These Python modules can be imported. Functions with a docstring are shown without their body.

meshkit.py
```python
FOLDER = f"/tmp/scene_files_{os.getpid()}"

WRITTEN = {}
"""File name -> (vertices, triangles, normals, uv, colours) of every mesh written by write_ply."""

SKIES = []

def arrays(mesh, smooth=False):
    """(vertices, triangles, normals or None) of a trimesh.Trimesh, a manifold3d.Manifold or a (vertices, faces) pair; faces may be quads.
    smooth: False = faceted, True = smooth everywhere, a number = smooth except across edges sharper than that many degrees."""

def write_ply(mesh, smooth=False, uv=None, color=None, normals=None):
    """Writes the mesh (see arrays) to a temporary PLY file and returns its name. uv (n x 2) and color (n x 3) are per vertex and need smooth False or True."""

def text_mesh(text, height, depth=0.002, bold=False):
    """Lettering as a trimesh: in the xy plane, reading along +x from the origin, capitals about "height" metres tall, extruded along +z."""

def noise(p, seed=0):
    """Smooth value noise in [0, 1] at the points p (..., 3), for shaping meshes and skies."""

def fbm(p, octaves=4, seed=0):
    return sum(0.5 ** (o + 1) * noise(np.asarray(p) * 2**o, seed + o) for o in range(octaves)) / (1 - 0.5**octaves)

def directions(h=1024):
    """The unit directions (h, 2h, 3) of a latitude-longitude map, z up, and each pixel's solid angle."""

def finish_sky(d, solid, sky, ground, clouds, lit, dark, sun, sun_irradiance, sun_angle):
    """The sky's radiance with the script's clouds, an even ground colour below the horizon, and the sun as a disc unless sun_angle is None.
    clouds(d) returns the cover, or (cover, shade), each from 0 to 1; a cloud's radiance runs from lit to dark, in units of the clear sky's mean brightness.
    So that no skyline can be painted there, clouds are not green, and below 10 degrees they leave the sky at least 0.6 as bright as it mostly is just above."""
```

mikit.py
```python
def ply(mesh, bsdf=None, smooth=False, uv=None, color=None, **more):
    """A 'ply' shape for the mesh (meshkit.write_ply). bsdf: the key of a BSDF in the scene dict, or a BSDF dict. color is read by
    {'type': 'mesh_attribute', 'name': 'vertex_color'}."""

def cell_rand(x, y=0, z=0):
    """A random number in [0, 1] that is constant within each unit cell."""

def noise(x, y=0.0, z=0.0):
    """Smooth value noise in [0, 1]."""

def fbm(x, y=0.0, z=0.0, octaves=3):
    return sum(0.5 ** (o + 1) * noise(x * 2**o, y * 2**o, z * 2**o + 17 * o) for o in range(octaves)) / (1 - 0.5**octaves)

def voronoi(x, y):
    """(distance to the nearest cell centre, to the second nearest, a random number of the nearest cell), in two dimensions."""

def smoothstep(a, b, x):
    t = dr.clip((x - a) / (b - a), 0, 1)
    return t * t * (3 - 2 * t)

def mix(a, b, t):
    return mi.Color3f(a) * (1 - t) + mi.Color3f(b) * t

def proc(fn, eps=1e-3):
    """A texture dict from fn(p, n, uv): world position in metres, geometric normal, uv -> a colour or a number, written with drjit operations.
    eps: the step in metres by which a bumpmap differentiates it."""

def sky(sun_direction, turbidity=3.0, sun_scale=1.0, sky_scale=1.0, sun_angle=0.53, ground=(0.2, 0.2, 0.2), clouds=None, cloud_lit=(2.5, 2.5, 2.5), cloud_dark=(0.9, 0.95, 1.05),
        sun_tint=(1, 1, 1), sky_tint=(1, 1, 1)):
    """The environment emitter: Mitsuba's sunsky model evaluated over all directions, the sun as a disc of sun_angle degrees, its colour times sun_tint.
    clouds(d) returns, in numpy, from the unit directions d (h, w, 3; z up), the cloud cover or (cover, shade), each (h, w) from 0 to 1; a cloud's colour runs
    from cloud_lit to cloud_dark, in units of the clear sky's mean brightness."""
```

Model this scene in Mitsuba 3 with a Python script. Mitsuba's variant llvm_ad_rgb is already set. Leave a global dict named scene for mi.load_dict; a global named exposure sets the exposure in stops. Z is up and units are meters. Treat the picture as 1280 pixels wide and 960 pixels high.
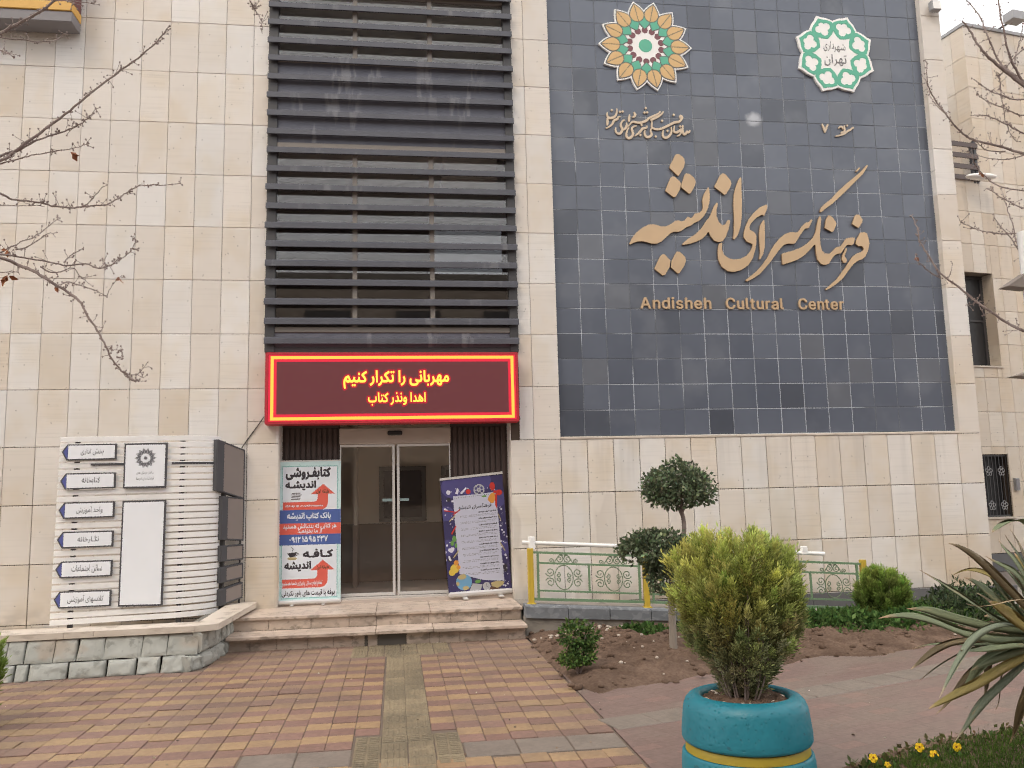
import json, math
import numpy as np, trimesh, drjit as dr, mitsuba as mi, mikit, meshkit
from shapely.geometry import Polygon, LineString, Point, MultiPolygon, box as sbox
from shapely import affinity
from shapely.ops import unary_union
from mikit import proc, noise, fbm, voronoi, cell_rand, smoothstep, mix, ply

# ------------------------------------------------------------------ camera, sky, exposure
T = mi.ScalarTransform4f
EYE = np.array([0.0, 0.0, 1.59])
FW = np.array([0.135796, 0.981706, 0.133464])
UP = np.array([0.005956, -0.135518, 0.990757])
exposure = 2.8
SUN = dict(sun_direction=[-0.45, -0.55, 0.72], turbidity=4, sun_scale=0.12, sun_angle=24, sky_scale=1.0,
           clouds=lambda d: (np.ones(d.shape[:2]), 0.34 * meshkit.fbm(d * np.array([2.2, 2.2, 4.0]), 4, 3)),
           cloud_lit=(2.5, 2.47, 2.46), cloud_dark=(1.75, 1.77, 1.82), ground=(0.16, 0.14, 0.13))
scene = {
    'camera': {'type': 'perspective', 'fov': 62.31, 'fov_axis': 'x', 'near_clip': 0.05, 'far_clip': 400.0,
               'to_world': T().look_at(origin=EYE.tolist(), target=(EYE + FW).tolist(), up=UP.tolist())},
    'sky': mikit.sky(**SUN),
}
labels = {}
rng = np.random.default_rng(11)
DATA = json.loads(r'''{"cal":[[[3203,5029],[3256,5126],[3323,5203],[3401,5263],[3490,5312],[3565,5318],[3619,5306],[3683,5287],[3748,5292],[3815,5326],[3883,5376],[3926,5382],[3980,5367],[4025,5390],[4066,5440],[4103,5419],[4136,5431],[4172,5486],[4239,5498],[4285,5541],[4299,5585],[4293,5684],[4320,5773],[4399,5894],[4409,5775],[4400,5665],[4363,5554],[4338,5506],[4291,5439],[4233,5383],[4165,5355],[4108,5310],[4041,5287],[3962,5231],[3918,5216],[3853,5218],[3797,5190],[3740,5135],[3672,5074],[3595,5038],[3531,5040],[3456,5060],[3392,5073],[3328,5068],[3263,5046],[3219,5022]],[[3955,6355],[3988,6353],[4031,6324],[4062,6286],[4068,6231],[4050,6164],[3972,6040],[3952,6034],[3840,6146],[3842,6174],[3933,6343]],[[3872,6020],[3905,6021],[3978,5952],[3996,5919],[3972,5830],[3912,5730],[3878,5716],[3761,5808],[3770,5836],[3844,6003]],[[4073,6076],[4127,6066],[4190,6013],[4212,5958],[4195,5891],[4134,5790],[4106,5773],[3995,5864],[4000,5908],[4055,6053]],[[3668,4888],[3701,4892],[3782,4802],[3768,4711],[3697,4598],[3659,4587],[3548,4681],[3557,4703],[3640,4864]],[[3881,4933],[3924,4928],[3997,4859],[4007,4805],[3979,4730],[3903,4622],[3876,4621],[3784,4706],[3797,4792],[3870,4916]],[[3957,5036],[4043,5110],[4156,5180],[4259,5275],[4343,5397],[4378,5430],[4403,5475],[4459,5597],[4502,5658],[4523,5642],[4493,5543],[4490,5455],[4518,5368],[4565,5325],[4615,5337],[4647,5398],[4675,5409],[4684,5376],[4656,5272],[4617,5184],[4616,5165],[4556,5093],[4501,5078],[4436,5097],[4385,5161],[4356,5237],[4320,5178],[4262,5123],[4183,5083],[4083,5049],[3973,5029]],[[4622,6094],[4649,6083],[4722,5996],[4739,5947],[4721,5891],[4654,5789],[4625,5772],[4487,5879],[4488,5901],[4581,6065]],[[4882,6051],[4891,6018],[4882,5873],[4879,5684],[4862,5463],[4836,5319],[4809,5242],[4783,5179],[4735,5122],[4713,5129],[4730,5222],[4735,5295],[4747,5405],[4749,5626],[4764,5770],[4792,5870],[4845,5994]],[[5237,5643],[5259,5626],[5237,5559],[5198,5475],[5160,5491],[5078,5445],[4995,5366],[4963,5305],[4968,5261],[4971,5262],[5031,5233],[5061,5184],[5055,5086],[5031,4976],[4983,4845],[4910,4746],[4807,4679],[4695,4651],[4607,4661],[4523,4719],[4479,4816],[4476,4935],[4499,5054],[4550,5077],[4539,4979],[4566,4893],[4630,4845],[4706,4830],[4806,4842],[4897,4887],[4957,4953],[4988,5008],[4999,5052],[4965,5073],[4910,5094],[4870,5159],[4881,5236],[4914,5324],[4965,5421],[5050,5522],[5145,5602]],[[5183,5420],[5196,5404],[5192,5304],[5190,5198],[5176,5033],[5143,4912],[5093,4830],[5077,4830],[5101,4944],[5099,5087],[5106,5229],[5126,5329],[5145,5358]],[[5907,5448],[5918,5421],[5882,5355],[5856,5310],[5793,5298],[5755,5247],[5705,5185],[5641,5085],[5607,5073],[5528,5074],[5471,5060],[5431,5026],[5370,4960],[5309,4882],[5236,4794],[5163,4717],[5080,4629],[4976,4562],[4884,4516],[4852,4534],[4934,4594],[5026,4661],[5122,4759],[5207,4870],[5271,4980],[5333,5069],[5405,5147],[5489,5214],[5574,5244],[5675,5240],[5712,5274],[5762,5341],[5823,5393],[5869,5399]],[[5421,4922],[5462,4939],[5577,4968],[5716,5020],[5823,5088],[5908,5167],[5954,5245],[5978,5335],[5985,5361],[6009,5439],[6046,5513],[6054,5440],[6044,5380],[6016,5213],[6014,5069],[6030,4981],[6072,4938],[6140,4933],[6201,4984],[6251,5034],[6321,5047],[6372,5109],[6411,5165],[6469,5179],[6550,5178],[6525,5089],[6495,5066],[6438,5076],[6404,5059],[6350,4986],[6312,4941],[6255,4935],[6207,4906],[6156,4840],[6117,4784],[6059,4770],[6003,4782],[5952,4848],[5937,4946],[5938,5084],[5861,5000],[5764,4911],[5658,4843],[5553,4804],[5450,4773],[5423,4764]],[[6420,5034],[6401,4976],[6367,4909],[6397,4854],[6387,4810],[6347,4804],[6322,4853],[6333,4908],[6373,4986],[6402,5031]],[[6041,5557],[6068,5619],[6130,5677],[6228,5747],[6353,5874],[6503,6002],[6627,6097],[6753,6203],[6869,6327],[6826,6240],[6747,6134],[6595,5994],[6444,5854],[6245,5680],[6124,5598],[6063,5546]],[[6760,6295],[6766,6284],[6694,6201],[6596,6113],[6588,6121],[6672,6212]],[[6174,5510],[6229,5477],[6280,5400],[6277,5363],[6224,5262],[6200,5259],[6096,5315],[6104,5337],[6129,5442]],[[6603,5530],[6648,5520],[6689,5454],[6685,5409],[6686,5416],[6620,5325],[6526,5379],[6528,5394],[6578,5507]],[[6638,5258],[6696,5265],[6741,5249],[6758,5171],[6765,5093],[6736,4992],[6688,4903],[6627,4857],[6568,4840],[6495,4789],[6444,4733],[6380,4655],[6317,4578],[6220,4500],[6124,4439],[6053,4402],[6037,4416],[6128,4488],[6225,4566],[6300,4654],[6364,4732],[6428,4821],[6492,4900],[6554,4945],[6625,4968],[6667,4997],[6673,5025],[6644,5058],[6597,5051],[6554,5089],[6570,5145],[6604,5202]]],"org":[[[3044,6983],[3046,6981]],[[2977,6944],[2973,6899],[2996,6866],[3039,6865],[3084,6892],[3110,6938],[3119,7000]],[[2974,6860],[2974,6816],[2968,6760]],[[3158,6889],[3127,6877],[3121,6855],[3087,6840],[3065,6825],[3047,6785],[3002,6739],[2949,6712]],[[3161,6960],[3163,6959]],[[3201,6969],[3203,6967]],[[3221,6838],[3185,6818],[3163,6767],[3175,6729],[3182,6690],[3149,6639],[3106,6643],[3086,6681],[3090,6720]],[[3250,6798],[3240,6737],[3206,6699]],[[3298,6923],[3290,6872],[3285,6825]],[[3365,6959],[3379,6920],[3345,6888]],[[3794,6987],[3719,6917],[3629,6869],[3618,6862]],[[3750,6991],[3676,6932],[3586,6889],[3551,6854],[3495,6824],[3418,6808],[3347,6821],[3302,6789],[3262,6748]],[[3540,7033],[3542,7031]],[[3518,6965],[3520,6963]],[[3557,6969],[3559,6967]],[[3388,6762],[3344,6746],[3321,6712],[3335,6662],[3327,6617],[3282,6574],[3245,6592],[3238,6636],[3255,6693],[3278,6727]],[[3542,6764],[3524,6734],[3480,6725],[3451,6689],[3411,6648],[3365,6613]],[[3466,6778],[3468,6776]],[[3442,6627],[3443,6625]],[[3618,6862],[3616,6784],[3623,6740],[3677,6721],[3754,6733],[3833,6770],[3901,6806],[3958,6836],[4014,6844],[4061,6891],[4065,6930],[4041,6935],[4039,6907],[4063,6896]],[[4014,6844],[3978,6800]],[[3947,6948],[3949,6946]],[[3771,6852],[3773,6849]],[[3606,6728],[3600,6672],[3607,6638],[3561,6601],[3518,6613],[3504,6657],[3511,6696]],[[3899,6755],[3901,6694],[3876,6643],[3825,6602],[3781,6611],[3770,6655],[3780,6706]],[[3843,6703],[3845,6701]],[[3946,6774],[3938,6706],[3956,6685],[3995,6692],[4030,6721],[4047,6727],[4036,6676],[3986,6632]],[[4035,6777],[4037,6775]],[[4072,6790],[4068,6722],[4082,6661],[4116,6679],[4131,6702],[4150,6689],[4174,6721]],[[3666,6613],[3694,6630]]],"reg":[[[6192,6892],[6213,6831],[6227,6771]],[[6227,6771],[6251,6833],[6281,6892]],[[6390,6715],[6453,6729],[6534,6762],[6584,6803],[6625,6820],[6659,6852],[6678,6849]],[[6540,6882],[6537,6843],[6533,6797],[6496,6780],[6487,6761]],[[6447,6840],[6472,6864],[6503,6858],[6508,6831]],[[6533,6797],[6578,6822]],[[6581,6884],[6584,6882]]],"left":[[[[-3642,6560,4629],[-3328,6559,4962],[-2996,6546,5219],[-2880,6534,5297],[-2713,6470,5347],[-2576,6416,5428],[-2456,6376,5521]],13.1,8.1],[[[-3275,6649,5277],[-3040,6646,5241],[-2861,6638,5226],[-2715,6684,5243],[-2667,6798,5348],[-2606,6793,5377]],5.6,3.1],[[[-3187,6597,5153],[-2899,6349,4977],[-2725,6148,4831]],4.7,2.5],[[[-3004,6579,5100],[-2935,6556,5064],[-2842,6476,5018]],3.7,2.2],[[[-3611,6612,3745],[-3295,6610,3982],[-2931,6521,4189],[-2862,6548,4259],[-2711,6512,4369],[-2524,6521,4540],[-2368,6473,4651],[-2181,6497,4853],[-2006,6481,4997],[-1856,6458,5124],[-1744,6421,5254]],13.1,4.4],[[[-3277,6567,4028],[-2944,6545,4230],[-2848,6578,4291],[-2687,6524,4356],[-2541,6579,4449],[-2417,6551,4493],[-2299,6455,4518],[-2269,6509,4621]],9.4,3.1],[[[-3238,6601,4042],[-2945,6555,4177],[-2761,6449,4183],[-2654,6455,4220],[-2469,6409,4238],[-2326,6399,4270],[-2226,6289,4251]],6.2,2.5],[[[-3447,6567,4104],[-3183,6603,4045],[-2954,6601,3962],[-2902,6683,3949],[-2753,6670,3929],[-2664,6739,3930],[-2531,6698,3899],[-2433,6718,3909],[-2309,6731,3929],[-2205,6700,3934],[-2134,6730,4004],[-2093,6785,4066],[-1993,6746,4106],[-1851,6777,4128],[-1694,6784,4148]],9.4,3.1],[[[-2944,6589,3870],[-2884,6646,3885],[-2767,6709,3911],[-2699,6755,3916]],4.4,2.2],[[[-2401,6627,3877],[-2273,6489,3875],[-2196,6420,3927],[-2100,6345,3957]],5.0,2.5],[[[-3258,6589,3530],[-3036,6593,3485],[-2933,6610,3492],[-2792,6679,3489],[-2611,6656,3454],[-2472,6672,3429],[-2386,6750,3465],[-2256,6718,3426],[-2185,6766,3472],[-2120,6798,3533],[-2059,6806,3602],[-2049,6840,3704]],8.1,2.8],[[[-3140,6584,3438],[-2942,6629,3510],[-2882,6679,3575],[-2790,6795,3683],[-2703,6857,3795],[-2650,6943,3897]],6.9,2.5],[[[-2812,6586,3523],[-2714,6549,3539],[-2635,6526,3582],[-2566,6518,3630],[-2480,6473,3580]],5.0,2.2],[[[-3678,6657,3574],[-3271,6616,3538],[-2908,6556,3452],[-2837,6657,3432],[-2705,6618,3373],[-2575,6581,3291],[-2480,6638,3233],[-2365,6613,3147],[-2310,6596,3052],[-2238,6597,2942],[-2162,6588,2818],[-2112,6621,2702],[-2050,6654,2610],[-1961,6614,2543],[-1917,6638,2540]],14.3,5.0],[[[-2477,6564,3251],[-2469,6725,3311],[-2405,6825,3306],[-2347,6920,3298],[-2300,7038,3269]],5.0,2.5],[[[-2161,6613,3167],[-2131,6582,3234],[-2070,6598,3326]],3.1,1.9],[[[-2647,6609,3403],[-2527,6671,3378],[-2455,6704,3419],[-2411,6750,3369],[-2393,6835,3373]],5.6,2.2],[[[-2477,6604,3435],[-2448,6673,3518],[-2404,6676,3545],[-2395,6746,3604]],4.7,2.2],[[[-2223,6619,3399],[-2238,6746,3478],[-2269,6799,3538]],4.1,1.9],[[[-2155,6658,2788],[-2032,6450,2733],[-1917,6203,2701]],3.1,1.9],[[[-2075,6601,2657],[-2138,6890,2760]],3.1,1.9],[[[-2029,6585,2599],[-1934,6613,2579],[-1859,6506,2599],[-1814,6487,2614]],4.1,1.9],[[[-1927,6589,2581],[-1845,6503,2538]],3.1,1.9],[[[-3101,6632,3330],[-2937,6637,3357],[-2825,6609,3363],[-2789,6620,3336]],4.7,2.5],[[[-1235,6579,6042],[-1194,6586,5769],[-1143,6560,5602],[-1117,6673,5590],[-1073,6647,5507],[-1052,6596,5422],[-1060,6657,5388]],6.2,2.8],[[[-1137,6528,5583],[-1165,6919,5766]],6.2,2.5],[[[-1082,6619,5517],[-1043,6499,5393]],3.1,1.9],[[[-2688,6598,5615],[-2522,6636,5575],[-2399,6626,5562],[-2315,6527,5498]],3.7,2.2],[[[-2661,6681,5642],[-2397,6339,5377]],5.6,2.5]],"right":[[[[6619,7201,5194],[6211,7191,5534],[6067,7183,5633],[5895,7140,5711],[5706,7078,5819],[5640,7096,5968],[5513,7064,6110]],23.8,6.8],[[[6310,7200,5568],[6241,7219,5600],[6183,7286,5709],[6180,7419,5875],[6099,7418,6046],[6041,7430,6261],[6078,7535,6476],[6027,7611,6682],[6075,7705,6855]],12.2,4.8],[[[6380,7220,5277],[6155,7173,5632],[5987,7078,5808],[5917,7042,6120],[5914,7050,6344],[5871,6998,6478]],13.6,5.4],[[[6139,7210,5769],[6285,7305,6001],[6364,7338,6154],[6499,7411,6426]],6.8,3.4],[[[6386,7200,4727],[6114,7174,4814],[5973,7235,4894],[5680,7123,4884],[5531,7143,4937],[5381,7120,5027],[5227,7051,5135],[5152,7068,5269],[4997,6944,5378],[5046,6988,5621]],13.6,4.1],[[[5284,7128,5174],[5256,7237,5340],[5306,7375,5519],[5316,7407,5664]],5.4,2.7],[[[6455,7189,5383],[6129,7115,5350],[5907,7084,5350],[5696,7008,5360],[5453,6917,5433]],8.2,3.4],[[[6437,7198,5169],[6181,7198,5225],[5961,7127,5233],[5753,7094,5283],[5567,7029,5341]],8.2,3.4],[[[6391,7179,4925],[6108,7139,5005],[5872,7042,5034],[5605,6931,5053],[5320,6829,5017]],8.2,3.4],[[[6345,7190,5939],[5983,7195,5652],[5951,7201,5637],[5979,7225,5415],[6013,7231,5126],[6120,7257,4974]],6.8,3.4],[[[6436,7240,4869],[6204,7282,4846],[6098,7306,4820],[5993,7372,4835],[5827,7447,4895]],7.5,3.1],[[[5953,7216,4852],[5758,7209,4850],[5603,7124,4866],[5492,7069,4911]],6.1,2.7],[[[6254,7201,2923],[6052,7248,3026],[5911,7214,3065],[5879,7333,3152],[5711,7331,3262],[5571,7332,3364],[5406,7352,3510],[5264,7393,3655],[5204,7412,3772],[5126,7436,3947],[5091,7438,4093],[5113,7536,4282]],15.7,4.8],[[[5148,7202,3555],[5028,7199,3607],[4870,7123,3677],[4884,7206,3771]],6.1,2.7],[[[6288,7191,3980],[5899,7182,4002],[5639,7130,3988],[5478,7164,4044],[5286,7097,4096]],6.8,3.1],[[[6137,7174,3543],[5968,7148,3731],[5889,7109,3821],[5717,7013,3929],[5528,6929,4060]],8.2,3.4],[[[5985,7168,3737],[6034,7302,3978],[6035,7331,4167],[6038,7378,4331],[6070,7446,4464]],6.8,4.1],[[[6366,7227,4383],[6107,7217,4455],[5900,7275,4512],[5777,7332,4654],[5666,7286,4740],[5615,7281,4860]],6.8,3.4],[[[6285,7158,4178],[5982,7093,4229],[5707,7003,4277],[5461,6897,4341]],6.8,3.4],[[[5487,7122,3260],[5498,7227,3331],[5488,7393,3449]],4.1,2.4],[[[5483,7216,3343],[5535,7343,3342],[5593,7513,3382]],4.1,2.4],[[[5197,7202,3548],[5249,7230,3626],[5348,7332,3735]],4.1,2.4],[[[5873,7179,3058],[5740,7087,3031],[5633,7015,3017]],4.1,2.4],[[[5638,7226,3238],[5438,7078,3181]],4.1,2.4]],"yucca":[[[[2711,4200,1167],[2845,4162,1068],[2954,4125,982],[3159,4088,851],[3346,4110,869]],56,"g"],[[[2224,3800,992],[2417,3850,985],[2607,3900,933],[2796,3950,864],[3047,4000,826],[3358,4030,818]],54,"g"],[[[2618,4200,971],[2705,4162,964],[2788,4125,937],[2966,4088,887],[3332,4001,836]],44,"g"],[[[2680,3900,1319],[2832,3937,1250],[2987,3975,1128],[3142,4012,988],[3325,4053,843]],44,"b"],[[[2771,3700,1377],[2900,3788,1405],[3081,3875,1409],[3244,3962,1254],[3271,4016,883]],59,"g"],[[[2965,4300,1121],[3008,4238,1150],[3054,4175,1141],[3143,4112,1057],[3298,4021,736]],49,"y"],[[[3095,4200,1225],[3184,4150,1159],[3230,4100,1063],[3299,4057,731]],36,"g"],[[[3255,4300,1303],[3244,4217,1231],[3258,4133,1112],[3297,4021,750]],37,"g"],[[[3066,4000,1346],[3131,4017,1255],[3218,4033,1110],[3357,4105,871]],34,"g"],[[[2429,3700,644],[2565,3770,761],[2721,3840,869],[2879,3910,908],[3062,3980,898],[3315,3998,781]],35,"p"],[[[2488,4000,711],[2586,4012,764],[2724,4025,817],[2922,4037,825],[3325,4036,842]],42,"b"],[[[2438,3800,575],[2564,3850,597],[2741,3900,639],[2892,3950,677],[3104,4000,745],[3351,4098,800]],47,"y"],[[[2667,4100,466],[2783,4087,578],[2900,4075,688],[3067,4062,768],[3291,4099,866]],35,"b"],[[[2686,4000,358],[2804,4012,468],[2904,4025,547],[3080,4037,662],[3277,4015,831]],38,"p"],[[[3127,4200,270],[3152,4162,389],[3177,4125,514],[3257,4088,683],[3360,4105,728]],52,"b"],[[[2568,4100,789],[2723,4087,807],[2885,4075,798],[3115,4062,797],[3285,4041,813]],50,"g"],[[[2677,3800,1043],[2914,3883,1024],[3152,3967,1013],[3355,4057,808]],14,"s"],[[[2867,3900,1032],[2993,3950,959],[3161,4000,859],[3291,4068,818]],74,"y"],[[[2999,4200,503],[3011,4162,622],[3023,4125,747],[3136,4088,808],[3375,4013,745]],36,"b"],[[[3070,4200,444],[3076,4162,559],[3088,4125,685],[3175,4088,758],[3304,4029,797]],32,"b"],[[[2801,4200,903],[2909,4162,895],[3036,4125,867],[3182,4088,814],[3283,4075,857]],48,"g"],[[[2722,4000,581],[2820,4012,657],[2911,4025,727],[3094,4037,786],[3263,4099,739]],45,"g"],[[[2948,4100,1050],[3031,4083,984],[3172,4067,869],[3299,4048,793]],43,"b"],[[[3029,4300,1106],[3101,4217,1032],[3184,4133,911],[3288,4078,859]],49,"g"],[[[2740,3900,713],[2891,3950,742],[3085,4000,773],[3289,4010,808]],37,"g"],[[[3125,4300,900],[3176,4217,876],[3243,4133,828],[3280,4103,861]],53,"g"],[[[2724,4300,589],[2851,4238,696],[2995,4175,768],[3154,4112,795],[3362,4039,851]],41,"g"],[[[3065,4200,1205],[3113,4150,1063],[3202,4100,903],[3309,4045,742]],48,"g"],[[[2622,3800,832],[2826,3883,809],[3062,3967,807],[3266,4070,756]],47,"g"],[[[2944,4300,825],[3054,4217,812],[3194,4133,798],[3377,4058,817]],45,"y"]]}''')
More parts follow.
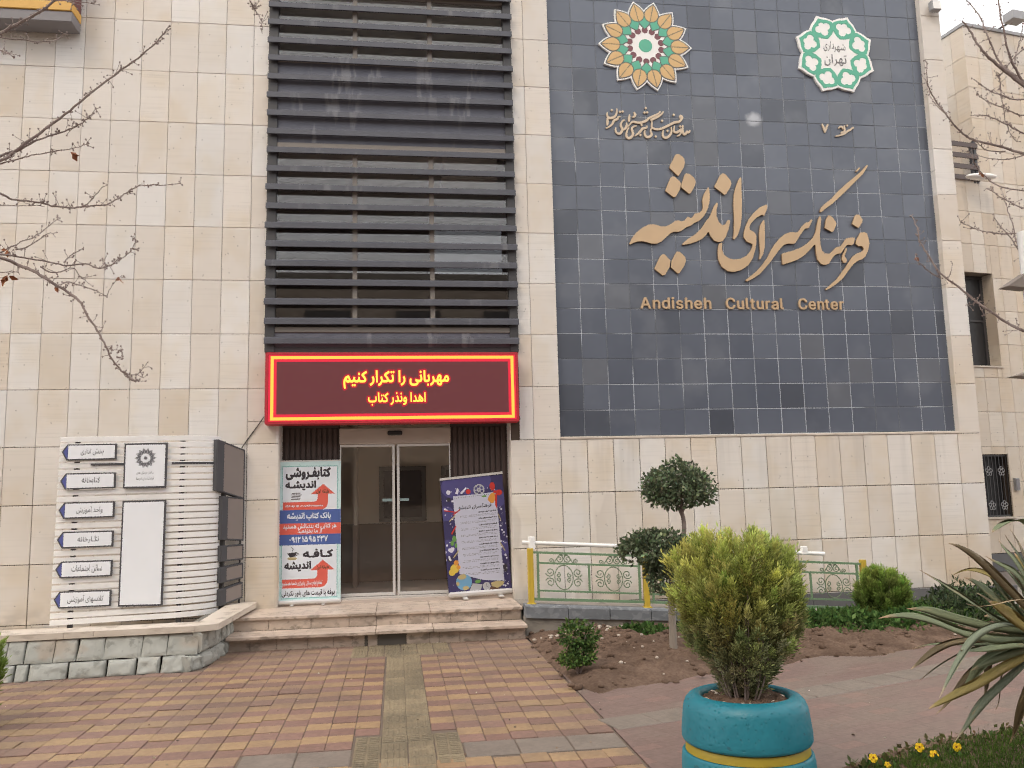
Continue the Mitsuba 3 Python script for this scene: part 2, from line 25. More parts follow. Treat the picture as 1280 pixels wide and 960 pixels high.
GLYPH = json.loads(r'''{"20":[42,[]],"640":[46,[[[0,-1,2,21,52,21,56,19,59,14,59,7,57,3,50,-1]]]],"6f0":[55,[[[10,50,25,66,27,66,45,49,45,46,28,30,10,48]]]],"6f1":[53,[[[7,102,29,109,31,107,36,86,41,53,43,34,43,-1,21,-1,21,20,18,47,10,93]]]],"6f2":[87,[[[7,102,9,104,29,109,34,90,52,89,57,91,61,94,65,107,83,104,83,96,80,85,76,78,70,72,56,67,38,67,43,29,43,-1,21,-1,21,21,17,55,12,84]]]],"6f3":[98,[[[11,88,7,103,9,104,30,109,35,88,38,85,40,85,43,85,46,90,48,103,65,101,64,88,68,85,74,89,72,104,85,108,90,108,94,92,94,81,91,73,86,68,76,64,65,64,55,69,53,66,47,63,39,62,43,29,43,-1,21,-1,21,21,17,54]]]],"6f4":[89,[[[12,81,7,103,9,104,29,109,36,77,45,75,46,76,42,84,42,94,45,101,49,105,59,109,71,109,78,107,77,89,66,90,63,88,62,83,67,77,81,81,85,62,69,56,39,55,42,29,42,-1,21,-1,17,49]]]],"6f5":[101,[[[10,34,13,47,20,62,38,86,33,95,46,107,49,108,72,82,80,70,88,53,91,42,91,22,87,11,80,3,73,0,59,1,51,7,46,3,38,0,24,1,19,4,12,13,10,21],[32,33,33,27,37,22,41,22,43,24,44,34,58,34,58,27,61,22,66,22,69,26,69,36,65,49,52,70,43,60,34,43]]]],"6f6":[75,[[[2,6,2,9,11,25,28,46,18,52,12,58,8,65,6,72,6,84,9,93,15,101,27,108,51,109,57,107,54,86,47,88,38,88,30,83,28,76,30,70,35,65,43,61,46,61,53,66,62,69,71,51,55,40,46,31,31,11,24,-4,21,-4]]]],"6f7":[102,[[[3,101,3,104,25,112,36,85,49,43,51,41,53,43,62,73,77,110,81,111,99,103,99,100,90,82,77,50,62,3,60,1,42,-2,39,-1,23,52,9,89]]]],"6f8":[102,[[[3,6,3,9,11,24,27,63,41,106,62,109,75,68,92,23,99,9,99,5,81,-2,76,-1,59,46,53,68,52,69,50,68,40,35,25,-2,21,-2]]]],"6f9":[87,[[[4,66,4,79,6,87,11,96,18,103,33,109,50,108,58,104,62,100,68,89,71,77,73,35,78,3,57,0,53,17,51,43,49,44,30,43,19,46,9,54],[26,77,28,69,33,66,44,65,49,68,46,80,39,87,31,86,27,81]]]],"fb58":[57,[[[28,-29,29,-21,35,-16,41,-16,45,-18,48,-23,48,-29,46,-33,41,-36,35,-36,31,-34]],[[0,-1,1,21,12,21,20,23,25,30,23,49,17,69,39,75,42,68,47,45,47,23,43,13,36,6,28,2,12,-1]],[[15,-50,16,-42,22,-37,28,-37,32,-39,35,-44,35,-50,33,-54,28,-57,22,-57,18,-55]],[[3,-29,4,-21,10,-16,16,-16,20,-18,23,-23,23,-29,21,-33,16,-36,10,-36,6,-34]]]],"fb8f":[152,[[[5,40,10,61,15,61,30,57,27,40,28,34,35,25,40,23,59,19,98,20,105,22,108,25,108,30,106,34,75,66,75,78,79,84,91,92,136,113,143,99,144,93,102,73,101,71,119,53,129,40,134,30,139,25,149,21,158,21,162,19,165,13,165,7,161,1,156,-1,141,0,132,4,126,9,120,4,114,1,101,-2,54,-3,39,-1,28,2,13,11,6,23]]]],"fb90":[73,[[[0,-1,2,21,30,21,36,23,38,27,37,33,34,39,4,66,4,77,6,82,27,96,60,112,66,113,74,94,31,73,52,52,61,37,63,30,63,21,60,13,54,7,47,3,30,-1]]]],"fb91":[82,[[[1,-1,2,21,31,21,35,22,38,25,38,30,31,41,4,67,4,76,6,81,22,93,56,110,66,113,74,94,36,76,30,72,50,52,64,30,69,25,76,22,90,20,93,17,94,15,93,4,86,-1,76,-1,68,1,55,9,49,4,39,0]]]],"fb93":[152,[[[5,27,5,40,9,58,10,61,15,61,30,57,27,40,28,34,35,25,40,23,59,19,98,20,106,22,108,25,108,30,106,34,75,66,75,78,79,84,91,92,136,113,143,99,144,93,102,73,101,71,119,53,129,40,134,30,139,25,149,21,158,21,162,19,165,13,165,7,161,1,156,-1,141,0,132,4,125,9,120,4,114,1,101,-2,89,-3,45,-2,31,1,18,7,9,16]],[[71,94,65,107,75,113,122,138,124,138,131,125,73,93]]]],"fb95":[82,[[[1,-1,2,21,31,21,35,22,38,25,38,30,31,41,4,67,4,76,6,81,22,93,56,110,66,113,74,94,36,76,30,72,50,52,64,30,69,25,76,22,90,20,93,17,94,15,93,4,86,-1,76,-1,68,1,55,9,49,4,39,0]],[[-6,105,-4,108,8,115,52,138,54,138,60,126,59,123,30,109,3,93,1,93]]]],"fbfc":[131,[[[4,-2,4,12,7,26,11,37,15,38,32,32,27,16,26,7,29,-3,38,-11,52,-15,68,-15,88,-9,97,-2,98,2,92,7,75,13,63,23,61,28,61,41,65,51,77,66,93,75,114,76,128,70,128,67,120,51,109,55,102,55,89,49,83,39,83,35,87,30,112,20,121,12,122,9,121,-3,117,-11,107,-22,100,-27,92,-31,75,-36,47,-37,36,-35,20,-28,13,-22,7,-13]]]],"fbfd":[128,[[[4,12,10,34,12,38,14,38,32,31,27,16,26,7,27,2,35,-9,44,-13,54,-15,73,-15,86,-13,97,-8,99,-4,99,0,92,5,80,10,81,19,85,32,112,23,136,20,140,15,140,6,135,0,121,-1,121,-10,118,-17,110,-25,99,-31,81,-36,48,-37,29,-33,19,-28,13,-23,8,-16,5,-8]]]],"fbfe":[58,[[[29,-31,30,-21,37,-16,43,-16,47,-18,51,-24,50,-33,43,-38,34,-37]],[[0,-1,2,21,18,22,23,24,25,28,26,32,25,43,18,69,40,75,45,59,48,42,48,26,44,14,38,7,31,3,20,0]],[[1,-30,1,-24,3,-20,9,-16,18,-17,23,-23,23,-31,16,-38,9,-38,5,-36]]]],"fbff":[66,[[[0,-1,2,21,12,22,20,27,25,40,28,55,48,52,46,38,47,27,56,22,74,20,78,15,77,4,70,-1,57,-1,45,2,40,5,35,11,27,4,16,0]],[[34,-31,35,-21,42,-16,48,-16,52,-18,56,-24,55,-33,48,-38,39,-37]],[[6,-30,6,-24,8,-20,14,-16,23,-17,28,-23,28,-31,21,-38,14,-38,10,-36]]]],"fe81":[43,[[[-8,129,-8,131,-4,135,5,140,13,140,27,134,33,134,42,137,46,131,46,128,44,126,34,121,26,121,11,128,7,128,-2,123]],[[12,0,9,106,32,106,35,0]]]],"fe8d":[44,[[[13,0,9,117,32,117,35,0]]]],"fe8e":[51,[[[13,23,10,117,32,117,36,31,37,26,43,22,57,21,62,18,64,14,64,7,60,1,55,-1,34,0,23,4,17,10]]]],"fe8f":[164,[[[5,40,10,62,13,62,30,58,27,40,28,34,35,25,40,23,60,19,92,19,117,22,130,27,134,35,133,44,127,65,148,71,155,48,156,28,152,17,147,11,137,5,128,2,105,-2,54,-3,35,0,17,8,7,20,5,27]],[[69,-33,70,-24,73,-20,77,-18,86,-19,91,-25,91,-34,86,-40,77,-41,73,-39]]]],"fe91":[50,[[[0,-1,1,21,13,22,19,26,20,30,18,49,12,69,34,75,42,45,42,24,38,13,33,7,24,2,10,-1]],[[8,-30,9,-21,12,-17,16,-15,25,-16,30,-22,30,-31,25,-37,16,-38,12,-36]]]],"fe92":[61,[[[0,-1,1,21,11,22,17,26,20,34,24,55,44,52,45,50,43,42,43,29,44,26,51,22,70,20,74,14,74,7,72,3,65,-1,45,0,36,4,31,10,21,2,9,-1]],[[17,-23,20,-18,25,-15,34,-16,39,-22,39,-31,34,-37,25,-38,19,-34,17,-30]]]],"fe95":[164,[[[5,40,10,62,14,62,30,58,27,40,28,34,35,25,40,23,60,19,92,19,117,22,130,27,134,35,133,44,127,66,148,71,155,48,156,28,154,21,148,12,139,6,128,2,113,-1,90,-3,54,-3,31,1,17,8,7,20,5,27]],[[83,77,84,87,91,92,97,92,101,90,105,84,104,75,97,70,88,71]],[[55,78,55,84,57,88,63,92,72,91,77,85,77,77,70,70,63,70,59,72]]]],"fe96":[183,[[[5,27,5,40,10,62,30,58,27,38,29,31,35,25,43,22,60,19,96,20,116,25,133,34,149,52,166,44,164,38,164,29,166,25,177,21,191,20,195,15,195,6,190,0,174,-1,156,5,147,16,145,16,131,7,108,0,84,-3,54,-3,35,0,20,6,10,15]],[[86,78,86,84,88,88,94,92,103,91,108,85,108,77,101,70,94,70,90,72]],[[59,77,60,87,67,92,73,92,77,90,81,84,81,78,79,74,73,70,64,71]]]],"fe97":[57,[[[32,96,33,106,40,111,46,111,50,109,54,103,53,94,46,89,37,90]],[[0,-1,1,21,17,22,22,24,25,30,24,45,17,70,39,76,43,65,47,46,47,24,44,15,36,6,28,2,11,-1]],[[4,97,4,103,6,107,12,111,21,110,26,104,26,96,19,89,12,89,8,91]]]],"fe98":[65,[[[0,-1,1,21,11,22,19,27,24,39,26,53,27,55,32,55,47,52,45,32,47,26,55,22,71,21,75,19,78,14,78,7,76,3,72,0,56,-1,41,4,34,11,28,5,22,2,9,-1]],[[40,77,41,87,48,92,54,92,58,90,62,84,61,75,54,70,45,71]],[[12,78,12,84,14,88,20,92,29,91,34,85,34,77,27,70,20,70,16,72]]]],"fe9f":[101,[[[0,-1,2,21,22,22,37,25,49,29,63,37,57,41,44,45,37,46,12,45,9,67,19,69,42,68,57,63,78,52,85,50,94,50,95,48,97,31,97,29,95,28,89,28,83,26,50,8,36,3,13,-1]],[[37,-30,38,-21,41,-17,45,-15,54,-16,59,-22,59,-31,54,-37,45,-38,41,-36]]]],"fea3":[101,[[[0,-1,2,21,21,22,37,25,49,29,63,37,57,41,44,45,36,46,12,45,9,67,19,69,42,68,57,63,78,52,84,50,94,50,97,30,95,28,89,28,83,26,50,8,32,2,13,-1]]]],"fea7":[101,[[[0,-1,2,21,22,22,41,26,54,31,63,37,55,42,44,45,37,46,12,45,9,67,19,69,42,68,55,64,81,51,95,50,97,35,96,28,90,28,81,25,48,7,36,3,22,0]],[[16,92,17,102,22,107,31,108,39,102,40,93,37,87,34,85,31,84,22,85]]]],"fea8":[105,[[[0,-1,2,21,22,22,41,26,52,30,63,37,60,40,44,45,37,46,12,45,9,67,19,69,36,69,46,67,55,64,81,51,95,50,97,29,86,27,85,25,93,22,111,21,115,19,118,14,118,7,116,3,109,-1,96,-1,83,2,76,6,67,16,48,7,36,3,14,-1]],[[16,101,17,104,22,109,31,110,39,104,40,94,34,87,25,86,19,89,17,92]]]],"fea9":[83,[[[6,6,14,27,30,22,42,22,48,24,53,29,53,34,51,40,42,58,33,69,34,72,52,83,64,65,72,49,77,32,77,22,75,15,64,4,47,-1,24,0]]]],"feaa":[92,[[[6,6,14,26,30,21,42,21,48,23,53,28,53,33,51,39,38,63,33,68,34,71,51,82,54,80,63,66,71,50,78,28,86,22,100,20,104,15,103,4,96,-1,85,-1,78,1,69,8,60,2,47,-1,23,0]]]],"feac":[91,[[[6,6,13,26,30,21,41,21,49,24,52,27,51,38,43,54,33,68,33,71,50,82,54,80,64,64,72,47,78,27,86,22,97,21,101,19,104,14,104,7,102,3,95,-1,80,0,69,7,59,2,47,-1,23,0,11,3]],[[24,103,25,113,30,118,39,119,47,113,48,103,42,96,39,95,30,96]]]],"fead":[65,[[[3,-37,-6,-16,3,-13,17,-6,27,3,31,9,33,16,33,25,29,38,23,49,23,52,44,61,51,46,55,32,55,12,48,-6,30,-24]]]],"feae":[71,[[[1,-36,-6,-17,3,-14,18,-6,29,6,33,16,33,24,30,35,23,51,41,60,44,60,47,55,57,26,63,22,77,21,81,19,84,14,84,7,82,3,75,-1,61,0,52,5,48,-6,37,-19,21,-30,10,-35,4,-37]]]],"feaf":[66,[[[-5,-19,-5,-15,0,-14,17,-6,30,7,33,14,34,22,32,32,23,52,42,61,45,61,51,48,56,30,55,10,49,-5,42,-14,34,-21,25,-27,5,-36,2,-36]],[[26,86,27,96,32,101,41,102,49,96,50,86,44,79,41,78,32,79]]]],"feb3":[151,[[[0,-1,1,21,10,22,16,27,19,34,23,52,43,49,41,29,44,23,50,21,59,21,66,24,71,36,74,54,94,51,95,47,92,33,93,25,101,21,114,22,120,27,121,37,112,68,135,75,143,43,143,24,138,12,126,2,115,-1,100,-1,89,2,82,9,75,2,70,0,47,-1,36,3,31,9,22,2,16,0]]]],"feb4":[163,[[[0,-1,2,21,13,23,18,30,23,52,44,49,42,39,42,27,46,22,50,21,60,21,68,26,73,42,74,53,94,51,96,49,93,35,93,27,96,23,102,21,111,21,119,24,122,33,120,63,134,65,140,65,141,63,142,46,147,28,155,22,169,21,173,19,176,14,176,7,174,3,167,-1,156,-1,147,1,143,3,134,13,127,4,122,1,114,-1,95,0,88,3,82,9,75,2,64,-1,42,0,36,3,31,9,26,4,20,1,10,-1]]]],"feb5":[219,[[[4,-3,5,18,10,34,12,38,14,38,32,31,27,16,26,7,28,-1,33,-9,41,-13,49,-15,63,-15,77,-10,82,-7,86,-1,88,7,87,24,80,49,98,54,103,53,109,29,116,22,127,21,134,25,138,35,141,54,144,54,162,51,160,36,160,27,161,24,169,21,182,22,187,26,189,34,180,69,199,75,203,74,209,53,211,41,211,26,206,12,194,2,183,-1,168,-1,156,3,150,9,144,3,133,-1,121,-1,110,3,108,1,108,-4,105,-12,96,-24,81,-33,64,-37,39,-36,22,-30,10,-19]],[[144,84,144,90,146,94,151,97,157,97,161,95,164,90,163,82,161,79,157,77,149,78]],[[132,105,132,111,134,115,139,118,145,118,149,116,152,111,151,103,149,100,145,98,137,99]],[[119,84,119,90,121,94,126,97,132,97,136,95,139,90,138,82,132,77,124,78]]]],"feb6":[230,[[[4,-3,5,18,12,38,32,31,26,9,28,-1,31,-7,44,-14,63,-15,71,-13,81,-8,87,3,88,18,80,49,102,54,107,34,111,25,116,22,127,21,134,25,137,32,140,43,141,54,162,51,160,36,161,25,169,21,178,21,184,23,188,29,189,42,187,64,196,65,207,65,211,36,216,25,226,21,236,21,240,19,243,14,243,7,241,3,234,-1,223,-1,215,1,209,4,203,10,195,3,182,-1,164,0,158,2,150,9,144,3,133,-1,121,-1,110,3,108,1,108,-4,105,-12,96,-24,81,-33,64,-37,39,-36,22,-30,10,-19]],[[144,84,144,90,146,94,151,97,157,97,161,95,164,90,163,82,161,79,157,77,149,78]],[[132,105,132,111,134,115,139,118,145,118,149,116,152,111,151,103,149,100,145,98,137,99]],[[119,84,119,90,121,94,126,97,132,97,136,95,139,90,138,82,132,77,124,78]]]],"feb7":[152,[[[0,-1,1,19,2,21,11,22,15,24,20,36,24,53,44,49,42,39,42,27,46,22,50,21,60,21,68,26,72,37,75,54,96,51,93,28,96,23,102,21,112,21,117,23,121,28,122,33,113,69,132,75,136,74,142,53,144,41,144,26,138,11,130,4,116,-1,100,-1,90,2,85,6,83,10,77,3,71,0,48,-1,38,2,31,9,26,4,20,1]],[[86,84,86,90,88,94,93,97,99,97,103,95,106,90,105,82,103,79,99,77,91,78]],[[74,105,74,111,76,115,81,118,87,118,91,116,94,111,93,103,91,100,87,98,79,99]],[[61,84,61,90,63,94,68,97,74,97,78,95,81,90,80,82,78,79,74,77,66,78]]]],"feb8":[162,[[[0,-1,1,21,10,22,16,27,19,34,23,53,44,49,41,36,41,28,47,22,59,21,67,25,71,35,74,54,95,51,93,27,95,23,102,21,114,22,120,26,121,30,120,64,140,65,142,43,147,28,152,23,158,21,168,21,172,19,175,14,175,7,173,3,169,0,155,-1,141,4,133,13,125,3,113,-1,94,0,87,3,82,8,76,3,69,0,47,-1,37,2,30,8,22,2,16,0]],[[84,84,84,90,86,94,91,97,97,97,101,95,104,90,103,82,97,77,89,78]],[[72,105,72,111,74,115,79,118,85,118,89,116,92,111,91,103,85,98,77,99]],[[59,84,59,90,61,94,66,97,72,97,76,95,79,90,78,82,72,77,64,78]]]],"fec3":[118,[[[0,-1,1,21,10,21,16,31,13,117,35,117,38,56,40,56,49,63,57,67,66,70,84,71,92,69,98,66,109,53,111,46,111,30,106,19,98,11,80,3,54,-1],[38,23,38,21,54,21,70,23,80,26,89,35,88,42,83,48,79,49,68,48,53,40]]]],"fecb":[89,[[[0,-1,1,22,21,23,16,30,12,40,13,56,19,67,26,73,38,78,58,79,68,77,65,55,57,57,44,56,36,51,34,43,37,35,47,28,61,31,76,37,83,16,56,5,30,0]]]],"fed3":[81,[[[0,-1,2,22,37,22,45,25,49,29,48,31,43,29,24,30,16,34,11,40,9,47,9,59,12,70,18,80,27,88,37,92,52,91,61,86,70,73,74,58,74,34,71,24,65,14,57,7,51,4,40,1,20,-1],[31,58,35,51,41,50,49,51,52,53,48,66,43,70,35,68,32,62]],[[30,115,31,125,36,130,45,131,53,125,54,115,48,108,45,107,36,108]]]],"fed4":[84,[[[0,-1,1,21,17,22,11,33,10,48,11,53,18,65,31,74,38,76,49,76,54,75,63,70,69,64,73,57,75,50,75,38,68,22,90,22,94,20,97,15,97,7,93,1,88,-1,61,0,42,5,22,0],[32,42,33,37,37,30,41,28,43,28,50,33,52,38,53,42,51,49,47,54,43,55,38,53,33,46]],[[31,99,32,109,37,114,46,115,54,109,55,99,49,92,46,91,37,92]]]],"fed7":[81,[[[0,-1,2,22,37,22,45,25,49,29,48,31,43,29,24,30,16,34,11,40,9,47,9,59,12,70,18,80,27,88,37,92,52,91,61,86,70,73,74,58,74,34,71,24,65,14,57,7,51,4,40,1,20,-1],[31,58,35,51,41,50,49,51,52,53,48,66,43,70,35,68,32,62]],[[45,114,46,124,53,129,59,129,63,127,67,121,66,112,59,107,50,108]],[[17,115,17,121,19,125,25,129,34,128,39,122,39,114,32,107,25,107,21,109]]]],"fed8":[84,[[[0,-1,1,21,18,22,11,33,10,48,11,53,18,65,31,74,38,76,49,76,54,75,63,70,69,64,73,57,75,50,75,38,68,22,90,22,94,20,97,15,97,7,93,1,88,-1,61,0,42,5,22,0],[32,42,33,37,37,30,41,28,43,28,50,33,52,38,53,42,51,49,47,54,43,55,38,53,33,46]],[[46,99,46,105,48,109,54,113,63,112,68,106,68,98,61,91,54,91,50,93]],[[18,105,22,111,26,113,33,113,40,106,40,98,35,92,26,91,20,95,18,99]]]],"fedd":[118,[[[4,-2,4,12,7,26,11,37,15,38,32,32,27,16,26,8,27,1,30,-5,35,-11,46,-15,57,-16,69,-14,81,-6,86,6,88,23,84,117,107,117,110,20,106,-3,98,-19,86,-30,71,-36,64,-37,39,-36,29,-33,18,-27,9,-17]]]],"fedf":[48,[[[0,-1,1,20,11,22,16,27,16,61,13,117,36,117,39,56,38,18,34,10,29,5,17,0]]]],"fee1":[87,[[[2,-21,3,1,6,9,12,17,19,22,32,27,59,28,57,39,54,45,49,48,47,49,39,48,31,42,28,36,26,36,10,45,14,54,22,63,35,70,51,71,59,69,64,66,71,60,80,42,81,37,80,14,76,3,53,7,40,7,34,5,28,1,25,-6,24,-15,27,-38,32,-58,13,-63,10,-62]]]],"fee2":[105,[[[2,-11,2,8,4,19,15,41,28,54,37,60,54,67,68,68,74,65,79,59,93,28,100,22,111,21,115,19,118,14,118,7,116,3,109,-1,94,0,83,7,77,0,73,-2,59,-3,43,3,30,16,27,16,25,8,24,-5,27,-27,34,-57,15,-63,12,-62,8,-47],[43,34,50,25,58,21,67,20,72,24,67,38,61,45,58,45,50,41]]]],"fee3":[93,[[[0,-1,1,21,7,22,13,28,25,51,31,58,40,64,47,66,57,66,64,64,71,60,77,54,83,43,85,36,85,24,83,17,80,11,69,2,62,0,50,0,37,3,26,8,16,1],[38,27,46,23,57,22,62,24,63,31,60,39,56,43,49,44,42,38]]]],"fee4":[100,[[[0,-1,2,21,7,22,11,25,25,52,34,61,47,67,57,67,67,63,77,52,88,28,96,22,106,21,110,19,113,14,113,7,111,3,104,-1,89,0,77,6,67,-2,54,-3,38,3,28,12,21,4,16,1],[37,33,45,23,54,19,59,19,64,24,59,37,51,45,46,44,40,39]]]],"fee5":[118,[[[4,12,7,26,12,38,29,33,32,30,28,20,26,7,30,-6,37,-11,44,-14,62,-15,70,-13,80,-8,84,-2,88,9,87,25,78,50,96,58,99,58,104,48,110,26,110,5,107,-6,102,-16,94,-25,87,-30,75,-35,64,-37,46,-37,34,-35,22,-30,15,-25,10,-19,5,-8]],[[44,73,45,83,50,88,59,89,67,83,68,73,62,66,59,65,50,66]]]],"fee6":[129,[[[4,-3,5,18,10,34,12,38,14,38,32,31,27,16,26,7,30,-5,34,-10,49,-15,63,-15,76,-11,85,-3,88,7,87,24,80,49,98,54,103,53,107,34,109,28,114,23,122,21,134,21,137,20,141,15,141,6,136,0,122,-1,110,4,104,-14,95,-25,81,-33,64,-37,38,-36,20,-29,9,-18]],[[44,73,45,83,50,88,59,89,67,83,68,73,62,66,59,65,50,66]]]],"fee7":[50,[[[0,-1,1,21,13,22,19,26,20,30,20,39,12,70,30,75,35,75,42,46,42,24,38,13,30,5,21,1,10,-1]],[[11,104,12,107,17,112,26,113,29,112,34,107,35,97,29,90,20,89,14,92,12,95]]]],"fee8":[62,[[[0,-1,2,21,8,21,13,23,19,30,22,40,24,55,44,52,45,45,43,31,44,27,52,22,70,20,74,15,73,4,66,-1,46,0,38,3,32,10,25,4,16,0]],[[21,86,22,89,27,94,36,95,44,89,45,79,39,72,30,71,24,74,22,77]]]],"feea":[89,[[[4,34,4,46,6,53,9,59,16,67,30,76,48,81,49,83,48,94,71,94,73,41,75,29,81,22,97,20,101,15,101,6,96,0,80,-1,62,5,55,12,32,11,23,13,15,17,8,24],[26,43,30,36,37,34,51,35,50,59,45,59,33,54,28,48]]]],"feeb":[103,[[[0,-1,2,22,16,23,11,37,11,48,15,59,25,68,20,73,31,89,34,89,40,85,78,55,91,41,96,31,96,17,93,10,87,4,78,0,58,-1,36,5,18,0],[63,29,59,20,68,20,72,21,74,25,72,32,66,38,64,36],[31,46,33,35,38,29,43,33,46,41,46,47,43,53,37,54,32,50]]]],"feec":[92,[[[0,-1,2,21,13,22,15,38,24,58,35,70,48,76,57,76,65,73,74,63,77,53,77,41,69,23,82,21,97,21,100,20,104,15,104,6,99,0,83,-1,84,-16,78,-27,71,-32,61,-35,47,-35,30,-29,21,-21,17,-15,13,0],[36,4,41,-9,50,-13,56,-13,62,-8,61,-1,55,4,41,5],[37,35,35,23,36,22,46,26,52,32,55,39,55,47,51,54,47,53,41,45]]]],"feed":[80,[[[5,-17,6,-14,18,-13,33,-9,45,-1,44,0,24,0,17,3,11,9,8,17,8,30,14,47,25,59,36,64,46,64,56,60,67,47,73,28,72,6,66,-10,61,-17,49,-27,39,-32,24,-36,9,-36],[30,28,32,22,40,20,48,21,51,23,47,36,42,40,37,39,32,35]]]],"feee":[84,[[[5,-17,6,-14,12,-14,30,-10,37,-7,43,-2,42,-1,26,0,18,3,12,8,8,18,8,30,13,45,25,59,32,63,46,64,56,60,64,52,70,41,73,29,73,21,90,21,94,19,97,14,97,7,93,1,88,-1,69,-1,66,-10,61,-17,52,-25,39,-32,24,-36,9,-36],[30,27,31,23,37,20,49,20,50,21,49,32,46,38,42,40,38,40,32,35]]]],"fefc":[109,[[[7,80,12,87,20,95,22,95,55,62,67,47,70,55,68,117,90,117,94,31,96,25,101,22,115,21,120,18,122,14,122,7,120,3,113,-1,98,-1,88,1,81,4,75,10,72,18,64,9,50,2,34,-1,16,-1,8,1,11,23,36,23,47,26,52,28,52,30,31,57]]]]}''')

# ------------------------------------------------------------------ helpers
used = {}
def numbered(base):
    n = used.get(base, -1) + 1
    used[base] = n
    return base if n == 0 else f'{base}_{n:03d}'

def thing(name, label=None, cat=None, group=None, kind=None):
    k = numbered(name); labels[k] = {}
    if label: labels[k]['label'] = label
    if cat: labels[k]['category'] = cat
    if group: labels[k]['group'] = group
    if kind: labels[k]['kind'] = kind
    return k

def put(key, mesh, mat, smooth=False, **kw):
    scene[key] = ply(mesh, mat, smooth, **kw); return key

def part(parent, name, mesh, mat, smooth=False, label=None, kind=None, **kw):
    k = numbered(parent + '__' + name)
    scene[k] = ply(mesh, mat, smooth, **kw)
    if label or kind:
        labels[k] = {a: b for a, b in (('label', label), ('kind', kind)) if b}
    return k

def again(parent, name, shape, tr):
    k = numbered(parent + '__' + name); scene[k] = {**shape, 'to_world': tr}; return k

def cat(*ms):
    ms = [m for m in ms if m is not None]
    V, F, n = [], [], 0
    for m in ms:
        v, f = (m.vertices, m.faces) if hasattr(m, 'vertices') else m
        v, f = np.asarray(v, float), np.asarray(f, int)
        if f.shape[1] == 4: f = np.vstack([f[:, [0, 1, 2]], f[:, [0, 2, 3]]])
        V.append(v); F.append(f + n); n += len(v)
    return np.vstack(V), np.vstack(F)

BOXF = np.array([[0, 2, 3, 1], [4, 5, 7, 6], [0, 1, 5, 4], [2, 6, 7, 3], [0, 4, 6, 2], [1, 3, 7, 5]])
def box(x0, x1, y0, y1, z0, z1):
    v = np.array([[x, y, z] for z in (z0, z1) for y in (y0, y1) for x in (x0, x1)], float)
    return v, np.vstack([BOXF[:, [0, 1, 2]], BOXF[:, [0, 2, 3]]])

def cbox(x0, x1, y0, y1, z0, z1, b=0.004):
    """box with chamfered edges"""
    pts = []
    for sx in (0, 1):
        for sy in (0, 1):
            for sz in (0, 1):
                x, y, z = (x0, x1)[sx], (y0, y1)[sy], (z0, z1)[sz]
                dx, dy, dz = (b, -b)[sx], (b, -b)[sy], (b, -b)[sz]
                pts += [(x, y + dy, z + dz), (x + dx, y, z + dz), (x + dx, y + dy, z)]
    h = trimesh.convex.convex_hull(np.array(pts))
    return np.array(h.vertices), np.array(h.faces)

def slab(w, h, t, b=0.004):
    """facing -y, corner at the origin, width w along x, height h along z, thickness t behind, chamfered front"""
    v = np.array([[b, 0, b], [w - b, 0, b], [w - b, 0, h - b], [b, 0, h - b], [0, b, 0], [w, b, 0], [w, b, h], [0, b, h],
                  [0, t, 0], [w, t, 0], [w, t, h], [0, t, h]], float)
    q = [[0, 1, 2, 3]] + [[4 + i, 4 + (i + 1) % 4, (i + 1) % 4, i] for i in range(4)] + [[8 + i, 8 + (i + 1) % 4, 4 + (i + 1) % 4, 4 + i] for i in range(4)]
    q = np.array(q); return v, np.vstack([q[:, [0, 1, 2]], q[:, [0, 2, 3]]])

def top_slab(w, d, t, b=0.006):
    """lying flat: corner at the origin, top at z=0, chamfered upper edge"""
    v, f = slab(w, d, t, b)
    return np.stack([v[:, 0], v[:, 2], -v[:, 1]], 1), f

def move(m, dx=0, dy=0, dz=0):
    return np.asarray(m[0], float) + [dx, dy, dz], m[1]

def xf(m, M):
    M = np.asarray(M, float); return np.asarray(m[0], float) @ M[:3, :3].T + M[:3, 3], m[1]

def rotz(a, at=(0, 0, 0)):
    return trimesh.transformations.rotation_matrix(a, [0, 0, 1], at)

def tube(pts, r, n=8, caps=True):
    P = np.asarray(pts, float); k = len(P)
    R = np.broadcast_to(np.asarray(r, float), (k,)) if np.ndim(r) else np.full(k, float(r))
    d = np.gradient(P, axis=0); d /= np.maximum(np.linalg.norm(d, axis=1, keepdims=True), 1e-9)
    a = np.cross(d[0], [0, 0, 1.0]) if abs(d[0][2]) < .9 else np.cross(d[0], [1.0, 0, 0])
    V = []
    ang = np.arange(n) * 2 * np.pi / n
    for i in range(k):
        a = a - d[i] * (a @ d[i]); a /= max(np.linalg.norm(a), 1e-9); b = np.cross(d[i], a)
        V.append(P[i] + R[i] * (np.cos(ang)[:, None] * a + np.sin(ang)[:, None] * b))
    V = np.vstack(V); F = []
    for i in range(k - 1):
        for j in range(n):
            j2 = (j + 1) % n
            F += [[i * n + j, i * n + j2, (i + 1) * n + j2], [i * n + j, (i + 1) * n + j2, (i + 1) * n + j]]
    if caps:
        V = np.vstack([V, P[0], P[-1]]); c0, c1 = len(V) - 2, len(V) - 1
        for j in range(n):
            F += [[c0, (j + 1) % n, j], [c1, (k - 1) * n + j, (k - 1) * n + (j + 1) % n]]
    return V, np.array(F)

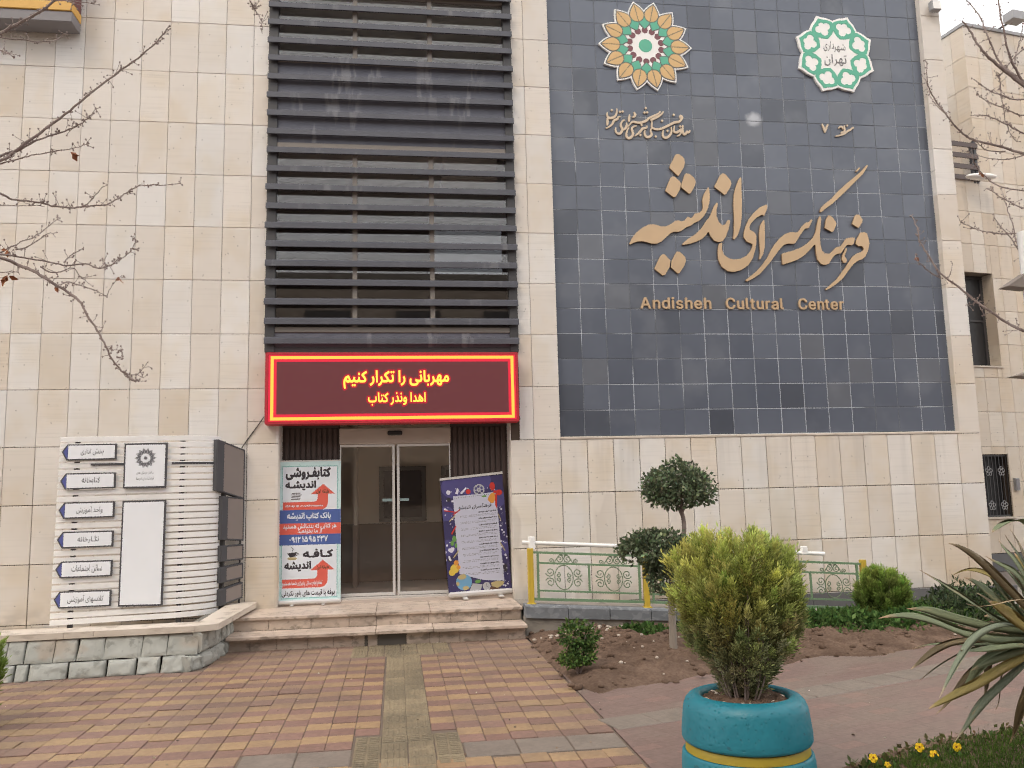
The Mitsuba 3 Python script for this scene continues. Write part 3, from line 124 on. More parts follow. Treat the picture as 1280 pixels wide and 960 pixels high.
def sweep_rect(path, h, t, up=(0, 0, 1)):
    """a flat bar (height h along z, thickness t) along a path in plan"""
    P = np.asarray(path, float); d = np.gradient(P, axis=0); d /= np.linalg.norm(d, axis=1, keepdims=True)
    s = np.cross(d, up); s /= np.linalg.norm(s, axis=1, keepdims=True); z = np.array(up, float)
    ring = np.stack([P - s * t / 2 - z * h / 2, P + s * t / 2 - z * h / 2 * .92, P + s * t / 2 + z * h / 2 * .92, P - s * t / 2 + z * h / 2], 1)
    k = len(P); V = ring.reshape(-1, 3); F = []
    for i in range(k - 1):
        for j in range(4):
            a, b = i * 4 + j, i * 4 + (j + 1) % 4
            F += [[a, b, b + 4], [a, b + 4, a + 4]]
    F += [[0, 2, 1], [0, 3, 2], [k * 4 - 4, k * 4 - 3, k * 4 - 2], [k * 4 - 4, k * 4 - 2, k * 4 - 1]]
    return V, np.array(F)

def lathe(profile, n=64, at=(0, 0, 0)):
    P = np.asarray(profile, float); a = np.arange(n) * 2 * np.pi / n
    V = np.stack([np.outer(P[:, 0], np.cos(a)), np.outer(P[:, 0], np.sin(a)), np.repeat(P[:, 1:2], n, 1)], -1).reshape(-1, 3) + at
    F = []
    for i in range(len(P) - 1):
        for j in range(n):
            j2 = (j + 1) % n
            F += [[i * n + j, i * n + j2, (i + 1) * n + j2], [i * n + j, (i + 1) * n + j2, (i + 1) * n + j]]
    return V, np.array(F)

def polys(g):
    return [p for p in getattr(g, 'geoms', [g]) if p.geom_type == 'Polygon' and p.area > 1e-9]

def face_xz(g, depth, y):
    """extrude a shapely shape (x, z) towards the viewer: its back lies at y, its face at y - depth"""
    ms = [trimesh.creation.extrude_polygon(p, depth, engine='earcut') for p in polys(g)]
    v, f = cat(*ms)
    return np.stack([v[:, 0], y - v[:, 2], v[:, 1]], 1), f

def flat_xy(g, z0, z1):
    ms = [trimesh.creation.extrude_polygon(p, z1 - z0, engine='earcut') for p in polys(g)]
    v, f = cat(*ms); v = v.copy(); v[:, 2] += z0; return v, f

def quad(*p):
    return np.array(p, float), np.array([[0, 1, 2], [0, 2, 3]])

def smooth_line(pts, n=6):
    P = np.asarray(pts, float)
    if len(P) < 3: return P
    t = np.arange(len(P)); from scipy.interpolate import CubicSpline
    return CubicSpline(t, P)(np.linspace(0, len(P) - 1, (len(P) - 1) * n + 1))

# Persian lettering: joined letter forms from the outline table
FORMS = {'ا': 'fe8d fe8e', 'آ': 'fe81 fe82', 'ب': 'fe8f fe90 fe91 fe92', 'پ': 'fb56 fb57 fb58 fb59', 'ت': 'fe95 fe96 fe97 fe98', 'ج': 'fe9d fe9e fe9f fea0',
         'خ': 'fea5 fea6 fea7 fea8', 'ح': 'fea1 fea2 fea3 fea4', 'د': 'fea9 feaa', 'ذ': 'feab feac', 'ر': 'fead feae', 'ز': 'feaf feb0', 'س': 'feb1 feb2 feb3 feb4',
         'ش': 'feb5 feb6 feb7 feb8', 'ط': 'fec1 fec2 fec3 fec4', 'ع': 'fec9 feca fecb fecc', 'ف': 'fed1 fed2 fed3 fed4', 'ق': 'fed5 fed6 fed7 fed8', 'ک': 'fb8e fb8f fb90 fb91',
         'گ': 'fb92 fb93 fb94 fb95', 'ل': 'fedd fede fedf fee0', 'م': 'fee1 fee2 fee3 fee4', 'ن': 'fee5 fee6 fee7 fee8', 'و': 'feed feee', 'ه': 'fee9 feea feeb feec',
         'ی': 'fbfc fbfd fbfe fbff', 'ـ': '640 640 640 640'}
FORMS = {k: v.split() for k, v in FORMS.items()}
def persian(text):
    out, i, prev = [], 0, False
    while i < len(text):
        c = text[i]
        if c == 'ل' and text[i + 1:i + 2] == 'ا':
            out.append('fefc' if prev else 'fefb'); prev = False; i += 2; continue
        if c not in FORMS:
            out.append(format(ord(c), 'x')); prev = False; i += 1; continue
        f = FORMS[c]; joins = i + 1 < len(text) and text[i + 1] in FORMS and len(f) == 4
        out.append((f[3] if prev else f[2]) if joins else (f[1] if prev else f[0])); prev = joins; i += 1
    return out if text[:1] in '۰۱۲۳۴۵۶۷۸۹' else out[::-1]

def fa(text, x0, x1, z0, z1, bold=0.0, fit='both'):
    """a Persian line as a shapely shape filling the box x0..x1, z0..z1"""
    x, got = 0, []
    for c in persian(text):
        adv, ps = GLYPH.get(c, (70, []))
        for p in ps:
            rings = [[(x + r[i], r[i + 1]) for i in range(0, len(r), 2)] for r in p]
            got.append(Polygon(rings[0], rings[1:]).buffer(0))
        x += adv
    g = unary_union(got)
    if bold: g = g.buffer(bold)
    a, b, c, d = g.bounds
    sx, sz = (x1 - x0) / (c - a), (z1 - z0) / (d - b)
    g = affinity.affine_transform(g, [sx, 0, 0, sz, x0 - a * sx, z0 - b * sz])
    return g.simplify(min(x1 - x0, z1 - z0) * 0.004)

# ------------------------------------------------------------------ materials
def tw(b): return {'type': 'twosided', 'bsdf': b}
def rgb(c): return {'type': 'rgb', 'value': list(c)}
def matte(name, c, rough=0.7, spec=0.35, metallic=0.0, **kw):
    scene[name] = tw({'type': 'principled', 'base_color': rgb(c) if isinstance(c, (tuple, list)) else c, 'roughness': rough, 'specular': spec, 'metallic': metallic, **kw})
    return name

PW, PH = 0.35460, 0.7           # stone panel module
PX0, PZ0 = -4.68850, 7.94138    # a joint crossing on the left wall
QX0 = 1.78820                   # a joint on the right wall
YF = 10.95                      # the facade plane

def stone_colour(a, b, ca, cb, fine):
    """travertine cladding: a tone for each panel, clouds, saw marks and pits"""
    r1, r2, r3 = cell_rand(ca, cb, 3), cell_rand(ca, cb, 7), cell_rand(ca, cb, 12)
    c = mix((0.655, 0.605, 0.55), (0.675, 0.652, 0.627), smoothstep(0.25, 0.9, r1))
    c = mix(c, (0.62, 0.54, 0.455), smoothstep(0.66, 0.98, r2) * 0.38)
    c = c * (0.93 + 0.10 * r3)
    cloud = fbm(a * 2.6 + r1 * 31, b * 2.2 + r2 * 17, 0.0, 4)
    c = mix(c, c * mi.Color3f(0.955, 0.92, 0.855), smoothstep(0.40, 0.80, cloud))
    saw = noise(a * 3 + r2 * 9, b * 95.0, r1 * 20)
    c = c * (1 - 0.07 * smoothstep(0.55, 0.9, saw) * smoothstep(0.45, 0.7, r3))
    d1, d2, w = voronoi(a * 7.0, b * 7.0)
    c = c * (1 - 0.34 * smoothstep(0.085, 0.04, d1) * smoothstep(0.72, 0.82, w))
    st = noise(a * 1.3 + 3, b * 55.0, r1 * 9 + 4)
    c = c * (1 - 0.035 * smoothstep(0.5, 0.9, st))
    return c

def facade(p, n, uv):
    ca, cb = dr.select(p.x < 0, dr.floor((p.x - PX0) / PW), dr.floor((p.x - QX0) / PW) + 40), dr.floor((p.z - PZ0) / PH)
    c = stone_colour(p.x, p.z, ca, cb, 1)
    damp = smoothstep(1.9, 0.25, p.z) * smoothstep(0.38, 0.68, fbm(p.x * 1.7, p.z * 1.1, 3.3, 4))
    c = mix(c, c * mi.Color3f(0.86, 0.79, 0.68), damp * 0.85)
    drip = smoothstep(0.50, 0.78, fbm(p.x * 9.0, p.z * 0.55, 6.0, 4)) * smoothstep(1.2, 2.3, p.z) * smoothstep(2.36, 2.30, p.z) * smoothstep(2.0, 2.2, p.x)
    low = smoothstep(0.55, 0.25, p.z) * smoothstep(0.35, 0.65, fbm(p.x * 3, p.z * 5, 2.0, 4))
    c = c * (1 - 0.10 * drip) * (1 - 0.25 * low)
    tr = smoothstep(0.60, 0.66, fbm(p.x * 2.1 + 9, p.z * 0.8, 1.0, 4)) * smoothstep(3.2, 1.2, p.z) * smoothstep(1.3, 1.6, p.x) * smoothstep(3.2, 2.2, p.x)
    return mix(c, mi.Color3f(0.43, 0.385, 0.335), tr * 0.55)
matte('stone_cladding', proc(facade), 0.62, 0.35)
WD = np.array([0.9846, 0.1750]); WC = np.array([11.847, 15.197])
def wing(p, n, uv):
    a = (p.x - WC[0]) * WD[0] + (p.y - WC[1]) * WD[1]
    a = dr.select(dr.abs(n.x) > 0.7, p.y * 1.0, a)
    ca, cb = dr.floor(a / 0.345), dr.floor((p.z - 0.3145) / 0.681)
    c = stone_colour(a, p.z, ca + 70, cb, 1)
    run = smoothstep(0.55, 0.72, fbm(a * 5.0, p.z * 0.35, 8.0, 3)) * smoothstep(8.2, 7.2, p.z) * smoothstep(5.5, 7.4, p.z)
    return c * mi.Color3f(0.93, 0.875, 0.80) * (1 - 0.16 * run)
matte('wing_stone', proc(wing), 0.65, 0.3)
def jointc(p, n, uv): return mix((0.085, 0.062, 0.048), (0.20, 0.175, 0.155), smoothstep(2.0, 4.5, p.z))
matte('joint', proc(jointc), 0.9, 0.1)
TX0, TZ0, TS, YT = 2.145, 2.382, 0.348, 11.045
def slate(p, n, uv):
    ca, cb = dr.floor((p.x - TX0) / TS), dr.floor((p.z - TZ0) / TS)
    r1, r2 = cell_rand(ca, cb, 5), cell_rand(ca, cb, 9)
    c = mix((0.074, 0.088, 0.122), (0.102, 0.119, 0.158), r1 * r1)
    c = mix(c, (0.038, 0.045, 0.062), smoothstep(0.86, 0.95, cell_rand(ca, cb, 31)) * 0.6)
    c = mix(c, (0.12, 0.128, 0.146), smoothstep(0.9, 0.97, r2) * 0.55)
    sc = fbm(p.x * 2.3, p.z * 2.3, 4.0, 5)
    c = mix(c, (0.16, 0.175, 0.205), smoothstep(0.50, 0.85, sc) * 0.38)
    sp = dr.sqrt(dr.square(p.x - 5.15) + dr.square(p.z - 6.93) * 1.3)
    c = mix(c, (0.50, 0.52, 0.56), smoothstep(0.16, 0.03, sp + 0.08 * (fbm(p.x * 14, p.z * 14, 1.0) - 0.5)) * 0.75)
    return c
def slate_rough(p, n, uv): return 0.22 + 0.24 * fbm(p.x * 2.0, p.z * 2.0, 2.0, 4)
scene['slate'] = tw({'type': 'principled', 'base_color': proc(slate), 'roughness': proc(slate_rough), 'specular': 0.75})
def grout(p, n, uv):
    k = fbm(p.x * 1.6 + 4, p.z * 1.6, 9.0, 4)
    return mix((0.09, 0.10, 0.115), (0.50, 0.53, 0.58), smoothstep(0.36, 0.56, k) * smoothstep(8.4, 5.8, p.z) * 0.8 + 0.14)
matte('grout', proc(grout), 0.9, 0.1)
def slat_paint(p, n, uv):
    k = fbm(p.x * 6, p.y * 9, p.z * 3, 4); d = fbm(p.x * 1.3, p.z * 0.8, 5.0, 3)
    c = mix((0.062, 0.064, 0.080), (0.088, 0.091, 0.110), k)
    return mix(c, (0.21, 0.21, 0.22), smoothstep(0.6, 0.74, fbm(p.x * 9, p.z * 2.2, 2.0, 4)) * 0.42 * smoothstep(0.4, 0.6, d))
matte('slat_paint', proc(slat_paint), 0.45, 0.5)
def spandrel_paint(p, n, uv): return slat_paint(p, n, uv) * 1.9
matte('spandrel_paint', proc(spandrel_paint), 0.6, 0.4)
matte('dark_metal', (0.045, 0.043, 0.046), 0.45, 0.5)
matte('brown_metal', (0.075, 0.050, 0.044), 0.42, 0.5)
matte('mullion_metal', (0.21, 0.185, 0.165), 0.5, 0.5)
matte('aluminium', (0.72, 0.71, 0.70), 0.33, 0.5, 0.55)
matte('transom_metal', (0.50, 0.43, 0.38), 0.4, 0.5)
matte('white_paint', (0.80, 0.80, 0.79), 0.35, 0.5)
matte('black_paint', (0.022, 0.022, 0.024), 0.45, 0.5)
matte('cream_wall', (0.80, 0.72, 0.61), 0.8, 0.2)
matte('dado', (0.27, 0.19, 0.145), 0.5, 0.4)
matte('lobby_floor', (0.48, 0.41, 0.36), 0.3, 0.5)
matte('room_dark', (0.20, 0.17, 0.16), 0.8, 0.2)
matte('ceiling_white', (0.70, 0.68, 0.65), 0.8, 0.2)
scene['pane_glass'] = {'type': 'thindielectric', 'int_ior': 1.5}
scene['curtain'] = {'type': 'principledthin', 'base_color': rgb((0.78, 0.83, 0.90)), 'roughness': 0.9, 'diff_trans': 1.5, 'spec_trans': 0.0}
scene['coated_glass'] = {'type': 'thindielectric', 'int_ior': 1.62}
def gold(p, n, uv):
    k = fbm(p.x * 3, p.z * 3, 1.0, 3)
    return mix((0.47, 0.335, 0.205), (0.56, 0.40, 0.245), k)
matte('gold_letter', proc(gold), 0.42, 0.5, 0.25)
matte('gold_edge', (0.26, 0.17, 0.10), 0.5, 0.4)
matte('small_gold', (0.56, 0.45, 0.33), 0.42, 0.5, 0.2)
matte('enamel_white', (0.80, 0.79, 0.77), 0.4, 0.5)
matte('enamel_tan', (0.60, 0.40, 0.18), 0.45, 0.5)
matte('enamel_green', (0.10, 0.40, 0.27), 0.45, 0.5)
matte('enamel_plum', (0.17, 0.065, 0.075), 0.45, 0.5)
matte('enamel_grey', (0.13, 0.125, 0.125), 0.45, 0.5)
matte('enamel_mist', (0.20, 0.27, 0.28), 0.5, 0.4)
matte('led_red_glow', (0.42, 0.022, 0.035), 0.4, 0.5)  # deep red puts the LED glow and bloom into the housing colour
scene['led_screen'] = tw({'type': 'principled', 'base_color': rgb((0.055, 0.030, 0.032)), 'roughness': 0.5, 'specular': 0.3})
matte('led_off', (0.03, 0.012, 0.012), 0.5, 0.3)
def steps_stone(p, n, uv):
    k = fbm(p.x * 7, p.y * 7, p.z * 7, 4); r = cell_rand(dr.floor(p.x / 0.47), dr.floor(p.z / 0.08), 2)
    c = mix((0.42, 0.335, 0.275), (0.54, 0.45, 0.375), k * 0.7 + 0.3 * r)
    dirt = smoothstep(0.42, 0.72, fbm(p.x * 4.3, p.y * 6, p.z * 6 + 3, 5)) * (1 - 0.65 * smoothstep(0.5, 0.9, n.z))
    edge = smoothstep(0.52, 0.72, fbm(p.x * 13, p.y * 13, p.z * 16, 4)) * (1 - 0.5 * smoothstep(0.5, 0.9, n.z))
    c = mix(c, (0.20, 0.16, 0.13), dirt * 0.62)
    return mix(c, (0.115, 0.095, 0.08), edge * 0.55)
scene['step_stone'] = tw({'type': 'principled', 'base_color': proc(steps_stone), 'roughness': 0.38, 'specular': 0.45})
matte('threshold_stone', (0.44, 0.41, 0.38), 0.4, 0.4)
matte('riser_dark', (0.13, 0.115, 0.10), 0.7, 0.3)
def rubble(p, n, uv):
    k = fbm(p.x * 6, p.y * 6, p.z * 6, 5); r = cell_rand(dr.floor(p.x * 3.1), dr.floor(p.y * 2.0), dr.floor(p.z * 5.6))
    c = mix((0.26, 0.265, 0.24), (0.43, 0.432, 0.40), k * 0.85 + r * 0.15)
    c = mix(c, (0.33, 0.255, 0.19), smoothstep(0.56, 0.74, fbm(p.x * 3 + 7, p.y * 3, p.z * 4, 4)) * 0.55)
    return mix(c, (0.12, 0.12, 0.105), smoothstep(0.55, 0.75, fbm(p.x * 14, p.y * 14, p.z * 14 + 3, 4)) * 0.5)
matte('rubble_stone', proc(rubble), 0.75, 0.3)
matte('mortar', (0.15, 0.145, 0.13), 0.9, 0.1)
def coping(p, n, uv):
    k = fbm(p.x * 4, p.y * 4, p.z * 12, 4)
    c = mix((0.50, 0.435, 0.365), (0.60, 0.54, 0.47), k)
    return mix(c, (0.24, 0.195, 0.155), smoothstep(0.52, 0.75, fbm(p.x * 6, p.y * 6, p.z * 20, 5)) * 0.5)
matte('coping_stone', proc(coping), 0.5, 0.4)

PVX, PVY, PS = 0.23, 6.03, 0.175
def paver(p, n, uv):
    cx = dr.floor((p.x - PVX + dr.select(p.x < -0.115, 0.005, 0.0)) / PS)
    cy = dr.floor((p.y - PVY - 0.024 * dr.sin(cx * 2.4)) / PS)
    odd = cy - 2 * dr.floor(cy / 2)
    r1, r2, r3 = cell_rand(cx, cy, 3), cell_rand(cx, cy, 8), cell_rand(cx, cy, 21)
    yel = mix((0.295, 0.195, 0.115), (0.365, 0.245, 0.14), r1)
    yel = mix(yel, (0.31, 0.205, 0.135), smoothstep(0.72, 1.0, r3) * 0.8)
    red = mix((0.205, 0.122, 0.098), (0.255, 0.155, 0.125), r2)
    c = dr.select(odd < 0.5, yel, red)
    worn = smoothstep(8.2, 9.6, p.y + 0.9 * (fbm(p.x * 1.3, p.y * 1.3, 2.0) - 0.5))
    c = mix(c, mix((0.245, 0.175, 0.14), (0.30, 0.205, 0.155), r3), worn * 0.62)
    dirt = smoothstep(0.40, 0.72, fbm(p.x * 1.9, p.y * 1.9, 5.0, 5))
    c = mix(c, (0.155, 0.115, 0.092), dirt * 0.42)
    g = fbm(p.x * 42, p.y * 42, 1.0, 3)
    return c * (0.73 + 0.25 * g)
def damp_rough(p, n, uv): return 0.33 + 0.34 * fbm(p.x * 1.1, p.y * 1.1, 7.0, 4)
scene['paver'] = tw({'type': 'principled', 'base_color': proc(paver), 'roughness': proc(damp_rough), 'specular': 0.42})
def tactile(p, n, uv):
    r = cell_rand(dr.floor((p.x + 0.11) / 0.175), dr.floor(p.y / 0.35), 4)
    c = mix((0.185, 0.150, 0.100), (0.245, 0.198, 0.130), r)
    c = mix(c, (0.135, 0.113, 0.078), smoothstep(0.42, 0.7, fbm(p.x * 3.3, p.y * 3.3, 4.0, 5)) * 0.6)
    return c * (0.85 + 0.3 * fbm(p.x * 40, p.y * 40, 2.0, 3))
scene['tactile_tile'] = tw({'type': 'principled', 'base_color': proc(tactile), 'roughness': 0.45, 'specular': 0.4})
def greyband(p, n, uv):
    k = fbm(p.x * 5, p.y * 5, 1.0, 5)
    c = mix((0.14, 0.118, 0.10), (0.205, 0.170, 0.145), k)
    return c * (0.88 + 0.24 * fbm(p.x * 45, p.y * 45, 2.0, 3))
matte('grey_band', proc(greyband), 0.5, 0.4)
matte('bedding', (0.135, 0.105, 0.085), 0.9, 0.1)
def path_red(p, n, uv):
    u = p.x * 0.934 + p.y * 0.357; v = -p.x * 0.357 + p.y * 0.934
    cu, cv = dr.floor(u / 0.22), dr.floor(v / 0.11)
    r = cell_rand(cu, cv, 6)
    big = fbm(u * 0.7, v * 1.3, 3.0, 4)
    c = mix((0.158, 0.104, 0.091), (0.218, 0.155, 0.136), r * 0.2 + big * 0.8)
    c = mix(c, (0.195, 0.150, 0.126), smoothstep(0.42, 0.66, fbm(u * 0.9 + 3, v * 2.1, 8.0, 5)) * 0.8)
    c = mix(c, (0.25, 0.145, 0.12), smoothstep(0.80, 0.95, r) * 0.35)
    fu, fv = u / 0.22 - cu, v / 0.11 - cv
    e = dr.minimum(dr.minimum(fu, 1 - fu) * 2.0, dr.minimum(fv, 1 - fv))
    c = c * (1 - 0.08 * smoothstep(0.07, 0.02, e))
    return c * (0.76 + 0.22 * fbm(p.x * 38, p.y * 38, 1.0, 3))
scene['path_red'] = tw({'type': 'principled', 'base_color': proc(path_red), 'roughness': proc(damp_rough), 'specular': 0.42})
def soil(p, n, uv):
    k = fbm(p.x * 5, p.y * 5, p.z * 5, 5); g = noise(p.x * 60, p.y * 60, p.z * 60)
    c = mix((0.068, 0.044, 0.032), (0.172, 0.118, 0.088), k)
    return c * (0.75 + 0.5 * g)
matte('soil', proc(soil), 0.95, 0.1)
matte('pebble', (0.46, 0.40, 0.34), 0.8, 0.2)
matte('twig_brown', (0.14, 0.095, 0.062), 0.85, 0.2)
matte('ground_grey', (0.155, 0.135, 0.12), 0.85, 0.2)
def concrete(p, n, uv):
    k = fbm(p.x * 3, p.y * 3, p.z * 6, 5)
    c = mix((0.19, 0.172, 0.15), (0.30, 0.272, 0.24), k)
    return mix(c, (0.115, 0.105, 0.095), smoothstep(0.55, 0.75, fbm(p.x * 7, p.y * 7, p.z * 12, 4)) * 0.5)
matte('concrete', proc(concrete), 0.85, 0.2)
def kerbgrey(p, n, uv):
    k = fbm(p.x * 4, p.y * 4, p.z * 9, 5); s = smoothstep(0.55, 0.66, fbm(p.x * 18, p.y * 18, p.z * 18, 3)) * smoothstep(0.0, 0.4, n.z + 0.25)
    return mix(mix((0.125, 0.135, 0.150), (0.20, 0.212, 0.228), k), (0.34, 0.35, 0.37), s * 0.35)
matte('kerb_grey', proc(kerbgrey), 0.75, 0.25)
matte('skirting', (0.115, 0.115, 0.12), 0.5, 0.4)
matte('rail_yellow', (0.50, 0.355, 0.045), 0.45, 0.5)
matte('rail_green', (0.150, 0.235, 0.140), 0.45, 0.5)
matte('rail_scroll', (0.15, 0.20, 0.125), 0.5, 0.5)
matte('slat_white', (0.76, 0.75, 0.74), 0.35, 0.5)
matte('sign_face', (0.74, 0.76, 0.80), 0.35, 0.5)
matte('sign_border', (0.060, 0.060, 0.068), 0.45, 0.5)
matte('sign_blue', (0.085, 0.10, 0.30), 0.45, 0.5)
matte('sign_ink', (0.10, 0.10, 0.115), 0.6, 0.3)
matte('box_panel', (0.235, 0.20, 0.185), 0.25, 0.5)
for nm, c in dict(print_white=(0.66, 0.70, 0.76), print_teal=(0.22, 0.46, 0.45), print_mint=(0.52, 0.68, 0.69), print_red=(0.62, 0.115, 0.085), print_blue=(0.072, 0.115, 0.32), print_ink=(0.035, 0.032, 0.040),
                  print_purple=(0.040, 0.034, 0.100), print_violet=(0.070, 0.062, 0.185), print_page=(0.45, 0.455, 0.55), print_greyink=(0.19, 0.185, 0.20), print_orange=(0.56, 0.24, 0.05), print_scarlet=(0.44, 0.035, 0.03),
                  print_green=(0.12, 0.26, 0.07), print_sea=(0.14, 0.30, 0.46), print_khaki=(0.40, 0.33, 0.17), print_star=(0.60, 0.58, 0.66), print_silver=(0.36, 0.36, 0.38), print_brown=(0.10, 0.055, 0.035), print_yellow=(0.58, 0.42, 0.07)).items():
    matte(nm, c, 0.42, 0.4)
def teal(p, n, uv):
    k = fbm(p.x * 7, p.y * 7, p.z * 7, 5)
    c = mix((0.007, 0.135, 0.185), (0.018, 0.185, 0.245), k)
    chip = smoothstep(0.725, 0.76, fbm(p.x * 24 + 3, p.y * 24, p.z * 24, 4))
    return mix(c, (0.02, 0.07, 0.09), chip * 0.55)
def teal_bump(p, n, uv): 
    d1, d2, w = voronoi((dr.atan2(p.y - 4.35, p.x - 1.77)) * 14, p.z * 42)
    return 0.5 * fbm(p.x * 34, p.y * 34, p.z * 34, 4) - 0.8 * smoothstep(0.22, 0.08, d1) * smoothstep(0.6, 0.75, w)
scene['teal_paint'] = tw({'type': 'bumpmap', 'arbitrary': proc(teal_bump, 3e-3), 'scale': 0.006, 'bsdf': {'type': 'principled', 'base_color': proc(teal), 'roughness': 0.42, 'specular': 0.45}})
def ochre(p, n, uv):
    k = fbm(p.x * 9, p.y * 9, p.z * 20, 4)
    return mix((0.27, 0.205, 0.018), (0.36, 0.275, 0.026), k)
matte('ochre_paint', proc(ochre), 0.45, 0.5)
def bark(p, n, uv):
    k = fbm(p.x * 22, p.y * 22, p.z * 9, 4)
    return mix((0.155, 0.115, 0.105), (0.32, 0.265, 0.245), k)
matte('bark', proc(bark), 0.85, 0.2)
matte('lime_trunk', (0.27, 0.235, 0.20), 0.85, 0.2)
for nm, tr in (('leaf', 0.55), ('leaf_waxy', 0.35)):
    scene[nm] = {'type': 'principledthin', 'base_color': {'type': 'mesh_attribute', 'name': 'vertex_color'}, 'roughness': 0.55 if nm == 'leaf' else 0.38, 'diff_trans': tr, 'spec_trans': 0.0, 'eta': 1.4}
def yucca_tex(base, tip):
    def f(p, n, uv):
        k = fbm(uv.x * 26, uv.y * 3, p.x * 2, 3)
        c = mix(base, tuple(x * 1.35 for x in base), k)
        c = mix(c, tip, smoothstep(0.86, 0.99, uv.y + 0.1 * (fbm(p.x * 20, p.y * 20, p.z * 20) - 0.5)))
        return mix(c, (0.30, 0.225, 0.12), smoothstep(0.62, 0.78, fbm(uv.y * 9 + p.x * 5, uv.x * 3, p.z * 4, 4)) * 0.5)
    return f
for nm, b, t in (('yucca_green', (0.120, 0.140, 0.082), (0.36, 0.24, 0.15)), ('yucca_pale', (0.135, 0.155, 0.11), (0.34, 0.27, 0.18)), ('yucca_brown', (0.10, 0.076, 0.042), (0.36, 0.27, 0.17)), ('yucca_yellow', (0.165, 0.130, 0.045), (0.36, 0.24, 0.14)), ('yucca_straw', (0.42, 0.33, 0.22), (0.5, 0.4, 0.3))):
    scene[nm] = tw({'type': 'principled', 'base_color': proc(yucca_tex(b, t)), 'roughness': 0.6, 'specular': 0.25})
matte('petal_yellow', (0.72, 0.48, 0.015), 0.6, 0.3)
matte('petal_dark', (0.20, 0.05, 0.02), 0.7, 0.2)
matte('dry_leaf', (0.26, 0.105, 0.055), 0.8, 0.2)
matte('fascia_orange', (0.62, 0.36, 0.09), 0.45, 0.4)
matte('fascia_grey', (0.20, 0.19, 0.20), 0.5, 0.4)
matte('fascia_maroon', (0.15, 0.06, 0.06), 0.5, 0.4)
matte('hood_brown', (0.20, 0.17, 0.15), 0.5, 0.4)
matte('lamp_grey', (0.30, 0.30, 0.31), 0.45, 0.5)

matte('blocker_brick', (0.38, 0.31, 0.25), 0.85, 0.2)

# ------------------------------------------------------------------ ground
g = thing('ground', kind='structure')
put(g, quad((-60, -40, -0.03), (80, -40, -0.03), (80, 90, -0.03), (-60, 90, -0.03)), 'ground_grey')

g = thing('pavement', kind='structure')
put(g, quad((-6.2, 1.0, -0.008), (1.47, 1.0, -0.008), (1.47, 9.92, -0.008), (-6.2, 9.92, -0.008)), 'bedding')
PV = mikit.ply(top_slab(PS - 0.005, PS - 0.005, 0.03, 0.003), 'paver')
def in_tactile(x, y):
    return (-0.12 < x < 0.23 and y > 5.5) or (-0.29 < x < 0.44 and 5.5 < y < 6.12) or (-0.50 < x < 0.58 and y > 9.15)
def in_band(x, y):
    return 5.53 < y < 5.86 and (0.40 < x or -0.99 < x < -0.25)
cells = []
for i in range(-30, 7):
    for j in range(-17, 23):
        x, y = PVX + i * PS, PVY + j * PS
        if i < -2 or i >= 0:
            x0 = x if i >= 0 else x - 0.005 + 0.0
        else: x0 = x
        y += 0.024 * math.sin(i * 2.4); cx, cy = x0 + PS / 2, y + PS / 2
        if in_tactile(cx, cy) or in_band(cx, cy) or cy > 9.86: continue
        if cx < -1.86 and cy > 8.80: continue
        d = np.hypot(cx, cy); ang = math.atan2(cx, cy)
        seen = cy > 4.9 and -0.50 < ang < 0.5
        cells.append((0 if seen else 1, d if seen else 50 + d, x0, y))
cells.sort()
rest = []
for n_, (s_, d_, x, y) in enumerate(cells):
    dz = rng.normal(0, 0.0022); a = rng.normal(0, 0.011)
    M = T().translate([x + 0.003, y + 0.003, dz - abs(rng.normal(0, .0006))]).rotate([0, 0, 1], math.degrees(a))
    if n_ < 300: again(g, 'paver', PV, M)
    else:
        m = top_slab(PS - 0.005, PS - 0.005, 0.03, 0.003); rest.append(move(xf(m, rotz(a)), x + 0.003, y + 0.003, dz))
part(g, 'paver', cat(*rest), 'paver', kind='stuff')
# tactile tiles: long bars along the walk, domes at the crossing
def tac_tile(kind, w=0.172, h=0.172):
    ms = [top_slab(w, h, 0.03, 0.004)]
    if kind == 'bar':
        for k in range(4):
            x = w * (0.16 + 0.22 * k); ms.append(cbox(x, x + 0.016, 0.01, h - 0.01, -0.001, 0.0045, 0.003))
    elif kind == 'block':
        for a in range(2):
            for b in range(4):
                ms.append(cbox(0.012 + a * 0.08, 0.078 + a * 0.08, 0.012 + b * 0.04, 0.036 + b * 0.04, -0.001, 0.006, 0.004))
    return cat(*ms)
BAR, BLOCK = mikit.ply(tac_tile('bar', 0.167, 0.172), 'tactile_tile'), mikit.ply(tac_tile('block'), 'tactile_tile')
BARX = mikit.ply(xf(tac_tile('bar'), rotz(math.pi / 2, (0.086, 0.086, 0))), 'tactile_tile')
y = 6.12
while y < 9.14:
    for x in (-0.108, 0.061): again(g, 'tactile_tile', BAR, T().translate([x, y, rng.normal(0, .001)]))
    y += PS
y = 9.15
while y < 9.7:
    for x in np.arange(-0.485, 0.55, 0.1745): again(g, 'tactile_tile', BAR, T().translate([x, y, rng.normal(0, .001)]))
    y += PS
for j, y in enumerate((5.42, 5.595, 5.77, 5.945)):
    for i, x in enumerate((-0.283, -0.108, 0.067, 0.242)):
        again(g, 'tactile_tile', BLOCK if i in (0, 3) or j == 3 else BAR, T().translate([x, y, rng.normal(0, .001)]))
y = 5.245
while y > 3.9:
    for x in (-0.108, 0.061): again(g, 'tactile_tile', BAR, T().translate([x, y, 0]))
    y -= PS
for x in (0.425, 0.77, 1.115): again(g, 'band_slab', mikit.ply(top_slab(0.338, 0.318, 0.03, 0.005), 'grey_band'), T().translate([x, 5.535, rng.normal(0, .001)]))
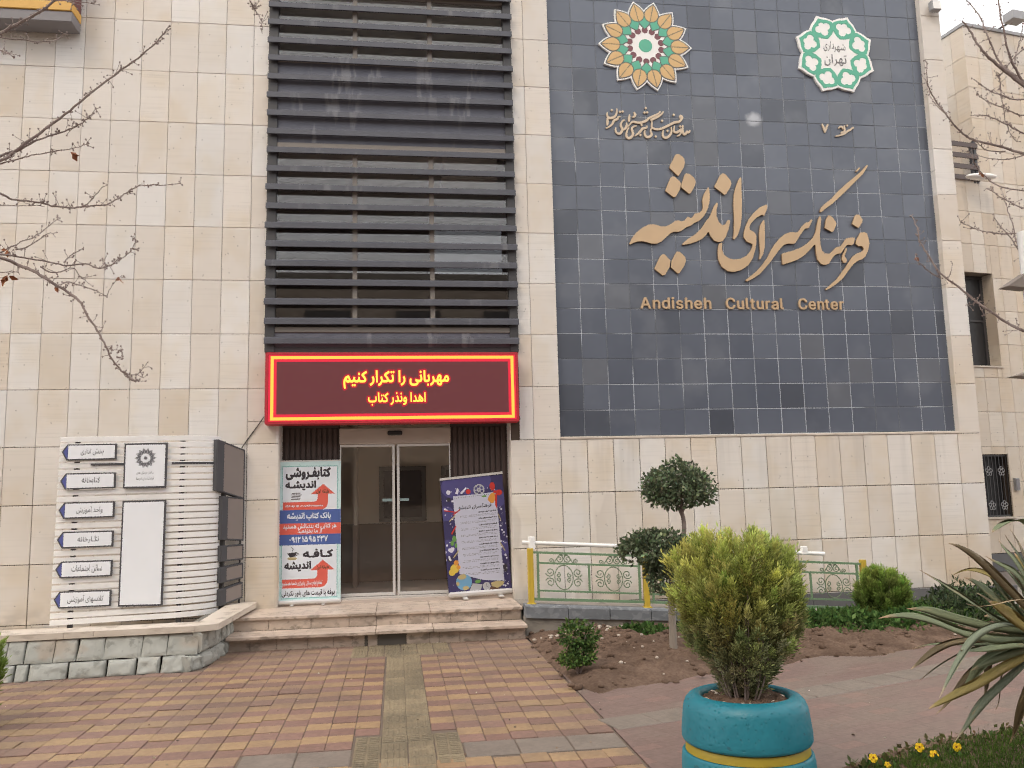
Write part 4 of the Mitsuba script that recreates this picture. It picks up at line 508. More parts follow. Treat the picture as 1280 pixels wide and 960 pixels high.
for x in (-0.98, -0.635): again(g, 'band_slab', mikit.ply(top_slab(0.338, 0.318, 0.03, 0.005), 'grey_band'), T().translate([x, 5.535, rng.normal(0, .001)]))

# red garden path: one worn surface, the pieces of the grey band across it
PATH = Polygon([(1.475, -3), (1.475, 7.9), (1.70, 7.6), (2.8, 7.75), (3.75, 8.1), (5.2, 8.40), (6.9, 9.05), (16.2, 12.2), (16.2, 15.02), (30, 15.02), (30, -3)])
g = thing('garden_path', kind='structure')
put(g, flat_xy(PATH, -0.028, -0.002), 'path_red')
bx = np.array([1.50, 5.92]); dirb = np.array([0.962, 0.272])
for k in range(15):
    a = bx + dirb * (0.36 * k); m = top_slab(0.352, 0.30, 0.03, 0.004)
    m = xf(m, rotz(math.atan2(dirb[1], dirb[0]) + 0.012 * k))
    again(g, 'band_slab', mikit.ply(m, 'grey_band'), T().translate([a[0], a[1] + 0.0022 * k * k, 0.0025 + rng.normal(0, .0006)]))

# soil bed
def blob_sheet(poly, step, zf):
    x0, y0, x1, y1 = poly.bounds
    xs, ys = np.arange(x0, x1 + step, step), np.arange(y0, y1 + step, step)
    X, Y = np.meshgrid(xs, ys, indexing='ij'); from shapely import contains_xy
    ins = contains_xy(poly.buffer(step * .6), X, Y); Z = zf(X, Y)
    idx = np.arange(X.size).reshape(X.shape); V = np.stack([X, Y, Z], -1).reshape(-1, 3); F = []
    ok = ins[:-1, :-1] & ins[1:, :-1] & ins[1:, 1:] & ins[:-1, 1:]
    a, b, c, d = idx[:-1, :-1][ok], idx[1:, :-1][ok], idx[1:, 1:][ok], idx[:-1, 1:][ok]
    return V, np.vstack([np.stack([a, b, c], 1), np.stack([a, c, d], 1)])
_e = np.array([(1.50, 7.25), (1.62, 7.02), (2.8, 7.42), (3.75, 7.82), (5.2, 8.12), (6.9, 8.77), (9.5, 9.8)]); _t = np.linspace(0, 6, 220); _e = np.stack([np.interp(_t, np.arange(7), _e[:, 0]), np.interp(_t, np.arange(7), _e[:, 1])], 1)
_e[:, 1] += (meshkit.fbm(np.stack([_e[:, 0] * 2.2, _t * 0, _t * 0], -1), 4, 5) - .52) * .42 * np.clip((_t - .2) * 2, 0, 1)
SOIL = Polygon([(1.48, 9.92), (1.46, 8.4)] + [tuple(q) for q in _e] + [(9.5, 10.2), (1.48, 10.2)]).buffer(0)
from shapely import distance as sdist, points as spts
def soil_z(X, Y):
    P = np.stack([X, Y, X * 0], -1)
    h = 0.10 * meshkit.fbm(P * 1.8, 3, 4) + 0.085 * meshkit.fbm(P * 7, 3, 9) + 0.040 * meshkit.fbm(P * 22, 2, 2)
    e = np.clip(sdist(SOIL.exterior, spts(X.ravel(), Y.ravel())).reshape(X.shape) / 0.45, 0, 1)
    return -0.010 + np.clip(e * 8, 0, 1) * (.006 + .014 * meshkit.noise(P * 11, 8)) + (h - 0.02) * e ** 0.8
g = thing('soil_bed', kind='structure')
put(g, blob_sheet(SOIL, 0.025, soil_z), 'soil', True)
def lump(r, seed, flat=0.7):
    m = trimesh.creation.icosphere(1, r); v = np.array(m.vertices)
    v *= 0.65 + 0.7 * meshkit.noise(v / r * 1.4 + seed, 3)[:, None]; v[:, 2] *= flat
    return v, np.array(m.faces)
from shapely import contains_xy
def scatter(poly, n, r=rng):
    x0, y0, x1, y1 = poly.bounds; out = []
    while len(out) < n:
        q = np.stack([r.uniform(x0, x1, n * 2), r.uniform(y0, y1, n * 2)], 1)
        out += list(q[contains_xy(poly, q[:, 0], q[:, 1])])
    return np.array(out[:n])
P = scatter(SOIL.buffer(0.10), 620); ms = []
for i, (x, y) in enumerate(P):
    r = abs(rng.normal(0.012, 0.011)) + 0.006
    ms.append(move(lump(r, i), x, y, float(soil_z(np.array([x]), np.array([y]))[0]) + r * 0.15))
s_ = thing('soil_clods', 'brown clods lying on the bare soil bed', 'soil clods', kind='stuff'); put(s_, cat(*ms), 'soil', 50)
P = np.vstack([scatter(SOIL.buffer(-0.05), 50), np.stack([rng.uniform(1.5, 2.9, 46), rng.normal(9.62, 0.05, 46)], 1)]); ms = []
for i, (x, y) in enumerate(P):
    r = abs(rng.normal(0.010, 0.006)) + 0.006; ms.append(move(lump(r, i + 500), x, y, float(soil_z(np.array([x]), np.array([y]))[0]) + r * 0.4))
s_ = thing('pebbles', 'pale pebbles strewn over the bare soil bed', 'pebbles', kind='stuff'); put(s_, cat(*ms), 'pebble', 50)

# ------------------------------------------------------------------ the cultural centre
B = thing('cultural_center', 'pale stone clad building with louvred window, slate panel and glass entrance', 'building')
wall = part(B, 'stone_wall', cat(
    box(-9, -1.66, YF + .022, 11.6, -.02, 10.45), box(-1.66, -1.475, YF + .022, 11.6, -.02, 2.62), box(1.49, 2.13, YF + .022, 11.6, -.02, 2.62), box(1.62, 2.13, YF + .022, 11.6, 2.62, 10.45),
    box(2.13, 7.87, YF + .022, 11.6, -.02, 2.34), box(7.87, 8.165, YF + .022, 11.6, -.02, 10.45), box(2.13, 7.87, YT + .03, 11.6, 2.34, 10.45),
    box(-1.66, 1.62, YF + .2, 11.6, 9.15, 10.45), box(7.87, 8.165, 11.6, 20, -.02, 10.45), box(-9, -8.7, 11.6, 20, -.02, 10.45), box(-8.7, .3, 19.7, 20, -.02, 10.45), box(3.2, 7.87, 19.7, 20, -.02, 10.45), box(.3, 3.2, 19.7, 20, -.02, 5.2), box(.3, 3.2, 19.7, 20, 8.7, 10.45)), 'joint')
part(B, 'roof', box(-9.05, 8.2, YF - .02, 20.05, 10.45, 10.62), 'concrete')
def lay(parent, x0, x1, z0, z1, y=YF, mat='stone_cladding', gap=0.005, name='stone_panel'):
    if z1 < 2.5: gap = 0.0085
    again(parent, name, shapes_for(round(x1 - x0 - gap, 4), round(z1 - z0 - gap, 4), mat), T().translate([x0 + gap / 2, y + rng.normal(0, .0012), z0 + gap / 2]))
_sh = {}
def shapes_for(w, h, mat, t=0.022, b=0.0035):
    k = (w, h, mat)
    if k not in _sh: _sh[k] = mikit.ply(slab(w, h, t, b), mat)
    return _sh[k]
for j in range(-2, 12):
    z1 = PZ0 - PH * j; z0 = z1 - PH
    for k in range(-2, 9):
        x0 = PX0 + PW * k; x1 = x0 + PW
        if k == 8:
            if j < 7: lay(wall, x0, -1.640, z0, z1)
            elif j == 7:
                lay(wall, x0, -1.640, 2.62, z1); lay(wall, x0, -1.462, z0, 2.62)
            else: lay(wall, x0, -1.462, z0, z1)
        else: lay(wall, x0, x1, z0, z1)
    # strip between louvre and slate, and the pillar at the far end
    if j < 8:
        for x0, x1 in ((1.600, QX0), (QX0, QX0 + PW)):
            lay(wall, x0, x1, z0, z1)
        lay(wall, 7.862, 8.172, z0, z1)
    else:
        for k in range(0, 18):
            lay(wall, QX0 + PW * k, min(QX0 + PW * (k + 1), 8.172), z0, z1)
        lay(wall, 1.475, QX0, z0, z1)
part(wall, 'stone_panel', cat(*[move(slab(PW - .006, PH - .006, .022, .0035), PX0 + PW * k + .003, YF, PZ0 - PH * (j + 1) + .003) for k in range(-12, -2) for j in range(-2, 12)]), 'stone_cladding', kind='stuff')   # beyond the frame
# returns: sides of the slate recess, the entrance jambs, the wall's end
part(B, 'reveal', box(7.861, 7.87, YF + .004, YT + .03, 2.345, 10.4), 'stone_cladding'); part(B, 'reveal', box(2.136, 2.145, YF + .024, YT + .03, 2.345, 10.4), 'stone_cladding')
part(B, 'jamb', cbox(-1.475, -1.462, YF + .024, 11.34, 0.30, 2.60, .003), 'stone_cladding')
part(B, 'jamb', cbox(1.475, 1.488, YF + .024, 11.34, 0.30, 2.60, .003), 'stone_cladding')
part(B, 'ledge', cbox(2.138, 7.868, YF - .012, YT + .028, 2.338, 2.372, .006), 'coping_stone')
part(B, 'skirting', cat(*[cbox(a, a + .995, YF - .016, YF + .02, -0.02, 0.238 - 0.006 * abs(math.sin(a)), .004) for a in np.arange(1.5, 8.1, 1.0)]), 'skirting')

# slate panel
S = part(B, 'slate_wall', box(TX0 - .002, 7.86, YT + .0045, YT + .029, 2.374, 10.4), 'grout')
tiles = []
for r in range(0, 23):
    for c in range(17):
        x0 = TX0 + TS * c; x1 = min(x0 + TS, 7.858); tiles.append((r, x0, x1))
SL, slrest = {}, []
for n_, (r, x0, x1) in enumerate(tiles):
    w, y = round(x1 - x0 - .0095, 4), YT + rng.normal(0, .0006)
    tilt = rng.normal(0, .0014), rng.normal(0, .0014)
    if w not in SL: SL[w] = (slab(w, TS - .0095, .012, .002), mikit.ply(slab(w, TS - .0095, .012, .002), 'slate'))
    M = T().translate([x0 + .0055, y, TZ0 + TS * r + .0055]).rotate([1, 0, 0], math.degrees(tilt[0])).rotate([0, 0, 1], math.degrees(tilt[1]))
    if n_ < 300: again(S, 'slate_tile', SL[w][1], M)
    else: slrest.append(move(SL[w][0], x0 + .0055, y, TZ0 + TS * r + .0055))
part(S, 'slate_tile', cat(*slrest), 'slate', kind='stuff')

# louvre screen and the windows behind it
L = part(B, 'louvre_frame', cat(cbox(-1.652, -1.53, 10.912, 11.07, 3.50, 9.15), cbox(1.50, 1.612, 10.912, 11.07, 3.50, 9.15), cbox(-1.53, 1.50, 10.93, 11.06, 3.46, 3.56)), 'dark_metal')
prof = np.array([[0.0, -0.042], [0.0, 0.026], [0.010, 0.036], [0.060, 0.054], [0.060, 0.044], [0.014, 0.022], [0.014, -0.034], [0.026, -0.042]])
def slat(x0, x1):
    m = trimesh.creation.extrude_polygon(Polygon(prof), x1 - x0, engine='earcut'); v = np.array(m.vertices)
    return np.stack([x0 + v[:, 2], v[:, 0], v[:, 1]], 1), np.array(m.faces)
for k in range(22):
    z = 3.640 + 0.2543 * k; t = rng.normal(0, .0025)
    m = slat(-1.648 - abs(rng.normal(0, .006)), 1.609 + abs(rng.normal(0, .006)))
    m = xf(m, trimesh.transformations.rotation_matrix(t, [0, 1, 0])); part(L, 'slat', move(m, 0, 10.845, z), 'slat_paint')
part(B, 'spandrel', box(-1.53, 1.50, 10.945, 11.15, 6.31, 7.44), 'spandrel_paint'); part(B, 'spandrel', box(-1.53, 1.50, 10.945, 11.15, 3.47, 3.76), 'spandrel_paint')
W = part(B, 'window', cat(cbox(-0.552, -0.492, 10.925, 10.985, 3.78, 6.30), cbox(0.455, 0.517, 10.925, 10.985, 3.78, 6.30), cbox(-1.53, 1.50, 10.920, 10.980, 5.415, 5.475), cbox(-1.53, 1.50, 10.923, 10.983, 3.76, 3.83), cbox(-1.53, 1.50, 10.923, 10.983, 6.24, 6.31)), 'mullion_metal')
for x0, x1 in ((-1.53, -.55), (-.494, .457), (.515, 1.5)):
    for z0, z1 in ((3.80, 5.42), (5.47, 6.27)):
        part(W, 'pane', quad((x0, 10.955, z0), (x1, 10.955, z0), (x1, 10.955, z1), (x0, 10.955, z1)), 'coated_glass')
W = part(B, 'window', cat(cbox(-0.552, -0.492, 10.925, 10.985, 7.45, 9.1), cbox(0.455, 0.517, 10.925, 10.985, 7.45, 9.1), cbox(-1.53, 1.50, 10.920, 10.980, 7.44, 7.52), cbox(-1.53, 1.5, 10.921, 10.981, 8.42, 8.48)), 'mullion_metal')
for x0, x1 in ((-1.53, -.55), (-.494, .457), (.515, 1.5)):
    part(W, 'pane', quad((x0, 10.955, 7.5), (x1, 10.955, 7.5), (x1, 10.955, 9.1), (x0, 10.955, 9.1)), 'coated_glass')
# the room behind the upper window, with a window of its own in the back wall
part(B, 'upper_room', cat(box(-2.2, -2.15, 11.15, 15.2, 3.4, 9.3), box(2.3, 2.35, 11.15, 15.2, 3.4, 9.3), box(-2.15, 2.3, 11.152, 15.2, 3.36, 3.44), box(-2.15, .62, 15.0, 15.1, 3.44, 6.6), box(1.95, 2.3, 15.0, 15.1, 3.44, 6.6), box(.62, 1.95, 15.0, 15.1, 6.52, 6.6), box(.62, 1.95, 15.0, 15.1, 3.44, 5.66), box(-2.15, 2.3, 15.0, 15.1, 6.6, 9.3)), 'room_dark')
part(B, 'curtain', quad((.62, 15.06, 5.66), (1.95, 15.06, 5.66), (1.95, 15.06, 6.52), (.62, 15.06, 6.52)), 'curtain')  # added translucent sheet, tones down the sky in the back window
part(B, 'ceiling', box(-2.15, 2.3, 11.152, 15.0, 6.60, 6.68), 'ceiling_white'); part(B, 'ceiling', box(-2.15, 2.3, 11.152, 15.0, 9.15, 9.2), 'ceiling_white'); part(B, 'beam', box(.7, 1.5, 11.9, 12.5, 6.25, 6.595), 'ceiling_white')

# entrance: lobby, ribbed side panels, transom, sliding doors
part(B, 'lobby', cat(box(-2.3, 2.3, 13.5, 13.56, 1.249, 2.95), box(-2.36, -2.3, 11.36, 13.5, 1.249, 2.95), box(2.3, 2.36, 11.36, 13.5, 1.249, 2.95), box(-.62, -.58, 12.7, 13.5, 1.249, 2.95)), 'cream_wall')
part(B, 'dado', cat(box(-2.3, 2.3, 13.488, 13.56, .37, 1.246), box(-2.36, -2.288, 11.36, 13.488, .37, 1.246), box(2.288, 2.36, 11.36, 13.488, .37, 1.246), box(-.632, -.568, 12.69, 13.488, .37, 1.246)), 'dado')
part(B, 'lobby_floor', box(-2.3, 2.3, 11.10, 13.49, .30, .366), 'lobby_floor')
part(B, 'lobby_ceiling', box(-2.36, 2.36, 11.36, 13.56, 2.951, 3.0), 'ceiling_white')
F = part(B, 'lobby_window', cat(cbox(-.27, .46, 13.455, 13.498, 1.27, 1.335), cbox(-.27, .46, 13.455, 13.498, 2.06, 2.125), cbox(-.27, -.20, 13.455, 13.498, 1.335, 2.06), cbox(.39, .46, 13.455, 13.498, 1.335, 2.06)), 'mullion_metal')
part(F, 'opening', box(-.20, .39, 13.478, 13.497, 1.335, 2.06), 'brown_metal')
F = part(B, 'lobby_window', cat(cbox(.70, 1.35, 13.455, 13.498, 1.27, 1.335), cbox(.70, 1.35, 13.455, 13.498, 2.06, 2.125), cbox(.70, .765, 13.455, 13.498, 1.335, 2.06)), 'mullion_metal')
part(F, 'opening', box(.765, 1.35, 13.478, 13.497, 1.335, 2.06), 'brown_metal')
for x0, x1 in ((-1.462, -.735), (.715, 1.475)):
    p_ = part(B, 'side_panel', cat(box(x0, x1, 11.30, 11.36, .30, 2.60), cbox(x0, x1, 11.262, 11.30, 2.02 if x0 < 0 else .34, 2.06 if x0 < 0 else .40), cbox(x0, x1, 11.262, 11.30, 2.555, 2.60)), 'brown_metal')
    n_ = 10
    for k in range(n_):
        a = x0 + .02 + (x1 - x0 - .04) * k / n_
        part(p_, 'rib', cbox(a + .008, a + (x1 - x0) / n_ - .012, 11.268, 11.30, 2.06 if x0 < 0 else .40, 2.555, .008), 'brown_metal')
part(B, 'lintel', cat(box(-1.475, 1.488, 11.0, 11.36, 2.601, 3.40), box(-1.64, 1.60, 10.975, 11.0, 2.601, 3.46)), 'brown_metal')
part(B, 'transom', cbox(-.735, .715, 11.215, 11.355, 2.335, 2.545, .008), 'transom_metal')
part(B, 'door_sensor', cbox(-.112, .078, 11.175, 11.213, 2.443, 2.503, .012), 'black_paint')
part(B, 'threshold', cbox(-1.46, 1.474, 11.155, 11.32, .30, .388, .006), 'threshold_stone')
for x0, x1, w0, w1 in ((-.728, -.020, .016, .034), (.006, .706, .034, .016)):
    d_ = part(B, 'sliding_door', cat(cbox(x0, x0 + w0, 11.23, 11.272, .394, 2.330, .003), cbox(x1 - w1, x1, 11.23, 11.272, .394, 2.330, .003), cbox(x0 + w0, x1 - w1, 11.232, 11.27, .394, .432, .003), cbox(x0 + w0, x1 - w1, 11.232, 11.27, 2.300, 2.330, .003)), 'aluminium')
    part(d_, 'pane', quad((x0 + w0, 11.25, .432), (x1 - w1, 11.25, .432), (x1 - w1, 11.25, 2.300), (x0 + w0, 11.25, 2.300)), 'pane_glass')
    sx0, sx1 = (x1 - w1 - .13, x1 - w1 - .004) if x0 < 0 else (x0 + w0 + .004, x0 + w0 + .12)
    part(d_, 'sticker', box(sx0, sx1, 11.2465, 11.2485, 1.588, 1.622), 'enamel_mist')

# steps
S = thing('entrance_steps', 'two worn pinkish stone steps below the glass doors', 'steps')
XL, XR = -1.845, 1.47
part(S, 'core', cat(box(XL, XR - .003, 10.216, 11.16, -.02, .285), box(XL, XR - .003, 9.884, 10.21, -.02, .125)), 'mortar')
def stones(y0, y1, z0, z1, cuts, name, mat='step_stone', b=.006):
    for a, c in zip(cuts[:-1], cuts[1:]):
        part(S, name, move(cbox(a + .002, c - .002, y0, y1, z0, z1, b), 0, rng.normal(0, .003), rng.normal(0, .0015)), mat)
stones(10.150, 11.150, .286, .324, [XL, -.245, .385, XR], 'landing_slab')
stones(9.765, 10.195, .128, .168, [XL, -.24, .40, XR - .005], 'tread_slab')
stones(10.196, 10.215, .168, .285, [XL, -1.45, -.98, -.55, -.24, .12, .36, .62, .93, 1.22, XR - .02], 'riser_stone', b=.003)
cu = [XL, -1.60, -1.32, -.98, -.70, -.50, -.36]
stones(9.862, 9.882, -.01, .127, cu, 'riser_stone', b=.003)
stones(9.862, 9.882, -.01, .127, [-.33, -.22], 'riser_stone', b=.003); stones(9.870, 9.884, -.01, .127, [-.36, -.33], 'riser_stone', 'riser_dark', .003); stones(9.870, 9.884, -.01, .127, [-.22, .10], 'riser_stone', 'riser_dark', .003)
stones(9.862, 9.882, -.01, .127, [.10, .36, .47, .70, 1.0, 1.25, XR - .02], 'riser_stone', b=.003)

# stone plinth on the left
Pn = thing('stone_plinth', 'low grey green rubble stone wall with pale coping below the direction sign', 'retaining wall')
part(Pn, 'core', flat_xy(Polygon([(-6.0, 9.07), (-2.0, 9.17), (-1.90, 9.30), (-1.84, 10.93), (-2.2, 10.93), (-2.2, 9.42), (-6.0, 9.30)]), -.02, .34), 'mortar')
part(Pn, 'bed_floor', flat_xy(Polygon([(-6.0, 9.30), (-2.2, 9.42), (-2.2, 10.93), (-6.0, 10.93)]), -.02, .205), 'coping_stone')
def rough_stone(p0, p1, z0, z1, bulge, seed, lean=0.0):
    """a hewn block between two plan points, its rough face to the right of p0->p1 seen from above (towards the viewer)"""
    nx, nz = 13, 8; p0, p1 = np.array(p0, float), np.array(p1, float); d = p1 - p0; L_ = np.linalg.norm(d); d /= L_; nrm = np.array([d[1], -d[0]])
    u, w = np.meshgrid(np.linspace(0, 1, nx), np.linspace(0, 1, nz), indexing='ij')
    e = np.minimum(np.minimum(u, 1 - u) * L_, np.minimum(w, 1 - w) * (z1 - z0))
    q = np.stack([u * L_, w * (z1 - z0), u * 0 + seed * 3.7], -1)
    out = bulge * np.clip(e / .010, 0, 1) ** .5 * (-.2 + 2.4 * meshkit.fbm(q * 13, 4, 2)) + .004
    ju = (meshkit.noise(q * 7 + 3, 5) - .5) * .018 * (e < .001); jw = (meshkit.noise(q * 7 + 9, 6) - .5) * .016 * (e < .001)
    a = u * L_ + ju
    out = out - lean * (z0 + w * (z1 - z0))
    V = np.stack([p0[0] + d[0] * a + nrm[0] * out, p0[1] + d[1] * a + nrm[1] * out, z0 + w * (z1 - z0) + jw], -1).reshape(-1, 3)
    I = np.arange(nx * nz).reshape(nx, nz)
    A, Bq, C, D = I[:-1, :-1].ravel(), I[1:, :-1].ravel(), I[1:, 1:].ravel(), I[:-1, 1:].ravel()
    Fc = [np.stack([A, Bq, C], 1), np.stack([A, C, D], 1)]
    edge = list(I[:, 0]) + list(I[-1, 1:]) + list(I[-2::-1, -1]) + list(I[0, -2:0:-1]); n0 = len(V); bk = V[edge].copy(); bk[:, 0] -= nrm[0] * .06; bk[:, 1] -= nrm[1] * .06
    V = np.vstack([V, bk]); m = len(edge)
    for i in range(m):
        j = (i + 1) % m; Fc.append(np.array([[edge[i], n0 + i, n0 + j], [edge[i], n0 + j, edge[j]]]))
    return V, np.vstack(Fc)
LEAN = 0.50
def yfront(x): return 8.75 + (x + 3.6) * 0.085
ux = [-5.4, -5.05, -4.62, -4.30, -3.96, -3.66, -3.50, -3.25, -3.04, -2.80, -2.46, -2.23, -1.945]
for i in range(len(ux) - 1):
    part(Pn, 'stone', rough_stone((ux[i] + .005, yfront(ux[i])), (ux[i + 1] - .005, yfront(ux[i + 1])), .146, .350, .015, i, LEAN), 'rubble_stone', 40)
lx = [-5.4, -4.9, -4.5, -4.1, -3.78, -3.56, -3.44, -3.10, -2.76, -2.50, -2.28, -2.05]
for i in range(len(lx) - 1):
    part(Pn, 'stone', rough_stone((lx[i] + .010, yfront(lx[i])), (lx[i + 1] - .010, yfront(lx[i + 1])), -.015, .138, .034, i + 40, LEAN), 'rubble_stone', 40)
sy = [(-1.935, 9.0), (-1.905, 9.20), (-1.88, 9.42), (-1.865, 9.66), (-1.855, 9.86), (-1.85, 10.04), (-1.845, 10.24), (-1.84, 10.5), (-1.835, 10.9)]
for i in range(len(sy) - 1):
    part(Pn, 'stone', rough_stone((sy[i][0], sy[i][1] + .005), (sy[i + 1][0], sy[i + 1][1] - .005), .146, .350, .026, i + 70, .08), 'rubble_stone', 40)
sl = [(-2.03, 8.86), (-1.935, 9.03), (-1.90, 9.26), (-1.885, 9.50), (-1.87, 9.76), (-1.86, 10.02), (-1.855, 10.2)]
for i in range(len(sl) - 1):
    part(Pn, 'stone', rough_stone((sl[i][0], sl[i][1] + .004), (sl[i + 1][0], sl[i + 1][1] - .008), -.015, .136, .040, i + 90, .1), 'rubble_stone', 40)
def cope_front(x): return 8.90 + (x + 3.55) * 0.062
for a, c in ((-6.0, -4.55), (-4.55, -3.19), (-3.19, -2.92), (-2.92, -1.99)):
    pol = [(a + .002, cope_front(a)), (c - .002, cope_front(c)), (c - .002, cope_front(c) + .33), (a + .002, cope_front(a) + .33)]
    part(Pn, 'coping_slab', flat_xy(Polygon(pol), .349, .410 + rng.normal(0, .002)), 'coping_stone')
part(Pn, 'coping_slab', flat_xy(Polygon([(-1.988, cope_front(-1.988)), (-1.80, 9.08), (-1.782, 9.10), (-1.738, 9.98), (-2.02, 9.98), (-2.02, cope_front(-1.988) + .33), (-1.988, cope_front(-1.988) + .33)]), .349, .4105), 'coping_stone')
part(Pn, 'coping_slab', flat_xy(Polygon([(-1.738, 9.984), (-1.694, 10.80), (-1.70, 10.93), (-2.02, 10.93), (-2.02, 9.984)]), .349, .4095), 'coping_stone')

# ramp, its kerb wall and the path behind
def ramp_z(x): return np.interp(x, [1.49, 6.0], [.315, .02])
g = thing('ramp', kind='structure')
put(g, cat(quad((1.475, 10.24, ramp_z(1.49)), (6.2, 10.24, .012), (6.2, 10.94, .012), (1.475, 10.94, ramp_z(1.49))), quad((6.2, 9.9, .012), (16, 9.9, .012), (16, 15.09, .012), (6.2, 10.94, .012))), 'concrete')
K = thing('ramp_wall', 'low concrete ramp wall topped with grey kerb blocks under the green railing', 'low wall')
def kz(x): return np.interp(x, [1.45, 6.0], [.352, .035])
part(K, 'base_wall', (np.array([[1.478, 10.03, -.05], [5.95, 10.03, -.05], [5.95, 10.03, kz(5.95) - .10], [1.478, 10.03, kz(1.478) - .145], [1.478, 10.235, -.05], [5.95, 10.235, -.05], [5.95, 10.235, kz(5.95) - .10], [1.478, 10.235, kz(1.478) - .145]]),
     np.array([[0, 1, 2], [0, 2, 3], [4, 6, 5], [4, 7, 6], [3, 2, 6], [3, 6, 7], [0, 3, 7], [0, 7, 4], [1, 5, 6], [1, 6, 2]])), 'concrete')
for i in range(9):
    x0 = 1.485 + .50 * i; x1 = x0 + .492; z0, z1 = kz(x0), kz(x1); b = .018; h = .142 - .005 * i
    v = np.array([[x0, 9.995, z0 - h], [x1, 9.995, z1 - h], [x1, 9.995, z1 - b], [x0, 9.995, z0 - b], [x0, 9.995 + b, z0], [x1, 9.995 + b, z1], [x1, 10.236, z1], [x0, 10.236, z0], [x0, 10.236, z0 - h], [x1, 10.236, z1 - h]])
    f = np.array([[0, 1, 2], [0, 2, 3], [3, 2, 5], [3, 5, 4], [4, 5, 6], [4, 6, 7], [7, 6, 9], [7, 9, 8], [0, 9, 1], [0, 8, 9], [0, 3, 4], [0, 4, 7], [0, 7, 8], [1, 5, 2], [1, 6, 5], [1, 9, 6]])
    part(K, 'kerb_block', (v, f), 'kerb_grey')

# ------------------------------------------------------------------ the wing behind
Wg = thing('rear_wing', 'set back pale stone wing with dark windows behind the slate wall', 'building')
def WP(a, d=0.0):  # a metres along the front, d metres behind it
    return np.array([WC[0] + WD[0] * a - WD[1] * d, WC[1] + WD[1] * a + WD[0] * d])
def wbox(a0, a1, d0, d1, z0, z1):
    m = box(a0, a1, d0, d1, z0, z1); v = m[0].copy()
    v[:, 0], v[:, 1] = WC[0] + WD[0] * m[0][:, 0] - WD[1] * m[0][:, 1], WC[1] + WD[1] * m[0][:, 0] + WD[0] * m[0][:, 1]
    return v, m[1]
holes = [(-.615, .115, 3.955, 5.85), (-.595, .045, 1.00, 2.205)]
ww = part(Wg, 'stone_wall', cat(wbox(-3, -.63, .03, .5, 0, 7.74), wbox(.13, 9, .03, .5, 0, 7.74), wbox(-.63, .13, .03, .5, 0, .99), wbox(-.63, .13, .03, .5, 2.22, 3.94), wbox(-.63, .13, .03, .5, 5.86, 7.74), wbox(0.031, 9, .031, 6, 7.74, 11.2)), 'joint')
def wpanel(a0, a1, z0, z1, d=0.0):
    m = slab(a1 - a0 - .006, z1 - z0 - .006, .03, .004); v = m[0]; a = a0 + .003 + v[:, 0]; dd = d + v[:, 1]
    part(ww, 'stone_panel', (np.stack([WC[0] + WD[0] * a - WD[1] * dd, WC[1] + WD[1] * a + WD[0] * dd, z0 + .003 + v[:, 2]], 1), m[1]), 'wing_stone')
rows = [0.3145 + .681 * i for i in range(16)] + [11.2]
for z0, z1 in zip(rows[:-1], rows[1:]):
    for c in range(-3, 9):
        a0, a1 = c * .345, (c + 1) * .345
        if z1 > 7.9 and c < 0: continue
        sub = [(a0, a1, z0, z1)]
        for h0, h1, g0, g1 in holes:
            nxt = []
            for b0, b1, y0, y1 in sub:
                if b1 <= h0 or b0 >= h1 or y1 <= g0 or y0 >= g1: nxt.append((b0, b1, y0, y1)); continue
                if b0 < h0: nxt.append((b0, h0, y0, y1))
                if b1 > h1: nxt.append((h1, b1, y0, y1))
                m0, m1 = max(b0, h0), min(b1, h1)
                if y1 > g1: nxt.append((m0, m1, g1, y1))
                if y0 < g0: nxt.append((m0, m1, y0, g0))
            sub = nxt
        for s_ in sub:
            if s_[1] - s_[0] > .04 and s_[3] - s_[2] > .04: wpanel(*s_)
for z0, z1 in zip(rows[:-1], rows[1:]):
    if z0 < 7.6: continue
    for c in range(0, 8):   # the side face runs back from the corner
        m = slab(.339, z1 - z0 - .006, .03, .004); v = m[0]; dd = .345 * c + .342 - v[:, 0]; aa = v[:, 1]
        part(ww, 'stone_panel', (np.stack([WC[0] + WD[0] * aa - WD[1] * dd, WC[1] + WD[1] * aa + WD[0] * dd, z0 + .003 + v[:, 2]], 1), m[1]), 'wing_stone')
part(Wg, 'roof_edge', cat(wbox(-.02, 9, -.03, 6, 11.2, 11.27)), 'lamp_grey')
part(Wg, 'base_course', cat(wbox(-3, 9, -.02, .03, -.02, .306)), 'skirting')
wn = part(Wg, 'window', cat(wbox(-.62, .12, .30, .34, 3.95, 5.86), ), 'black_paint', label='tall narrow dark window without bars')
part(wn, 'frame', cat(wbox(-.62, -.57, .26, .30, 3.955, 5.85), wbox(.045, .115, .26, .30, 3.955, 5.85), wbox(-.57, .045, .26, .30, 5.79, 5.85), wbox(-.57, .045, .26, .30, 3.955, 4.01), wbox(-.57, .045, .26, .30, 4.9, 4.94)), 'dark_metal')
part(wn, 'pane', wbox(-.57, .045, .285, .29, 4.01, 5.79), 'black_paint')
part(wn, 'sill', wbox(-.66, .16, -.03, .30, 3.925, 3.953), 'coping_stone')
part(wn, 'reveal', cat(wbox(.116, .13, .03, .3, 3.955, 5.85), wbox(-.63, -.616, .03, .3, 3.955, 5.85)), 'wing_stone')
wn = part(Wg, 'window', wbox(-.62, .06, .20, .24, 1.0, 2.21), 'black_paint', label='dark window behind an ornamental iron grille')
part(wn, 'sill', wbox(-.65, .1, -.03, .2, .968, .998), 'coping_stone')
gr = [wbox(-.594, .044, .05, .07, 2.17, 2.2), wbox(-.594, .044, .05, .07, 1.005, 1.035)]
for k in range(8): gr.append(wbox(-.59 + .088 * k, -.575 + .088 * k, .05, .065, 1.035, 2.17))
